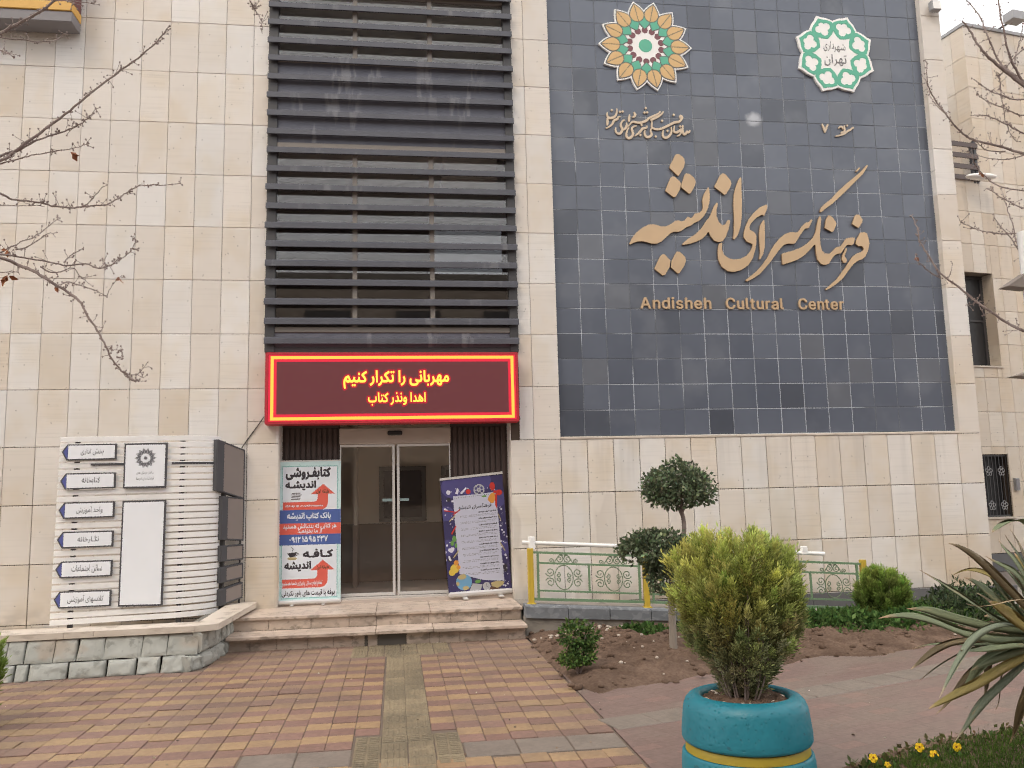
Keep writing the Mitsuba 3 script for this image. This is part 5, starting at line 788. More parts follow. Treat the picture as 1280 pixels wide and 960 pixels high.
part(wn, 'grille', cat(*gr), 'dark_metal')
for a in (-.43, -.12):
    for z in (1.88, 1.22):
        orn = []
        for sg in range(5):
            t = np.linspace(0, 2 * math.pi, 9); f_ = math.radians(90 + 72 * sg); q = np.array([[*WP(a + .055 * math.cos(f_) + .032 * math.cos(x), .04), z + .06 * math.sin(f_) + .032 * math.sin(x)] for x in t]); orn.append(tube(q, .007, 5))
        part(wn, 'grille_ornament', cat(*orn), 'lamp_grey')
Lv = part(Wg, 'terrace_screen', cat(wbox(-.04, .02, -.01, .05, 7.74, 8.66), wbox(-.12, -.08, -.01, .05, 7.74, 8.6)), 'dark_metal')
for k in range(4): part(Lv, 'screen_slat', wbox(-.95, .03, -.04, -.012, 7.78 + .235 * k, 7.88 + .235 * k), 'brown_metal')
lm = thing('wall_lamp', 'pale curved lamp below the small slatted screen on the rear wing', 'lamp')
v = trimesh.creation.icosphere(3, 1.0); c_ = WP(-.22, -.28)
part(lm, 'lamp_head', (np.array(v.vertices) * [.34, .12, .065] + [c_[0], c_[1], 7.76], np.array(v.faces)), 'enamel_white', True)
part(lm, 'arm', tube([[*WP(.0, .02), 7.80], [*WP(-.05, -.2), 7.83], [*WP(-.1, -.28), 7.79]], .02), 'lamp_grey')
lm = thing('floodlight', 'grey floodlight on the roof edge of the rear wing', 'lamp')
part(lm, 'housing', wbox(.78, 1.14, -.55, -.30, 11.20, 11.38), 'lamp_grey'); part(lm, 'bracket', tube([[*WP(1.0, -.3), 11.28], [*WP(1.02, .1), 11.30]], .022), 'dark_metal')
bx_ = thing('meter_box', 'small grey box on the wall right of the barred window', 'box'); part(bx_, 'case', wbox(.11, .21, -.06, -.002, 1.50, 1.74), 'lamp_grey'); part(bx_, 'lid', wbox(.12, .20, -.068, -.061, 1.52, 1.72), 'fascia_grey')
lm = thing('floodlight', 'small weathered floodlight at the top of the end pillar', 'lamp')
part(lm, 'housing', cbox(7.96, 8.12, 10.80, 10.90, 8.66, 8.82, .015), 'lamp_grey'); part(lm, 'bracket', tube([[8.04, 10.9, 8.74], [8.06, 10.955, 8.80]], .018), 'dark_metal'); part(lm, 'lens', box(7.975, 8.105, 10.795, 10.799, 8.675, 8.805), 'enamel_white')

# unseen block added behind the viewer to cut low sky light and feed reflections
Ob = thing('street_building', 'unseen brown building added behind the viewer to cut low sky light', 'building')
ob = part(Ob, 'wall', box(-34, 40, -24, -16, -.05, 11.5), 'blocker_brick')
for i in range(18):
    for j in range(3): part(Ob, 'window', box(-32 + 4 * i, -30 + 4 * i, -15.99, -15.9, 1.4 + 3.4 * j, 3.3 + 3.4 * j), 'black_paint')
part(Ob, 'roof_edge', box(-34.2, 40.2, -24.2, -15.8, 11.5, 11.8), 'concrete')

# ------------------------------------------------------------------ emblems and lettering on the slate
def mm(P): return [(a / 1000, b / 1000) for a, b in P]
ZF = YT - .004
C = thing('calligraphy_sign', 'large golden Persian calligraphy across the middle of the slate wall', 'sign')
def curve_poly(P):
    g = Polygon(P).buffer(0)
    return g.buffer(.012, join_style=1).buffer(-.022, join_style=1).buffer(.010, join_style=1).simplify(.0015)
for P in DATA['cal']:
    g_ = curve_poly(mm(P))
    if g_.is_empty or g_.area < 1e-4: g_ = Polygon(mm(P)).buffer(.002)
    k = part(C, 'letter', face_xz(g_, .006, ZF - .030), 'gold_letter')
    e_ = face_xz(g_.buffer(-.0015), .028, ZF - .002); part(k, 'side', e_, 'gold_edge')
def strokes(parent, lines, w, mat='small_gold', d=.02, name='letter', y=ZF):
    for P in lines:
        P = smooth_line(mm(P), 5); n = len(P); g_ = []
        for i in range(n - 1):
            t = i / max(n - 1, 1); r = w * (.62 + .55 * math.sin(math.pi * min(1, t * 1.05)))
            g_.append(LineString([P[i], P[i + 1]]).buffer(r, quad_segs=4))
        if n == 2: g_ = [Point(P[0]).buffer(w * 1.35, quad_segs=1)]
        part(parent, name, face_xz(unary_union(g_).simplify(.0015), d, y), mat)
C = thing('calligraphy_sign', 'small golden Persian calligraphy line under the tan and green rosette emblem', 'sign'); strokes(C, DATA['org'], .0150)
C = thing('calligraphy_sign', 'tiny golden word and numeral seven under the green star emblem', 'sign'); strokes(C, DATA['reg'], .0125)
C = thing('wall_lettering', 'raised golden Latin lettering under the large calligraphy', 'sign')
def latin(parent, word, x0, x1, z):
    ms = []; x = 0
    for chx in word:
        m = meshkit.text_mesh(chx, .150, .026, True); v = np.array(m.vertices); ms.append((v, np.array(m.faces), x)); x += v[:, 0].max() + .014
    s = (x1 - x0) / (x - .014)
    for v, f, xo in ms:
        part(parent, 'letter', (np.stack([x0 + (v[:, 0] + xo) * s, ZF - v[:, 2], z + v[:, 1]], 1), f), 'gold_letter')
for wd, a, b in (('Andisheh', 3.325, 4.344), ('Cultural', 4.545, 5.403), ('Center', 5.614, 6.306)): latin(C, wd, a, b, 4.128)

E1 = thing('rosette_emblem', 'round rosette emblem of tan petals and green diamonds at the top of the slate wall', 'emblem')
cx, cz, R = 3.573, 7.968, .690
def pol(r, a, off=(0, 0)): return (cx + off[0] + r * math.cos(a), cz + off[1] + r * math.sin(a))
def petal(a, r0, r1, w, k=1.0):
    """pointed oval between the radii r0 and r1"""
    L_ = r1 - r0; t = np.linspace(0, 1, 15)
    prof = w * (np.sqrt(np.clip(t / .42, 0, 1) * (2 - np.clip(t / .42, 0, 1))) * (t < .42) + (t >= .42) * (1 - (np.clip(t - .42, 0, 1) / .58) ** 1.55))
    pts = [(r0 + L_ * a_, p_) for a_, p_ in zip(t, prof)] + [(r0 + L_ * a_, -p_) for a_, p_ in zip(t[::-1], prof[::-1])]
    return Polygon([(cx + x * math.cos(a) - y * math.sin(a), cz + x * math.sin(a) + y * math.cos(a)) for x, y in pts]).buffer(0)
A0 = math.radians(102.9); ST = 2 * math.pi / 14
pet = [petal(A0 + ST * k, .54 * R, .945 * R, .150 * R) for k in range(14)]
base = unary_union([p_.buffer(.028, join_style=2, mitre_limit=4) for p_ in pet] + [Point(cx, cz).buffer(.66 * R)])
part(E1, 'backing', face_xz(base, .034, ZF), 'enamel_white')
y1 = ZF - .034
def diamond(a):
    return Polygon([pol(.385 * R, a), pol(.50 * R, a + .19), pol(.60 * R, a + .175), pol(.665 * R, a), pol(.60 * R, a - .175), pol(.50 * R, a - .19)]).buffer(.006)
ring = unary_union([p_.buffer(.012) for p_ in pet] + [diamond(A0 + ST * (k + .5)).buffer(.012) for k in range(14)])
part(E1, 'outline', face_xz(ring, .003, y1), 'enamel_grey')
for k in range(14):
    a = A0 + ST * k; rib = LineString([pol(.50 * R, a), pol(.93 * R, a)]).buffer(.0055)
    part(E1, 'petal', face_xz(pet[k].buffer(-.004).difference(rib), .004, y1 - .003), 'enamel_tan')
    part(E1, 'diamond', face_xz(diamond(a + ST / 2).difference(unary_union([p_.buffer(.008) for p_ in pet])), .004, y1 - .003), 'enamel_green')
    part(E1, 'bead', face_xz(Point(*pol(.345 * R, a + ST / 2)).buffer(.066 * R), .005, y1), 'enamel_plum')
part(E1, 'center', face_xz(Point(cx, cz).buffer(.143 * R), .005, y1), 'enamel_green')

E2 = thing('star_emblem', 'white and green eight lobed emblem at the top right of the slate wall', 'emblem')
cx, cz, R = 6.472, 7.990, .635
def lobe(a, r0, r1, w):
    t = np.array([0, .12, .3, .48, .64, .80, .9, 1.0]); p_ = w * np.array([.0, .46, .86, 1.0, .95, .60, .24, 0]); L_ = r1 - r0
    q = [(r0 + L_ * x, y) for x, y in zip(t, p_)] + [(r0 + L_ * x, -y) for x, y in zip(t[::-1], p_[::-1])]
    return Polygon([(cx + x * math.cos(a) - y * math.sin(a), cz + x * math.sin(a) + y * math.cos(a)) for x, y in q]).buffer(0)
LA = [math.radians(23.0 + 45 * k) for k in range(8)]
big = [lobe(a, .36 * R, R, .315 * R) for a in LA]
part(E2, 'backing', face_xz(unary_union([b.buffer(.005) for b in big] + [Point(cx, cz).buffer(.62 * R)]), .036, ZF), 'enamel_white')
y1 = ZF - .036
for a in LA:
    o, i_ = lobe(a, .39 * R, .935 * R, .295 * R), lobe(a, .515 * R, .81 * R, .155 * R)
    tre = unary_union([Point(*pol(.575 * R, a)).buffer(.092 * R), Point(*pol(.69 * R, a + .155)).buffer(.088 * R), Point(*pol(.69 * R, a - .155)).buffer(.088 * R), Point(*pol(.745 * R, a)).buffer(.075 * R), Point(*pol(.66 * R, a)).buffer(.085 * R)])
    part(E2, 'lobe', face_xz(o.difference(tre), .005, y1), 'enamel_green')
tx = [fa('شهر', cx - .02, cx + .17, cz + .02, cz + .17), fa('داری', cx - .18, cx - .01, cz + .03, cz + .20), fa('تهران', cx - .185, cx + .175, cz - .20, cz - .01)]
for t_ in tx: part(E2, 'lettering', face_xz(t_.buffer(-.003), .004, y1), 'enamel_grey')

# ------------------------------------------------------------------ LED sign
def emit(c): return {'type': 'area', 'radiance': {'type': 'rgb', 'value': list(c)}}
LD_ = thing('led_sign', 'electronic sign with red glow painted on its frame and glowing yellow Persian text above the entrance', 'sign')
yl = 10.74
part(LD_, 'housing', cbox(-1.612, 1.572, yl + .006, 10.964, 2.562, 3.470, .012), 'led_red_glow')
part(LD_, 'bezel', face_xz(sbox(-1.606, 2.568, 1.566, 3.464).difference(sbox(-1.575, 2.592, 1.540, 3.440)), .010, yl + .006), 'led_red_glow')
part(LD_, 'screen', box(-1.572, 1.537, yl + .001, yl + .0055, 2.595, 3.437), 'led_screen', emitter=emit((.0135, .0012, .0018)))
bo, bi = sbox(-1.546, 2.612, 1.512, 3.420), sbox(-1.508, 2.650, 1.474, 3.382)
part(LD_, 'border_strip', face_xz(bo.difference(bi), .0015, yl + .001), 'led_off', emitter=emit((.32, .098, .012)))
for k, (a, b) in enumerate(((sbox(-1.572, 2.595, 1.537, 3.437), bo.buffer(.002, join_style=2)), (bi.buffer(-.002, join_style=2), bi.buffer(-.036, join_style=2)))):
    part(LD_, 'red_strip', face_xz(a.difference(b), .0012, yl + .001), 'led_off', emitter=emit((.125, .002, .007)))  # red LED rows, also standing in for bloom beside the border
t1 = fa('مهربانی را تکرار کنیم', -.655, .675, 3.00, 3.235, bold=1); t2 = fa('اهدا ونذر کتاب', -.350, .375, 2.785, 2.955, bold=0)
for t_ in (t1, t2):
    part(LD_, 'lettering', face_xz(t_, .0018, yl + .001), 'led_off', emitter=emit((.40, .150, .016)))
    part(LD_, 'letter_edge', face_xz(t_.buffer(.020).difference(t_.buffer(.001)), .0012, yl + .001), 'led_off', emitter=emit((.075, .0012, .004)))  # lit red outline imitates bloom around the letters
part(LD_, 'bracket', cat(box(-1.63, -1.613, 10.90, 10.95, 2.63, 2.70), box(1.573, 1.60, 10.86, 10.95, 2.60, 2.64), box(1.573, 1.59, 10.82, 10.86, 2.75, 3.28)), 'dark_metal')
wv = thing('cable', 'black cable drooping from the left end of the electronic sign', 'cable')
put(wv, tube(smooth_line([(-1.645, 10.92, 2.68), (-1.72, 10.935, 2.57), (-1.83, 10.94, 2.415), (-1.91, 10.93, 2.29)], 5), .006, 6), 'black_paint')

# fascia sign, far upper left
Fs = thing('fascia_sign', 'orange striped dark fascia board high on the left end of the wall', 'sign')
part(Fs, 'grey_panel', cbox(-7.0, -4.03, 10.62, 10.92, 7.685, 7.822, .006), 'fascia_grey'); part(Fs, 'orange_stripe', cbox(-7.0, -4.025, 10.60, 10.92, 7.824, 7.945, .006), 'fascia_orange'); part(Fs, 'maroon_panel', cbox(-7.0, -4.03, 10.62, 10.92, 7.947, 8.6, .006), 'fascia_maroon')

# ------------------------------------------------------------------ direction sign on the plinth
Ds = thing('direction_sign', 'white slatted direction sign with six arrow plates on the stone plinth', 'sign')
path = [(-3.846, 10.40, 0), (-3.33, 10.40, 0), (-2.87, 10.40, 0), (-2.66, 10.402, 0), (-2.50, 10.415, 0), (-2.37, 10.445, 0), (-2.25, 10.495, 0), (-2.165, 10.56, 0), (-2.105, 10.65, 0)]
path = smooth_line(path, 3)
for k in range(28):
    z = .362 + .0750 * k; t = 1 - k / 27
    p_ = np.array(path); p_[0, 0] -= .025 * t; p_[:, 2] = z + (p_[:, 0] + 2.1) * .022 * t + rng.normal(0, .0012)
    part(Ds, 'slat', sweep_rect(p_, .060, .008), 'slat_white', 35)
for x in (-3.675, -2.50): part(Ds, 'post', cbox(x - .026, x + .026, 10.44, 10.48, .205, 2.385, .004), 'dark_metal')
part(Ds, 'post', cbox(-2.10, -2.06, 10.68, 10.72, .205, 2.36, .004), 'dark_metal')
p_ = np.array(path)[10:]; p_ = p_ + [0, -.010, 0]; p_[:, 2] = 2.092
part(Ds, 'dark_strip', sweep_rect(p_, .024, .010), 'sign_border')
part(Ds, 'dark_strip', cbox(-3.50, -3.132, 10.378, 10.390, 2.08, 2.104, .002), 'sign_border')
names = ['بخش اداری', 'کتابخانه', 'واحد آموزش', 'نگـارخانه', 'سالن اجتماعات', 'کلاسهای آموزشی']
wid = [.25, .20, .285, .23, .33, .385]
for k, nm in enumerate(names):
    z0 = 2.147 - .3315 * k; x0, x1 = -3.812 - .0026 * k, -3.217; zm = z0 + .091
    o = Polygon([(x0, zm + .003), (x0 + .060, z0 + .180), (x1, z0 + .181), (x1, z0 + .001), (x0 + .053, z0 - .005)])
    pl = part(Ds, 'arrow_plate', face_xz(o, .030, 10.388), 'sign_border')
    inn = o.buffer(-.015, join_style=2)
    part(pl, 'face', face_xz(inn.intersection(sbox(x0 + .070, 0, x1, 3)), .002, 10.358), 'sign_face')
    part(pl, 'arrow_tip', face_xz(inn.intersection(sbox(x0, 0, x0 + .066, 3)), .002, 10.358), 'sign_blue')
    xm = (x0 + .07 + x1) / 2; h = .080 if k in (0, 1, 3) else .090
    part(pl, 'lettering', face_xz(fa(nm, xm - wid[k] / 2, xm + wid[k] / 2, zm - h * .55, zm + h * .5).buffer(-.0008), .0012, 10.356), 'sign_ink')
lp = part(Ds, 'logo_plate', face_xz(Polygon([(-3.128, 1.808), (-3.128, 2.328), (-2.651, 2.332), (-2.655, 1.806)]), .03, 10.388), 'sign_border')
part(lp, 'face', face_xz(sbox(-3.110, 1.828, -2.673, 2.309), .002, 10.358), 'sign_face')
cx, cz, R = -2.889, 2.155, .120
pts14 = unary_union([petal(A0 + ST * k, .42 * R, R, .155 * R) for k in range(14)]).difference(Point(cx, cz).buffer(.34 * R))
part(lp, 'rosette', face_xz(unary_union([pts14.difference(unary_union([LineString([pol(.5 * R, A0 + ST * k), pol(.95 * R, A0 + ST * k)]).buffer(.0016) for k in range(14)])), Point(cx, cz).buffer(.16 * R)]), .0012, 10.356), 'sign_ink')
for t_ in (fa('سازمان فرهنگی هنری', -2.987, -2.792, 1.963, 2.009), fa('فرهنگ سرای اندیشه', -2.987, -2.792, 1.894, 1.946)): part(lp, 'lettering', face_xz(t_.buffer(-.0005), .0012, 10.356), 'sign_ink')
wb = part(Ds, 'blank_board', face_xz(Polygon([(-3.135, .478), (-3.128, 1.665), (-2.650, 1.668), (-2.657, .470)]), .03, 10.388), 'sign_border', label='tall blank white board with a dark frame')
part(wb, 'face', face_xz(Polygon([(-3.117, .497), (-3.111, 1.646), (-2.667, 1.649), (-2.675, .490)]), .002, 10.358), 'sign_face')
# dark framed boxes on the sign's end
def sidebox(z0, z1, p0, p1, drop=0.0, dark=.10):
    (x0, y0), (x1, y1) = p0, p1
    d = np.array([x1 - x0, y1 - y0]); L_ = np.linalg.norm(d); d /= L_; nrm = np.array([d[1], -d[0]])
    def blk(a0, a1, b0, b1, c0, c1):
        m = cbox(a0, a1, b0, b1, c0, c1, .005); v = np.array(m[0])
        return np.stack([x0 + d[0] * v[:, 0] + nrm[0] * v[:, 1], y0 + d[1] * v[:, 0] + nrm[1] * v[:, 1], v[:, 2] - drop * v[:, 0]], 1), m[1]
    bx = part(Ds, 'side_box', cat(blk(0, L_, -.06, .0, z0, z1), blk(dark, L_, .0, .012, z0, z0 + .018), blk(dark, L_, .0, .012, z1 - .018, z1), blk(L_ - .016, L_, .0, .012, z0 + .018, z1 - .018), blk(0, dark, .0, .014, z0, z1)), 'sign_border')
    part(bx, 'panel', blk(dark + .002, L_ - .018, .001, .006, z0 + .019, z1 - .019), 'box_panel')
sidebox(1.765, 2.375, (-2.125, 10.52), (-1.868, 10.90), .24, .11)
for z0, z1, dr_ in ((1.180, 1.700, .08), (.925, 1.112, .0), (.675, .858, -.08), (.410, .603, -.16)): sidebox(z0, z1, (-2.070, 10.60), (-1.868, 10.90), dr_, .09)
part(Ds, 'stem', tube([(-2.05, 10.66, .205), (-2.05, 10.66, 1.8)], .014), 'dark_metal'); part(Ds, 'stem', tube([(-1.90, 10.88, .405), (-1.90, 10.88, 1.8)], .012), 'dark_metal')

# ------------------------------------------------------------------ roll-up banners
def banner_frame(label, x0, x1, y0, y1, z0, z1, roll=0.0):
    """a board from (x0,y0) to (x1,y1), z0..z1, leaning by roll; returns the key and a mapper from (u, v) in metres to space"""
    b = thing('roll_up_banner', label, 'banner', 'roll-up banners in the entrance')
    d = np.array([x1 - x0, y1 - y0]); L_ = np.linalg.norm(d); d /= L_; nrm = np.array([d[1], -d[0]])
    c, s = math.cos(roll), math.sin(roll)
    def mp(m):
        v = np.asarray(m[0], float); u, w, o = v[:, 0], v[:, 2], -v[:, 1]
        u2, w2 = u * c - w * s, u * s + w * c
        return np.stack([x0 + d[0] * u2 + nrm[0] * o, y0 + d[1] * u2 + nrm[1] * o, z0 + w2], 1), m[1]
    return b, L_, mp
b, L_, mp = banner_frame('white and red roll-up banner with blue bands left of the doors', -1.466, -.706, 11.10, 11.12, .330, 2.13)
H = 1.80
def flat(g_, lvl): return mp(face_xz(g_, .0008, -.0008 * lvl))
U = lambda px: (px - 36) / 354 * L_      # measured positions on the banner, to metres
V = lambda py: H * (1 - (py - 72) / 838)
R4 = lambda a, b_, c, d: sbox(U(a), V(d), U(c), V(b_))
def split(b, name, g_, lvl, mat):
    for q in polys(g_): part(b, name, flat(q, lvl), mat)
part(b, 'base', mp(cbox(-.005, L_ + .005, -.05, .05, .012, .062, .015)), 'aluminium')
part(b, 'top_rail', mp(cbox(0, L_, -.008, .008, H - .012, H + .004, .004)), 'aluminium')
part(b, 'pole', mp(cbox(L_ / 2 - .01, L_ / 2 + .01, .02, .04, .03, H, .004)), 'aluminium')
for u in (.17, .55): part(b, 'foot', mp(cbox(u - .02, u + .02, -.12, .12, 0, .014, .004)), 'aluminium')
part(b, 'sheet', mp(face_xz(sbox(0, .06, L_, H - .012), .001, .001)), 'print_mint')
split(b, 'print_panel', unary_union([R4(52, 108, 368, 362), R4(52, 566, 368, 868)]), 1, 'print_white')
split(b, 'frame_line', unary_union([R4(49, 104, 371, 362).difference(R4(53, 109, 367, 365)), R4(49, 566, 371, 872).difference(R4(53, 560, 367, 867))]), 2, 'print_teal')
orn = []
for k in range(330):
    u, v_ = rng.uniform(.004, L_ - .004), rng.uniform(.07, H - .02)
    if not (.036 * 1 < u < L_ - .036 and .10 < v_ < H - .085):
        a = rng.uniform(0, 6.28); orn.append(LineString([(u + .016 * math.cos(a + s * 1.2) * (1 - s * .5), v_ + .014 * math.sin(a + s * 1.2)) for s in (0, .5, 1, 1.5)]).buffer(.0022))
part(b, 'floral_border', flat(unary_union(orn).intersection(sbox(0.002, .065, L_ - .002, H - .014)), 1), 'print_teal', kind='stuff')
part(b, 'floral_border', flat(unary_union([affinity.translate(o, .012, -.01) for o in orn[::2]]).intersection(sbox(0.002, .065, L_ - .002, H - .014)), 2), 'print_white', kind='stuff')
part(b, 'blue_band', flat(R4(36, 362, 390, 440), 3), 'print_blue'); part(b, 'red_band', flat(R4(36, 440, 390, 505), 3), 'print_red'); part(b, 'blue_band', flat(R4(36, 505, 390, 566), 3), 'print_blue')
def arrow(ax, ay, hy, ty0, ty1):
    r = 42; t = np.linspace(0, math.pi / 2, 8)
    outer = [(315 - r + r * math.cos(a), ty1 - r + r * math.sin(a)) for a in t]
    inner = [(255 - 22 + 22 * math.cos(a), ty0 - 22 + 22 * math.sin(a)) for a in t[::-1]]
    q = [(56, ty0), (56, ty1)] + outer[::-1] + [(315, hy), (355, hy), (ax, ay), (216, hy), (255, hy)] + inner[::-1]
    return Polygon([(U(x), V(y)) for x, y in q]).buffer(0)
part(b, 'red_arrow', flat(arrow(287, 212, 271, 316, 363), 2), 'print_red'); part(b, 'red_arrow', flat(arrow(287, 655, 713, 762, 812), 2), 'print_red')
def line(txt, a, b_, c, d, bold=0): return fa(txt, U(a), U(c), V(d), V(b_), bold)
for ln_ in (line('کتابفـروشی', 70, 112, 330, 188, 5), line('اندیشـه', 68, 192, 246, 248, 5), line('کـافـه', 172, 590, 346, 640, 4), line('اندیشه', 68, 660, 220, 718, 5), line('بوفه با قیمت های باور نکردنی', 54, 822, 357, 864, 1),): part(b, 'lettering', flat(ln_, 3), 'print_ink')
for ln_ in (line('طبقه اول', 246, 244, 322, 272), line('طبقه اول', 246, 686, 322, 712),): part(b, 'lettering', flat(ln_, 3), 'print_brown')
for ln_ in (line('بانک کتاب اندیشه', 80, 378, 332, 425, 2), line('هر کتابی که بدنبالش هستید', 58, 442, 364, 478), line('از ما بخواهید', 142, 474, 282, 503), line('تمام ایام سال پذیرای شما هستیم', 56, 772, 284, 806),): part(b, 'lettering', flat(ln_, 4), 'print_white')
ph = [line('۰۹۱۲', 95, 518, 160, 552, 1), line('۱۵', 167, 515, 200, 550, 1), line('۹۵', 206, 514, 246, 550, 1), line('۲۳۷', 253, 513, 315, 549, 1)]
for ln_ in ph: part(b, 'lettering', flat(ln_, 4), 'print_white')
mk = []
for k in range(46):
    u = 68 + 217 * k / 46 + rng.normal(0, 1.5); mk.append(R4(u, 336 + rng.normal(0, 2), u + rng.uniform(2, 5), 341 + rng.normal(2, 2)))
part(b, 'small_print', flat(unary_union(mk), 4), 'print_white', kind='stuff')
bk = [affinity.rotate(R4(104 + rng.normal(0, 4), 262 + 9 * k, 156 + rng.normal(0, 4), 268 + 9 * k), rng.normal(0, 4)) for k in range(5)]
split(b, 'book_drawing', unary_union(bk), 2, 'print_greyink')
cup = unary_union([Polygon([(U(84), V(612)), (U(142), V(606)), (U(128), V(632)), (U(98), V(635))]), LineString([(U(138), V(612)), (U(150), V(617)), (U(134), V(626))]).buffer(.004), LineString([(U(112), V(600)), (U(118), V(590)), (U(106), V(580))]).buffer(.0035)])
part(b, 'cup_drawing', flat(cup, 2), 'print_ink'); part(b, 'saucer_drawing', flat(affinity.scale(Point(U(112), V(643)).buffer(.06), 1, .3).difference(cup), 2), 'print_khaki')

b, L_, mp = banner_frame('purple roll-up banner with a white list page leaning right of the doors', .655, 1.474, 11.075, 11.115, .352, 1.93, math.radians(1.6))
H = 1.52
part(b, 'base', mp(cbox(-.005, L_ + .005, -.05, .05, .0, .065, .018)), 'aluminium')
part(b, 'pole', mp(cbox(L_ / 2 - .01, L_ / 2 + .01, .02, .04, .03, H, .004)), 'aluminium')
for u in (.20, .66): part(b, 'foot', mp(cbox(u - .03, u + .03, -.14, .10, -.028, -.004, .006)), 'aluminium')
def skew(g_): # the sheet hangs askew: its top has slipped to the left and its right side up
    f = lambda x, y: (np.asarray(x) - .055 * np.asarray(y) / H * 1.0 + 0 * np.asarray(y), np.asarray(y) + .052 * (np.asarray(x) / L_ - .4) * np.asarray(y) / H)
    from shapely.ops import transform
    return transform(lambda x, y: f(x, y), g_)
def flat(g_, lvl): return mp(face_xz(skew(g_), .0008, -.0008 * lvl))
part(b, 'top_rail', mp(face_xz(skew(sbox(-.004, H - .014, L_ + .004, H + .016)), .022, .010)), 'aluminium')
part(b, 'sheet', mp(face_xz(skew(sbox(0, .055, L_, H - .01)), .001, .001)), 'print_purple')
def uv(px, py):  # measured positions on the banner, to metres
    v_ = (py - 97 + (px - 48) * .09) / 800; xl = 48 + 52 * v_; xr = 480 + 40 * v_
    return ((px - xl) / (xr - xl) * L_, H * (1 - v_))
def PG(*q): return Polygon([uv(*a) for a in q]).buffer(0)
def CI(px, py, r, ky=1.0):
    u, v_ = uv(px, py); return affinity.scale(Point(u, v_).buffer(r / 432 * L_), 1, ky)
sheet = sbox(0, .06, L_, H - .012)
split(b, 'violet_cloud', unary_union([CI(130, 150, 75), CI(250, 125, 80), CI(330, 110, 70), CI(90, 330, 50), CI(440, 230, 60), CI(100, 560, 55), CI(470, 560, 50)]).intersection(sheet), 1, 'print_violet')
page = PG((135, 212), (300, 200), (432, 186), (450, 480), (470, 775), (330, 772), (172, 735), (150, 460))
part(b, 'list_page', flat(page, 2), 'print_page')
st = [CI(rng.uniform(62, 132), rng.uniform(240, 840), rng.choice([2.5, 4, 7])) for _ in range(46)] + [CI(rng.uniform(455, 500), rng.uniform(270, 840), rng.choice([2.5, 4, 6])) for _ in range(42)] + [CI(rng.uniform(120, 480), rng.uniform(130, 200), 3) for _ in range(14)]
part(b, 'star_dots', flat(unary_union(st).intersection(sheet).difference(page), 2), 'print_star', kind='stuff')
split(b, 'pencil_drawing', unary_union([PG((72, 305), (165, 318), (163, 326), (72, 313)), PG((118, 465), (150, 410), (157, 415), (126, 472)), PG((130, 335), (180, 300), (183, 306), (134, 342))]), 3, 'print_scarlet')
split(b, 'pencil_drawing', unary_union([PG((105, 380), (150, 335), (154, 340), (110, 386)), PG((130, 625), (165, 575), (171, 580), (136, 630)), PG((452, 520), (485, 575), (480, 579), (447, 525)), PG((445, 330), (462, 375), (457, 377), (441, 333))]), 3, 'print_khaki')
split(b, 'leaf_drawing', unary_union([CI(140, 500, 14, 1.6), CI(125, 530, 12, 1.4), CI(150, 545, 9, 1.8), CI(292, 782, 20, .6), CI(350, 214, 18, .35)]), 3, 'print_green')
split(b, 'cotton_drawing', unary_union([CI(110, 575, 13), CI(128, 568, 12), CI(120, 582, 12), CI(104, 186, 15)]), 3, 'print_star')
reel = CI(315, 170, 38).difference(unary_union([CI(315 + 22 * math.cos(a), 170 + 22 * math.sin(a), 9) for a in np.arange(6) * 1.047 + .4] + [CI(315, 170, 4)]))
part(b, 'film_reel_drawing', flat(reel.difference(page), 3), 'print_silver')
part(b, 'ball_drawing', flat(CI(240, 182, 17).difference(page), 3), 'print_scarlet')
split(b, 'feather_drawing', unary_union([PG((150, 195), (165, 155), (176, 165), (170, 200)), PG((185, 190), (225, 152), (232, 158), (195, 200))]).difference(page), 3, 'print_star')
part(b, 'bell_drawing', flat(PG((372, 240), (382, 214), (398, 196), (418, 186), (424, 205), (428, 232), (414, 258), (398, 262), (384, 250)), 4), 'print_orange')
split(b, 'ribbon_drawing', unary_union([CI(408, 148, 19, 1.5), CI(452, 190, 24, .8), PG((424, 200), (440, 205), (436, 300), (424, 275)), CI(425, 185, 10)]).intersection(sheet), 5, 'print_scarlet')
ink, gry = [], []
for k in range(10):
    y = 318 + 43 * k
    for i in range(16):
        a = 300 + 130 * i / 16; a += .025 * (y - 200)
        ink.append(PG((a, y - .1 * (a - 300) + rng.normal(0, 1.5)), (a + rng.uniform(4, 8), y - .1 * (a - 300) + rng.normal(0, 1.5)), (a + 6, y + 8 - .1 * (a - 300)), (a, y + 6 - .1 * (a - 300))))
    for q in (17, 26):
        for i in range(34):
            a = 180 + 245 * i / 34 + .03 * (y - 200); yy = y + q - .1 * (a - 300)
            if rng.uniform() < .85: gry.append(PG((a, yy), (a + rng.uniform(3, 6), yy - .5), (a + 5, yy + 3.2), (a, yy + 3.2)))
part(b, 'small_print', flat(unary_union(ink).intersection(page), 3), 'print_ink', kind='stuff'); part(b, 'small_print', flat(unary_union(gry).intersection(page), 3), 'print_greyink', kind='stuff')
u0, v0 = uv(168, 300); u1, v1 = uv(408, 268)
hd = affinity.skew(fa('فرهنگسرای اندیشه', u0 + .01, u1 - .02, v0 - .022, v0 + .050), 0, 0)
part(b, 'lettering', flat(hd, 3), 'print_ink')
part(b, 'ring_holes', flat(unary_union([CI(146 + 13 * k, 226 - 1.35 * k, 2.6) for k in range(21)]).intersection(page), 3), 'print_ink', kind='stuff')
gl = CI(200, 788, 54)
part(b, 'globe_drawing', flat(gl, 4), 'print_sea'); part(b, 'globe_drawing', flat(unary_union([CI(185, 752, 32, .6), CI(212, 828, 22, .7), CI(158, 800, 12, 1.2)]).intersection(gl), 5), 'print_khaki')
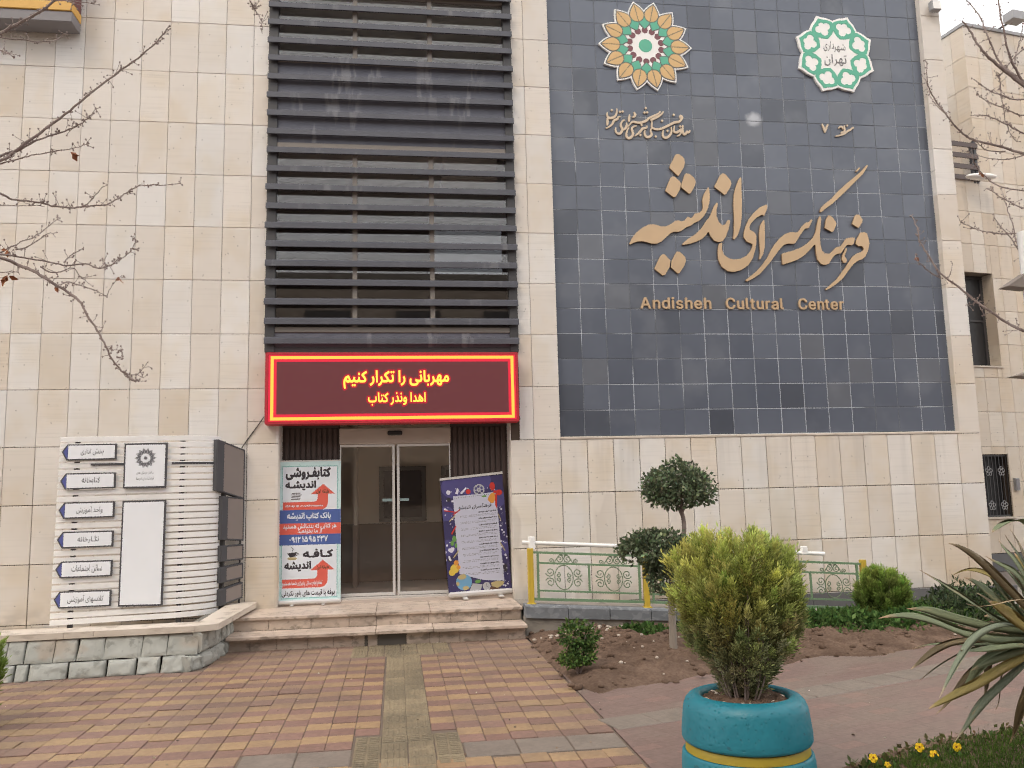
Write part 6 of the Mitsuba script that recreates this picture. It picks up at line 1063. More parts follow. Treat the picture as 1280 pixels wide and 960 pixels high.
split(b, 'leaf_drawing', unary_union([CI(140, 700, 30), CI(122, 725, 22)]).intersection(sheet).difference(gl), 3, 'print_yellow'); split(b, 'flower_drawing', unary_union([CI(150, 660, 17), CI(165, 690, 14)]), 4, 'print_orange')
part(b, 'notebook_drawing', flat(PG((225, 862), (258, 795), (322, 800), (300, 866)), 5), 'print_silver')
part(b, 'clock_drawing', flat(CI(350, 812, 27), 5), 'print_silver'); part(b, 'clock_drawing', flat(unary_union([PG((349, 812), (346, 795), (351, 795)), PG((349, 812), (362, 818), (361, 822))]), 6), 'print_ink')
split(b, 'book_drawing', PG((378, 790), (420, 775), (468, 778), (462, 800), (425, 822), (385, 812)), 4, 'print_khaki'); split(b, 'dark_shape', PG((330, 840), (375, 815), (440, 822), (420, 855), (340, 862)), 3, 'print_brown')
split(b, 'dark_shape', unary_union([CI(140, 455, 18), CI(110, 640, 15), CI(480, 690, 14, 2), CI(105, 235, 14)]).intersection(sheet).difference(page), 1, 'print_ink')

# ------------------------------------------------------------------ ramp railing
Rl = thing('ramp_railing', 'green scrollwork railing with yellow posts and a white handrail along the ramp', 'railing')
yr = 10.17
def rz(x): return np.interp(x, [1.66, 5.8], [.0, -.280])   # fall of the rail along the ramp
for x, h0, h1 in ((1.575, .335, .992), (2.985, .232, .89), (4.39, .14, .80), (5.80, .03, .715)):
    part(Rl, 'post', cbox(x - .033, x + .033, yr - .033, yr + .033, h0 - .02, h1, .004), 'rail_yellow'); part(Rl, 'post_foot', cbox(x - .05, x + .05, yr - .05, yr + .05, kz(x) - .004, kz(x) + .010, .003), 'rail_yellow')
hr = [(x, yr + .03, np.interp(x, [1.487, 5.315], [1.060, .803])) for x in np.linspace(1.487, 5.315, 6)]
part(Rl, 'handrail', tube(hr, .024, 12), 'white_paint', 40)
for x in (1.60, 5.04):
    z = np.interp(x, [1.487, 5.315], [1.060, .803]); part(Rl, 'bracket', cat(cbox(x - .035, x + .035, yr - .02, yr + .05, z - .075 if x < 2 else z - .02, z + .075 if x < 2 else z + .085, .006)), 'white_paint')
def spiral(c, r, a0, turns, k=1):
    t = np.linspace(0, 1, int(14 * turns) + 6); rr = r * (1 - .80 * t)
    return [(c[0] + rr_ * math.cos(a0 + k * 2 * math.pi * turns * t_), c[1] + rr_ * math.sin(a0 + k * 2 * math.pi * turns * t_)) for t_, rr_ in zip(t, rr)]
def scrollwork(m):
    """bars of one ornament round the centre m: a ring, four curled hearts, a crest above"""
    L2 = []
    t = np.linspace(0, 2 * math.pi, 33); L2.append([(m + .112 * math.cos(a), .268 + .147 * math.sin(a)) for a in t])
    for sx in (-1, 1):
        for sz in (-1, 1):
            c = (m + sx * .168, .268 + sz * .063)
            L2.append(spiral(c, .058, math.radians(200 if sx < 0 else -20) if sz > 0 else math.radians(160 if sx < 0 else 20), 1.45, -sx * sz))
            L2.append(spiral((m + sx * .068, .268 + sz * .028), .030, math.radians(90 * sz), 1.2, sx * sz))
        L2.append(spiral((m + sx * .150, .470), .032, math.radians(-90), 1.3, -sx) [::-1] + [(m + sx * .11, .452), (m + sx * .085, .492), (m + sx * .062, .528), (m + sx * .035, .548), (m + sx * .006, .535)] )
        L2.append(spiral((m + sx * .050, .492), .050, math.radians(90), 1.5, sx))
    return L2
for x0, x1 in ((1.665, 2.905), (3.07, 4.31), (4.475, 5.715)):
    wd = x1 - x0; zb = lambda x: .398 + rz(x) - .0 
    def loc(u, v_): return (x0 + u, yr + .0, zb(x0 + u) - .0 + v_ * .965)
    def bar(u0, v0, u1, v1, w=.026):
        a, b_ = np.array(loc(u0, v0)), np.array(loc(u1, v1)); d = (b_ - a) / np.linalg.norm(b_ - a); nr = np.array([-d[2], 0, d[0]]) * w / 2; q = np.array([0, w / 2, 0])
        v = np.array([a - nr - q, a + nr - q, a + nr + q, a - nr + q, b_ - nr - q, b_ + nr - q, b_ + nr + q, b_ - nr + q])
        f = np.array([[0, 1, 2], [0, 2, 3], [4, 6, 5], [4, 7, 6], [0, 4, 5], [0, 5, 1], [1, 5, 6], [1, 6, 2], [2, 6, 7], [2, 7, 3], [3, 7, 4], [3, 4, 0]]); return v, f
    fr = part(Rl, 'panel', cat(bar(-.07, .565, wd + .07, .565), bar(-.07, 0, wd + .07, 0, .03), bar(.013, .435, wd - .013, .435, .022), bar(.013, .10, wd - .013, .10, .02), bar(0, .0, 0, .565), bar(wd, 0, wd, .565), bar(wd / 2, .10, wd / 2, .435, .022)), 'rail_green')
    for m in (wd * .252, wd * .742):
        part(fr, 'scroll', cat(*[tube([loc(u, v_) for u, v_ in l], .0065, 5) for l in scrollwork(m)]), 'rail_scroll', 60)

# ------------------------------------------------------------------ planter
Pl = thing('round_planter', 'turquoise painted concrete planter with an ochre band in the foreground', 'planter')
px, py = 1.772, 4.35
part(Pl, 'upper_ring', lathe([(.214, .46), (.217, .545), (.223, .558), (.236, .565), (.256, .565), (.280, .556), (.300, .535), (.312, .505), (.319, .45), (.326, .385), (.326, .352), (.319, .340), (.305, .334), (.28, .332)], 96, (px, py, 0)), 'teal_paint', 40)
part(Pl, 'band', lathe([(.29, .334), (.304, .330), (.309, .310), (.311, .290), (.29, .286)], 96, (px, py, 0)), 'ochre_paint', 40)
part(Pl, 'lower_ring', lathe([(.30, .288), (.318, .288), (.327, .279), (.332, .24), (.334, .12), (.322, .02), (.30, -.002), (.0, -.002)], 96, (px, py, 0)), 'teal_paint', 40)
gx, gy = np.meshgrid(np.linspace(-1, 1, 41), np.linspace(-1, 1, 41), indexing='ij'); rr = np.maximum(np.abs(gx), np.abs(gy)); hyp = np.maximum(np.hypot(gx, gy), 1e-9)
X, Y = gx * rr / hyp * .2165, gy * rr / hyp * .2165
q = np.stack([X + px, Y + py, X * 0], -1); Z = .505 + .035 * meshkit.fbm(q * 16, 3, 1) + .022 * meshkit.noise(q * 60, 4) + .03 * (1 - rr)
I = np.arange(41 * 41).reshape(41, 41); f_ = np.stack([I[:-1, :-1], I[1:, :-1], I[1:, 1:], I[:-1, 1:]], -1).reshape(-1, 4)
part(Pl, 'soil', (np.stack([X + px, Y + py, Z], -1).reshape(-1, 3), f_), 'soil', False)
ms = []
for i in range(90):
    a, r = rng.uniform(0, 6.28), .20 * math.sqrt(rng.uniform()); ms.append(move(lump(abs(rng.normal(.006, .004)) + .004, i + 900), px + r * math.cos(a), py + r * math.sin(a), .536))
part(Pl, 'soil_crumbs', cat(*ms), 'pebble', 60, kind='stuff')

# ------------------------------------------------------------------ plants
def foliage(P, D, Lh, Wd, col, rs, fold=.25, twist=True):
    """leaf diamonds: base points P, directions D, lengths, widths, colours"""
    n = len(P); D = D / np.linalg.norm(D, axis=1, keepdims=True)
    r = rs.normal(size=(n, 3)); S_ = np.cross(D, r); S_ /= np.linalg.norm(S_, axis=1, keepdims=True); Nn = np.cross(S_, D)
    Lh, Wd = np.asarray(Lh)[:, None], np.asarray(Wd)[:, None]
    mid = P + D * Lh * .45 + Nn * Wd * fold
    a, b, c, d = P, mid - S_ * Wd, P + D * Lh + Nn * Lh * .06, mid + S_ * Wd
    V = np.stack([a, b, c, d], 1).reshape(-1, 3); i = np.arange(n) * 4
    F = np.vstack([np.stack([i, i + 1, i + 2], 1), np.stack([i, i + 2, i + 3], 1)])
    return V, F, np.repeat(np.clip(col, 0, 1), 4, 0)
def put_leaves(key, V, F, Ccol, mat='leaf'):
    scene[key] = ply((V, F), mat, False, color=Ccol)
def shade_of(cols, w, rs, jit=.22):
    """mix colours by the weights w (n, k) and jitter"""
    c = (w[..., None] * np.array(cols)[None]).sum(1) / w.sum(1, keepdims=True)
    return c * np.exp(rs.normal(0, jit, (len(c), 1))) * np.exp(rs.normal(0, .06, (len(c), 3)))

def thuja(key, c, prof, n, colfn, seed, Ls=.026, plume=.16, per=60, low=.0):
    """a clipped conifer built of plumes: each plume a tapering bundle of flat scale sprays, fresh at the tip, dull at its base"""
    rs = np.random.default_rng(seed); m = n // per; h = rs.uniform(0, 1, m) ** .85; a = rs.uniform(0, 2 * np.pi, m); H_ = prof.h
    q = np.where(rs.uniform(0, 1, m) < .68, rs.uniform(.86, 1.0, m), rs.uniform(.3, .86, m))
    lobe_ = meshkit.fbm(np.stack([np.cos(a) * 1.9, np.sin(a) * 1.9, h * 3.0], -1), 3, seed)
    R_ = prof(h) * (.74 + .50 * lobe_) * q
    tip = np.stack([c[0] + R_ * np.cos(a), c[1] + R_ * np.sin(a), c[2] + h * H_ + .09 * (lobe_ - .5)], -1)
    out = np.stack([np.cos(a), np.sin(a), np.zeros(m)], -1)
    ax = out * (.62 + .40 * q[:, None]) * (1.05 - .75 * h[:, None]) + np.array([0, 0, 1.0]) * (.75 + .45 * h[:, None]) + rs.normal(0, .15, (m, 3)); ax /= np.linalg.norm(ax, axis=1, keepdims=True)
    ln = plume * np.exp(rs.normal(0, .30, m)) * (.75 + .35 * h)
    wdt = ln * rs.uniform(.20, .34, m)
    k = np.repeat(np.arange(m), (per * rs.uniform(.45, 1.5, m) * (1 - low * (h < .35))).astype(int)); N = len(k)
    t = rs.uniform(0, 1, N) ** .75
    rad = rs.normal(size=(N, 3)); rad -= ax[k] * (rad * ax[k]).sum(1, keepdims=True); rad /= np.linalg.norm(rad, axis=1, keepdims=True)
    P = tip[k] - ax[k] * (ln[k] * (1 - t))[:, None] + rad * (wdt[k] * (1 - t) ** .8 * rs.uniform(.3, 1, N) ** .5)[:, None]
    D = ax[k] + rad * (.65 * (1 - t) + .18)[:, None] + rs.normal(0, .16, (N, 3))
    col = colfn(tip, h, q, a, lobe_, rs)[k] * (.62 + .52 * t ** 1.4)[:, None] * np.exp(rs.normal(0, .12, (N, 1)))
    S_ = np.cross(D, rad + rs.normal(0, .3, (N, 3))); S_ /= np.linalg.norm(S_, axis=1, keepdims=True)
    PP, DD, LL, WW, CC = [], [], [], [], []
    for s in range(4):
        u = s / 3; L_ = Ls * np.exp(rs.normal(0, .22, N)); sg = (-1) ** s
        PP.append(P + D * (L_ * u * 1.3)[:, None]); DD.append(D + S_ * sg * (.55 - .40 * u)); LL.append(L_ * (1.2 - .3 * u)); WW.append(L_ * .125); CC.append(col * (.92 + .16 * u))
    V, F, Cc = foliage(np.vstack(PP), np.vstack(DD), np.concatenate(LL), np.concatenate(WW), np.vstack(CC), rs)
    put_leaves(numbered(key + '__foliage'), V, F, Cc)
class Prof:
    def __init__(s, h, hs, rs_): s.h, s.a, s.b = h, hs, rs_
    def __call__(s, x): return np.interp(x, s.a, s.b)
Cn = thing('conifer_shrub', 'rounded yellow green conifer shrub growing in the turquoise planter', 'shrub')
pr = Prof(.845, [0, .06, .14, .24, .34, .46, .58, .70, .82, .90, .96, 1.0], [.045, .080, .135, .205, .265, .308, .330, .338, .332, .312, .27, .18])
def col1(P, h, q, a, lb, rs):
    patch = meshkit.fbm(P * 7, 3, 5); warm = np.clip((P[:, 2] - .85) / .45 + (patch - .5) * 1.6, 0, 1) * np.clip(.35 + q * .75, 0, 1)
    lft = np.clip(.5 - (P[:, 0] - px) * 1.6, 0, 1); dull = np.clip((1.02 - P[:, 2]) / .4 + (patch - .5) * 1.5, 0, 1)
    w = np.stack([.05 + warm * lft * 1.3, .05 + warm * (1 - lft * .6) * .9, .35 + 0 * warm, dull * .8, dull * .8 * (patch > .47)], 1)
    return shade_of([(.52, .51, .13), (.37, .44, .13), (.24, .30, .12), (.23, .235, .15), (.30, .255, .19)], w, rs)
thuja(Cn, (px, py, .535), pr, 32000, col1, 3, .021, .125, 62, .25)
rs = np.random.default_rng(8); st = []
for k in range(54):
    a, r1 = rs.uniform(0, 6.28), rs.uniform(.06, .22); h1 = rs.uniform(.25, .75)
    b0 = np.array([px + .05 * math.cos(a), py + .05 * math.sin(a), .51]); b3 = np.array([px + r1 * math.cos(a), py + r1 * math.sin(a), .54 + h1 * .9])
    b1 = b0 * .6 + b3 * .4 + [0.02 * math.cos(a), .02 * math.sin(a), -.04]; st.append(tube(smooth_line([b0, b1, b3], 4), np.linspace(.0065, .0022, 9), 5))
part(Cn, 'stem', cat(*st), 'bark', 50, kind='stuff')

Cn = thing('conifer_shrub', 'bright green clipped conifer shrub beside the right end of the railing', 'shrub')
pr2 = Prof(.65, [0, .1, .3, .6, .85, .95, 1], [.20, .26, .285, .29, .26, .19, .05])
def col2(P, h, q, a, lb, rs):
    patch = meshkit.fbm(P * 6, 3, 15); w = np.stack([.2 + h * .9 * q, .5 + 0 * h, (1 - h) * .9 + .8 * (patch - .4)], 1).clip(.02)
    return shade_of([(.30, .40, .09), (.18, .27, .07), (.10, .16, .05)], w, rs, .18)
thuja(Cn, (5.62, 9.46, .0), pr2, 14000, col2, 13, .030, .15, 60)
part(Cn, 'stem', cat(*[tube([(5.62 + .03 * math.cos(a), 9.46 + .03 * math.sin(a), 0), (5.62 + .16 * math.cos(a), 9.46 + .16 * math.sin(a), .55)], [.012, .004], 5) for a in np.arange(8) * .785]), 'bark')
Cn = thing('conifer_shrub', 'green conifer shrub cut by the left edge of the photo', 'shrub')
pr3 = Prof(.74, [0, .1, .3, .6, .85, .95, 1], [.26, .33, .38, .40, .33, .22, .05])
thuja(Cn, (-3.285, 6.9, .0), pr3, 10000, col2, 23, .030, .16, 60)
part(Cn, 'stem', tube([(-3.285, 6.9, 0), (-3.285, 6.9, .5)], [.02, .008], 7), 'bark')

def broadleaf(key, blobs, n, cols, seed, L_=(.030, .050), wr=.30, jit=.25, name='crown', shell=.35, droop=.15):
    rs = np.random.default_rng(seed); PP, NN = [], []
    for (c, rad, share) in blobs:
        m = int(n * share); d = rs.normal(size=(m, 3)); d /= np.linalg.norm(d, axis=1, keepdims=True)
        q = rs.uniform(0, 1, m) ** shell; lump_ = .58 + .82 * meshkit.fbm(d * 2.4 + np.array(c), 3, seed)
        PP.append(np.array(c) + d * np.array(rad) * (q * lump_)[:, None]); NN.append(d)
    P, N_ = np.vstack(PP), np.vstack(NN); keep = meshkit.fbm(P * 8, 2, seed + 2) > .41; P, N_ = P[keep], N_[keep]; m = len(P)
    D = N_ * .8 + rs.normal(0, .55, (m, 3)) + [0, 0, .15 - droop]
    w = rs.dirichlet(np.ones(len(cols)) * .7, m); pt = meshkit.fbm(P * 6, 3, seed + 7); w[:, 0] *= np.clip((pt - .3) * 4, .1, 3)
    ln = rs.uniform(*L_, m)
    V, F, Cc = foliage(P, D, ln, ln * wr, shade_of(cols, w, rs, jit), rs, .18)
    put_leaves(numbered(key + '__' + name), V, F, Cc, 'leaf_waxy')
Tp = thing('topiary_shrub', 'dark green shrub clipped into two balls on one trunk by the railing', 'shrub')
DG = [(.20, .25, .15), (.115, .16, .095), (.075, .11, .065), (.13, .13, .085)]
broadleaf(Tp, [((2.79, 8.25, 1.675), (.345, .31, .225), .62), ((2.60, 8.25, 1.645), (.20, .22, .16), .18), ((2.99, 8.25, 1.625), (.21, .22, .17), .18), ((2.80, 8.25, 1.83), (.12, .1, .12), .05)], 4300, DG, 31, (.030, .052), .34)
broadleaf(Tp, [((2.50, 8.22, 1.075), (.33, .30, .17), .5), ((2.68, 8.24, 1.02), (.30, .28, .21), .3), ((2.62, 8.22, .82), (.20, .20, .20), .25), ((2.29, 8.2, 1.06), (.13, .15, .11), .08)], 6200, DG, 37, (.030, .054), .34)
part(Tp, 'trunk', tube([(2.705, 8.36, -.03), (2.70, 8.35, .25), (2.695, 8.33, .5), (2.71, 8.31, .78)], [.042, .036, .033, .03], 10), 'lime_trunk', 50)
part(Tp, 'limb', cat(tube(smooth_line([(2.705, 8.31, .72), (2.79, 8.28, 1.0), (2.84, 8.27, 1.22), (2.825, 8.26, 1.40)], 4), np.linspace(.030, .021, 13), 8), tube([(2.825, 8.26, 1.38), (2.76, 8.24, 1.52), (2.64, 8.24, 1.66)], [.017, .013, .006], 6), tube([(2.825, 8.26, 1.38), (2.82, 8.25, 1.55), (2.84, 8.25, 1.75)], [.016, .012, .005], 6), tube([(2.825, 8.26, 1.40), (2.88, 8.25, 1.50), (3.0, 8.25, 1.62)], [.013, .010, .005], 6), tube([(2.71, 8.31, .74), (2.62, 8.26, .9), (2.45, 8.24, 1.05)], [.024, .016, .006], 6)), 'bark', 50)

Sm = thing('small_shrub', 'small leafy green shrub alone on the bare soil near the steps', 'shrub')
broadleaf(Sm, [((1.575, 7.66, .37), (.155, .14, .13), .42), ((1.67, 7.64, .33), (.11, .1, .11), .2), ((1.52, 7.62, .17), (.11, .1, .08), .2), ((1.63, 7.62, .20), (.11, .1, .10), .22)], 1900, [(.15, .235, .06), (.075, .130, .045), (.045, .080, .030)], 41, (.026, .044), .32)
part(Sm, 'stem', cat(*[tube([(1.60, 7.66, -.02), (1.60 + dx, 7.65 + dy, z)], [.007, .003], 5) for dx, dy, z in ((-.06, 0, .38), (.06, -.02, .36), (-.08, -.03, .2), (.02, .03, .42), (.05, -.04, .22))]), 'bark')

# ground cover in the bed
GC = Polygon([(3.05, 9.28), (3.6, 9.02), (4.3, 8.86), (5.2, 8.62), (6.0, 8.72), (7.2, 9.15), (7.4, 9.9), (5.0, 9.95), (3.2, 9.9)])
def mat_plants(name, label, poly, n, hmax, cols, seed, L_=(.05, .085), wr=.25):
    rs = np.random.default_rng(seed); k = thing(name, label, 'ground cover', kind='stuff')
    q = scatter(poly, n, rs); m = len(q); e = np.clip(sdist(poly.exterior, spts(q[:, 0], q[:, 1])) / .22, .12, 1)
    hh = hmax * (.45 + .9 * meshkit.fbm(np.stack([q[:, 0], q[:, 1], q[:, 0] * 0], -1) * 3.2, 3, seed)) * e
    z = hh * rs.uniform(0, 1, m) ** .6; P = np.stack([q[:, 0], q[:, 1], z - .01 + soil_z(q[:, 0], q[:, 1]) * .5], -1)
    D = rs.normal(0, .75, (m, 3)) + [0, -.12, .75]; w = rs.dirichlet(np.ones(len(cols)), m); pt = meshkit.fbm(P * 5, 2, seed); w[:, 0] *= np.clip((pt - .3) * 4, .1, 3)
    ln = rs.uniform(*L_, m); V, F, Cc = foliage(P, D, ln, ln * wr, shade_of(cols, w, rs, .24), rs, .3); put_leaves(k, V, F, Cc, 'leaf_waxy')
GG = [(.13, .215, .065), (.065, .130, .038), (.038, .078, .026)]
mat_plants('ground_cover', 'strip of leafy green ground cover between the red path and the railing', GC, 9500, .20, GG, 51)
mat_plants('ground_cover', 'patch of low green ground cover left of the topiary trunk', Polygon([(2.30, 9.42), (2.75, 9.2), (3.05, 9.22), (3.1, 9.6), (2.5, 9.72)]), 900, .14, GG, 52)
mat_plants('ground_cover', 'taller grey green leafy plants behind the spiky plant', Polygon([(5.75, 8.75), (6.6, 8.95), (7.4, 9.4), (7.5, 9.9), (6.2, 9.85)]), 3200, .42, [(.12, .155, .085), (.06, .085, .045), (.035, .055, .03)], 53, (.05, .10), .17)
mat_plants('ground_cover', 'pale sprigs of young leaves in front of the clipped conifer', Polygon([(5.18, 9.02), (5.42, 8.96), (5.5, 9.12), (5.25, 9.16)]), 260, .40, [(.24, .34, .10), (.14, .22, .06)], 54, (.03, .05), .36)

# spiky plant, right foreground
Yc = thing('spiky_plant', 'spiky plant with long sword shaped grey green and brown leaves at the right edge', 'plant')
def sword(P, w, seed, droop=0):
    rs = np.random.default_rng(seed); P = smooth_line(np.array(P)[::-1], 5); n = len(P); t = np.linspace(0, 1, n)
    d = np.gradient(P, axis=0); d /= np.linalg.norm(d, axis=1, keepdims=True)
    view = (P - EYE); view /= np.linalg.norm(view, axis=1, keepdims=True)
    tilt = rs.normal(0, .45); upv = np.array([0.1, -.55, .8]) + rs.normal(0, .25, 3); S_ = np.cross(d, upv); S_ /= np.linalg.norm(S_, axis=1, keepdims=True); Nn = np.cross(S_, d)
    ww_ = w * .5 * np.clip(np.minimum(1.0, .62 + t * 1.3) * (1 - np.clip((t - .55) / .45, 0, 1) ** 1.7), .02, 1)
    S_ = S_ * np.cos(tilt * t)[:, None] + Nn * np.sin(tilt * t)[:, None]
    lft, rgt, mid = P - S_ * ww_[:, None] + Nn * ww_[:, None] * .28, P + S_ * ww_[:, None] + Nn * ww_[:, None] * .28, P
    low = P - Nn * .0025
    V = np.stack([lft, mid, rgt, low], 1).reshape(-1, 3); U_ = np.stack([np.stack([t * 0 + a, t], -1) for a in (0, .5, 1, .5)], 1).reshape(-1, 2); F = []
    for i in range(n - 1):
        for a, b in ((0, 1), (1, 2), (2, 3), (3, 0)):
            F += [[4 * i + a, 4 * i + b, 4 * i + 4 + b], [4 * i + a, 4 * i + 4 + b, 4 * i + 4 + a]]
    return V, np.array(F), U_
ym = dict(g='yucca_green', p='yucca_pale', b='yucca_brown', y='yucca_yellow', s='yucca_straw')
base = np.array([3.322, 4.05, .805])
for i, (pts, w, c) in enumerate(DATA['yucca']):
    V, F, U_ = sword(np.array(pts) / 1000, w / 1000 * 1.12, i); part(Yc, 'leaf', (V, F), ym[c], True, uv=U_)
rs = np.random.default_rng(77)
for i in range(46):   # the rest of the rosette, beyond the frame
    a = rs.uniform(-1.7, 1.75); el = rs.uniform(-.35, 1.25); L_ = rs.uniform(.45, .75); d = np.array([math.cos(a) * math.cos(el), math.sin(a) * math.cos(el), math.sin(el)])
    if a < -1.2 or a > 1.3: d = d * .8
    p_ = [base + d * L_ + [0, 0, -.10 * L_], base + d * L_ * .55, base + rs.normal(0, .05, 3)]
    V, F, U_ = sword(p_, .05, i + 60); part(Yc, 'leaf', (V, F), ym[rs.choice(['g', 'g', 'g', 'b', 'y', 'p'])], True, uv=U_)
part(Yc, 'trunk', tube([(3.42, 4.10, -.03), (3.38, 4.08, .3), (3.33, 4.05, .82)], [.075, .065, .07], 10), 'bark', 50)

# lawn corner and pansies
LW = Polygon([(2.50, 4.86), (2.87, 5.06), (3.25, 5.24), (3.62, 5.31), (4.2, 5.43), (6.5, 5.9), (6.5, 3.0), (2.3, 3.0)])
g = thing('flower_bed', kind='structure'); 
def bed_z(X, Y):
    P = np.stack([X, Y, X * 0], -1); e = np.clip(sdist(LW.exterior, spts(np.ravel(X), np.ravel(Y))).reshape(np.shape(X)) / .2, 0, 1)
    return -.006 + e * (.02 + .03 * meshkit.fbm(P * 9, 3, 6))
put(g, blob_sheet(LW, .035, bed_z), 'soil', True)
gk = thing('grass', 'short green grass in the bottom right corner', 'grass', kind='stuff')
LWi = Polygon([(2.62, 4.74), (2.95, 4.86), (3.3, 5.0), (3.75, 5.16), (4.6, 5.34), (4.9, 4.2), (4.2, 3.2), (2.4, 3.2)])
q = scatter(LWi, 26000, rng); m = len(q); P = np.stack([q[:, 0], q[:, 1], bed_z(q[:, 0], q[:, 1]) - .002], -1); D = rng.normal(0, .36, (m, 3)) + [0, 0, 1]
pt = meshkit.fbm(P * 4, 3, 3); w = np.stack([pt.clip(.1), np.full(m, .45), (1 - pt) * .5], 1); ln = rng.uniform(.025, .06, m)
V, F, Cc = foliage(P, D, ln, np.full(m, .0024), shade_of([(.095, .165, .030), (.058, .108, .024), (.095, .10, .040)], w, rng, .22), rng, .1); put_leaves(gk, V, F, Cc)
def pansy(x, y, z, label, face, r=.0175):
    k = thing('pansy', label, 'flower', 'yellow pansies along the flower bed edge')
    rs = np.random.default_rng(int(x * 1000)); f = np.array(face, float); f /= np.linalg.norm(f); s = np.cross(f, [0, 0, 1]); s /= np.linalg.norm(s); u = np.cross(s, f); c = np.array([x, y, z])
    for i, a in enumerate(np.radians([90 + 40, 90 - 40, 180 + 15, -15, -90])):
        t = np.linspace(0, 2 * np.pi, 13)[:-1]; o = (s * math.cos(a) + u * math.sin(a)) * r * .72; rad = r * (.78 if i < 4 else .95)
        ring = c + o + np.outer(np.cos(t), s) * rad + np.outer(np.sin(t), u) * rad + f * (.004 * np.cos(3 * t + i))[:, None] + f * .0015 * i
        V = np.vstack([ring, c + f * .002 * i, c + o + f * (.003 + .0015 * i)]); F = [[12 + 1, j, (j + 1) % 12] for j in range(12)]
        part(k, 'petal', (V, np.array(F)), 'petal_yellow')
    t = np.linspace(0, 2 * np.pi, 9)[:-1]; ring = c + f * .011 + np.outer(np.cos(t), s) * r * .33 + np.outer(np.sin(t), u) * r * .33
    part(k, 'eye', (np.vstack([ring, c + f * .013]), np.array([[8, j, (j + 1) % 8] for j in range(8)])), 'petal_dark')
    part(k, 'stem', tube([(x, y + .01, .0), c - f * .004], .0022, 5), 'twig_brown')
    m = 26; P = np.stack([x + rs.normal(0, .03, m), y + rs.normal(0, .03, m), rs.uniform(.005, .04, m)], -1); ln = rs.uniform(.025, .045, m)
    V, F, Cc = foliage(P, rs.normal(0, .6, (m, 3)) + [0, 0, .6], ln, ln * .3, shade_of(GG, rs.dirichlet(np.ones(3), m), rs), rs); put_leaves(numbered(k + '__foliage'), V, F, Cc)
pansy(2.690, 4.765, .068, 'leftmost yellow pansy at the bed edge', (-.3, -.8, .5))
pansy(2.73, 4.69, .050, 'small low yellow pansy just right of the leftmost one', (-.2, -.7, .7), .013)
pansy(3.030, 4.845, .085, 'yellow pansy with a stalk of two blossoms in the middle of the row', (-.5, -.8, .3))
pansy(3.072, 4.775, .060, 'yellow pansy with a dark eye right of the middle of the row', (-.2, -.9, .4))
pansy(3.262, 4.835, .075, 'rightmost yellow pansy, tall and seen from its side', (-.85, -.5, .2))
Lv = thing('bed_leaves', 'dark green leaves and dead stalks along the flower bed edge', 'plants', kind='stuff')
rs = np.random.default_rng(91); t = rs.uniform(0, 1, 520); ex = np.interp(t, [0, .3, .6, 1], [2.55, 3.0, 3.5, 4.4]); ey = np.interp(t, [0, .3, .6, 1], [4.80, 5.02, 5.20, 5.40]) - np.abs(rs.normal(.10, .10, 520))
P = np.stack([ex, ey, rs.uniform(0, .05, 520)], -1); ln = rs.uniform(.025, .05, 520)
V, F, Cc = foliage(P, rs.normal(0, .7, (520, 3)) + [0, 0, .5], ln, ln * .28, shade_of([(.06, .10, .035), (.10, .14, .05), (.14, .08, .05)], rs.dirichlet(np.ones(3), 520), rs), rs); put_leaves(Lv, V, F, Cc)

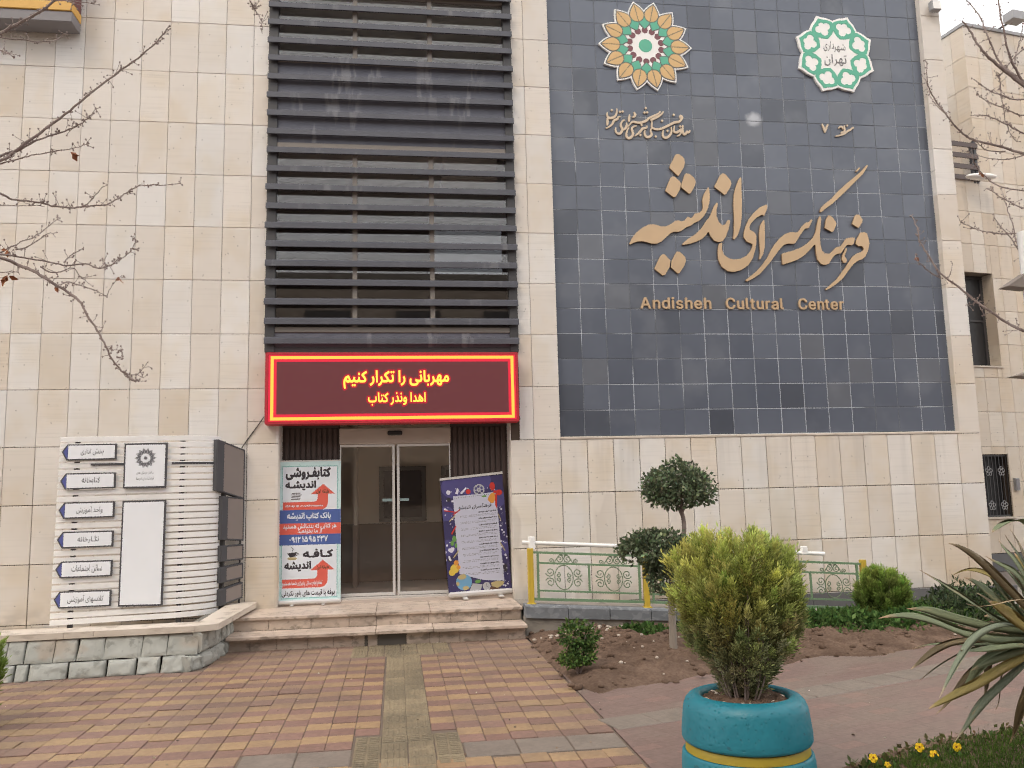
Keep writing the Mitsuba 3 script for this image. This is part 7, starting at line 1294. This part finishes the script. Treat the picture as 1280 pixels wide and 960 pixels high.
# ------------------------------------------------------------------ bare trees outside the frame, their boughs in front of the wall
def bare_tree(label, boughs, trunk, fork, seed, dead):
    k = thing('bare_tree', label, 'tree'); rs = np.random.default_rng(seed)
    part(k, 'trunk', tube(smooth_line(trunk, 5), np.linspace(.11, .055, 5 * (len(trunk) - 1) + 1), 12), 'bark', 50)
    allp = []
    for pts, r0, r1 in boughs:
        P = np.array(pts) / 1000; r0, r1 = max(r0, 2.2) / 1000, max(r1, 1.7) / 1000
        if np.hypot(*(P[0] - P[-1])[[0, 2]]) > .75 and (abs(P[0][0]) > abs(fork[0]) * .62 or P[0][2] > 8.0):
            f = np.array(fork) + [0, 0, np.clip(P[0][2] - fork[2], -1.2, 2.6) * .55]; P = np.vstack([f * .999, (f + P[0]) / 2 + [0, 0, -.05], P]); R_ = np.concatenate([[r0 * 2.2, r0 * 1.6], np.linspace(r0, r1, len(pts))])
        else: R_ = np.linspace(r0, r1, len(P))
        n = 4; S_ = smooth_line(P, n); RR = np.interp(np.linspace(0, len(P) - 1, len(S_)), np.arange(len(P)), R_)
        S_ = S_ + rs.normal(0, .0035, S_.shape) * np.linspace(.3, 1, len(S_))[:, None]
        ms = [tube(S_, RR, 6)]; allp.append(S_)
        # knobbly buds and short spurs
        L_ = np.linalg.norm(np.diff(S_, axis=0), axis=1).sum(); cnt = int(L_ * 20)
        for _ in range(cnt):
            i = rs.integers(len(S_) // 3 if len(P) > len(pts) else 1, len(S_)); d = rs.normal(size=3); d[1] *= .5; d /= np.linalg.norm(d); ln = rs.choice([.018, .03, .055, .09], p=[.42, .32, .18, .08])
            a = S_[i]; b = a + d * ln + [0, 0, ln * .25]; ms.append(tube([a, (a + b) / 2 + rs.normal(0, .003, 3), b], [.0026, .0022, .0018], 4))
            ms.append(move(lump(.0062, int(rs.integers(999)), 1.2), *b))
        part(k, 'bough', cat(*ms), 'bark', 50)
    allp = np.vstack(allp)
    for (x, y, z, s) in dead:
        near = allp[np.argmin(((allp - [x, y, z]) ** 2).sum(1))]; x, y, z = near - [0, .01, s * .4]
        m = 5; P = np.tile([x, y, z], (m, 1)) + rs.normal(0, s * .06, (m, 3)); D = rs.normal(0, 1, (m, 3)) + [0, 0, -.8]; ln = rs.uniform(.6, 1.1, m) * s
        V, F, _ = foliage(P, D, ln, ln * .3, np.ones((m, 3)) * .3, rs, .5); part(k, 'dry_leaf', (V, F), 'dry_leaf')
bare_tree('bare tree beyond the left edge, its boughs hanging before the pale wall', DATA['left'], [(-5.6, 6.5, -.05), (-5.55, 6.5, 1.6), (-5.35, 6.55, 3.2), (-5.1, 6.6, 4.6), (-4.9, 6.6, 6.4)], (-5.25, 6.58, 3.9), 5,
    [(-2.34, 6.6, 4.13, .075), (-2.88, 6.6, 3.35, .08), (-1.98, 6.6, 3.36, .045), (-3.0, 6.6, 3.66, .06), (-2.70, 6.6, 3.02, .05)])
bare_tree('bare tree beyond the right edge, its twigs crossing the rear wing', DATA['right'], [(7.0, 7.5, -.05), (6.98, 7.45, 1.5), (6.9, 7.4, 3.0), (6.8, 7.3, 4.4), (6.75, 7.25, 6.6)], (6.92, 7.35, 3.4), 6, [(4.75, 7.2, 4.02, .05), (5.68, 7.2, 4.55, .05)])

# lamp post at the right edge
Lp = thing('lamp_post', 'white lamp post cut by the right edge of the photo', 'street lamp')
part(Lp, 'lower_pole', tube([(5.92, 7.0, -.03), (5.92, 7.0, 3.2)], .05, 16), 'white_paint', 40); part(Lp, 'upper_pole', tube([(5.905, 7.0, 3.15), (5.905, 7.0, 3.96)], .085, 20), 'white_paint', 40)
part(Lp, 'lamp_hood', (np.array([[5.60, 6.93, 3.42], [5.83, 6.93, 3.40], [5.83, 6.93, 3.56], [5.60, 7.07, 3.42], [5.83, 7.07, 3.40], [5.83, 7.07, 3.56]]), np.array([[0, 1, 2], [3, 5, 4], [0, 2, 5], [0, 5, 3], [0, 3, 4], [0, 4, 1], [1, 4, 5], [1, 5, 2]])), 'hood_brown')
part(Lp, 'lamp_hood', (np.array([[5.585, 6.93, 2.58], [5.87, 6.93, 2.56], [5.87, 6.93, 2.66], [5.585, 7.07, 2.58], [5.87, 7.07, 2.56], [5.87, 7.07, 2.66]]), np.array([[0, 1, 2], [3, 5, 4], [0, 2, 5], [0, 5, 3], [0, 3, 4], [0, 4, 1], [1, 4, 5], [1, 5, 2]])), 'hood_brown')

# litter
Lt = thing('litter', 'dry leaf scraps and pale specks on the paving', 'litter', kind='stuff'); rs = np.random.default_rng(123); m = 130
P = np.stack([rs.uniform(-3.2, 4.5, m), rs.uniform(5.3, 9.7, m), np.full(m, .006)], -1); P = P[~((P[:, 0] < -1.8) & (P[:, 1] > 8.7))]; m = len(P); D = rs.normal(0, 1, (m, 3)) * [1, 1, .12]; ln = rs.uniform(.008, .03, m)
V, F, Cc = foliage(P, D, ln, ln * .32, shade_of([(.55, .50, .44), (.20, .12, .07), (.10, .07, .05)], rs.dirichlet(np.ones(3) * .3, m), rs), rs, .2); put_leaves(Lt, V, F, Cc)
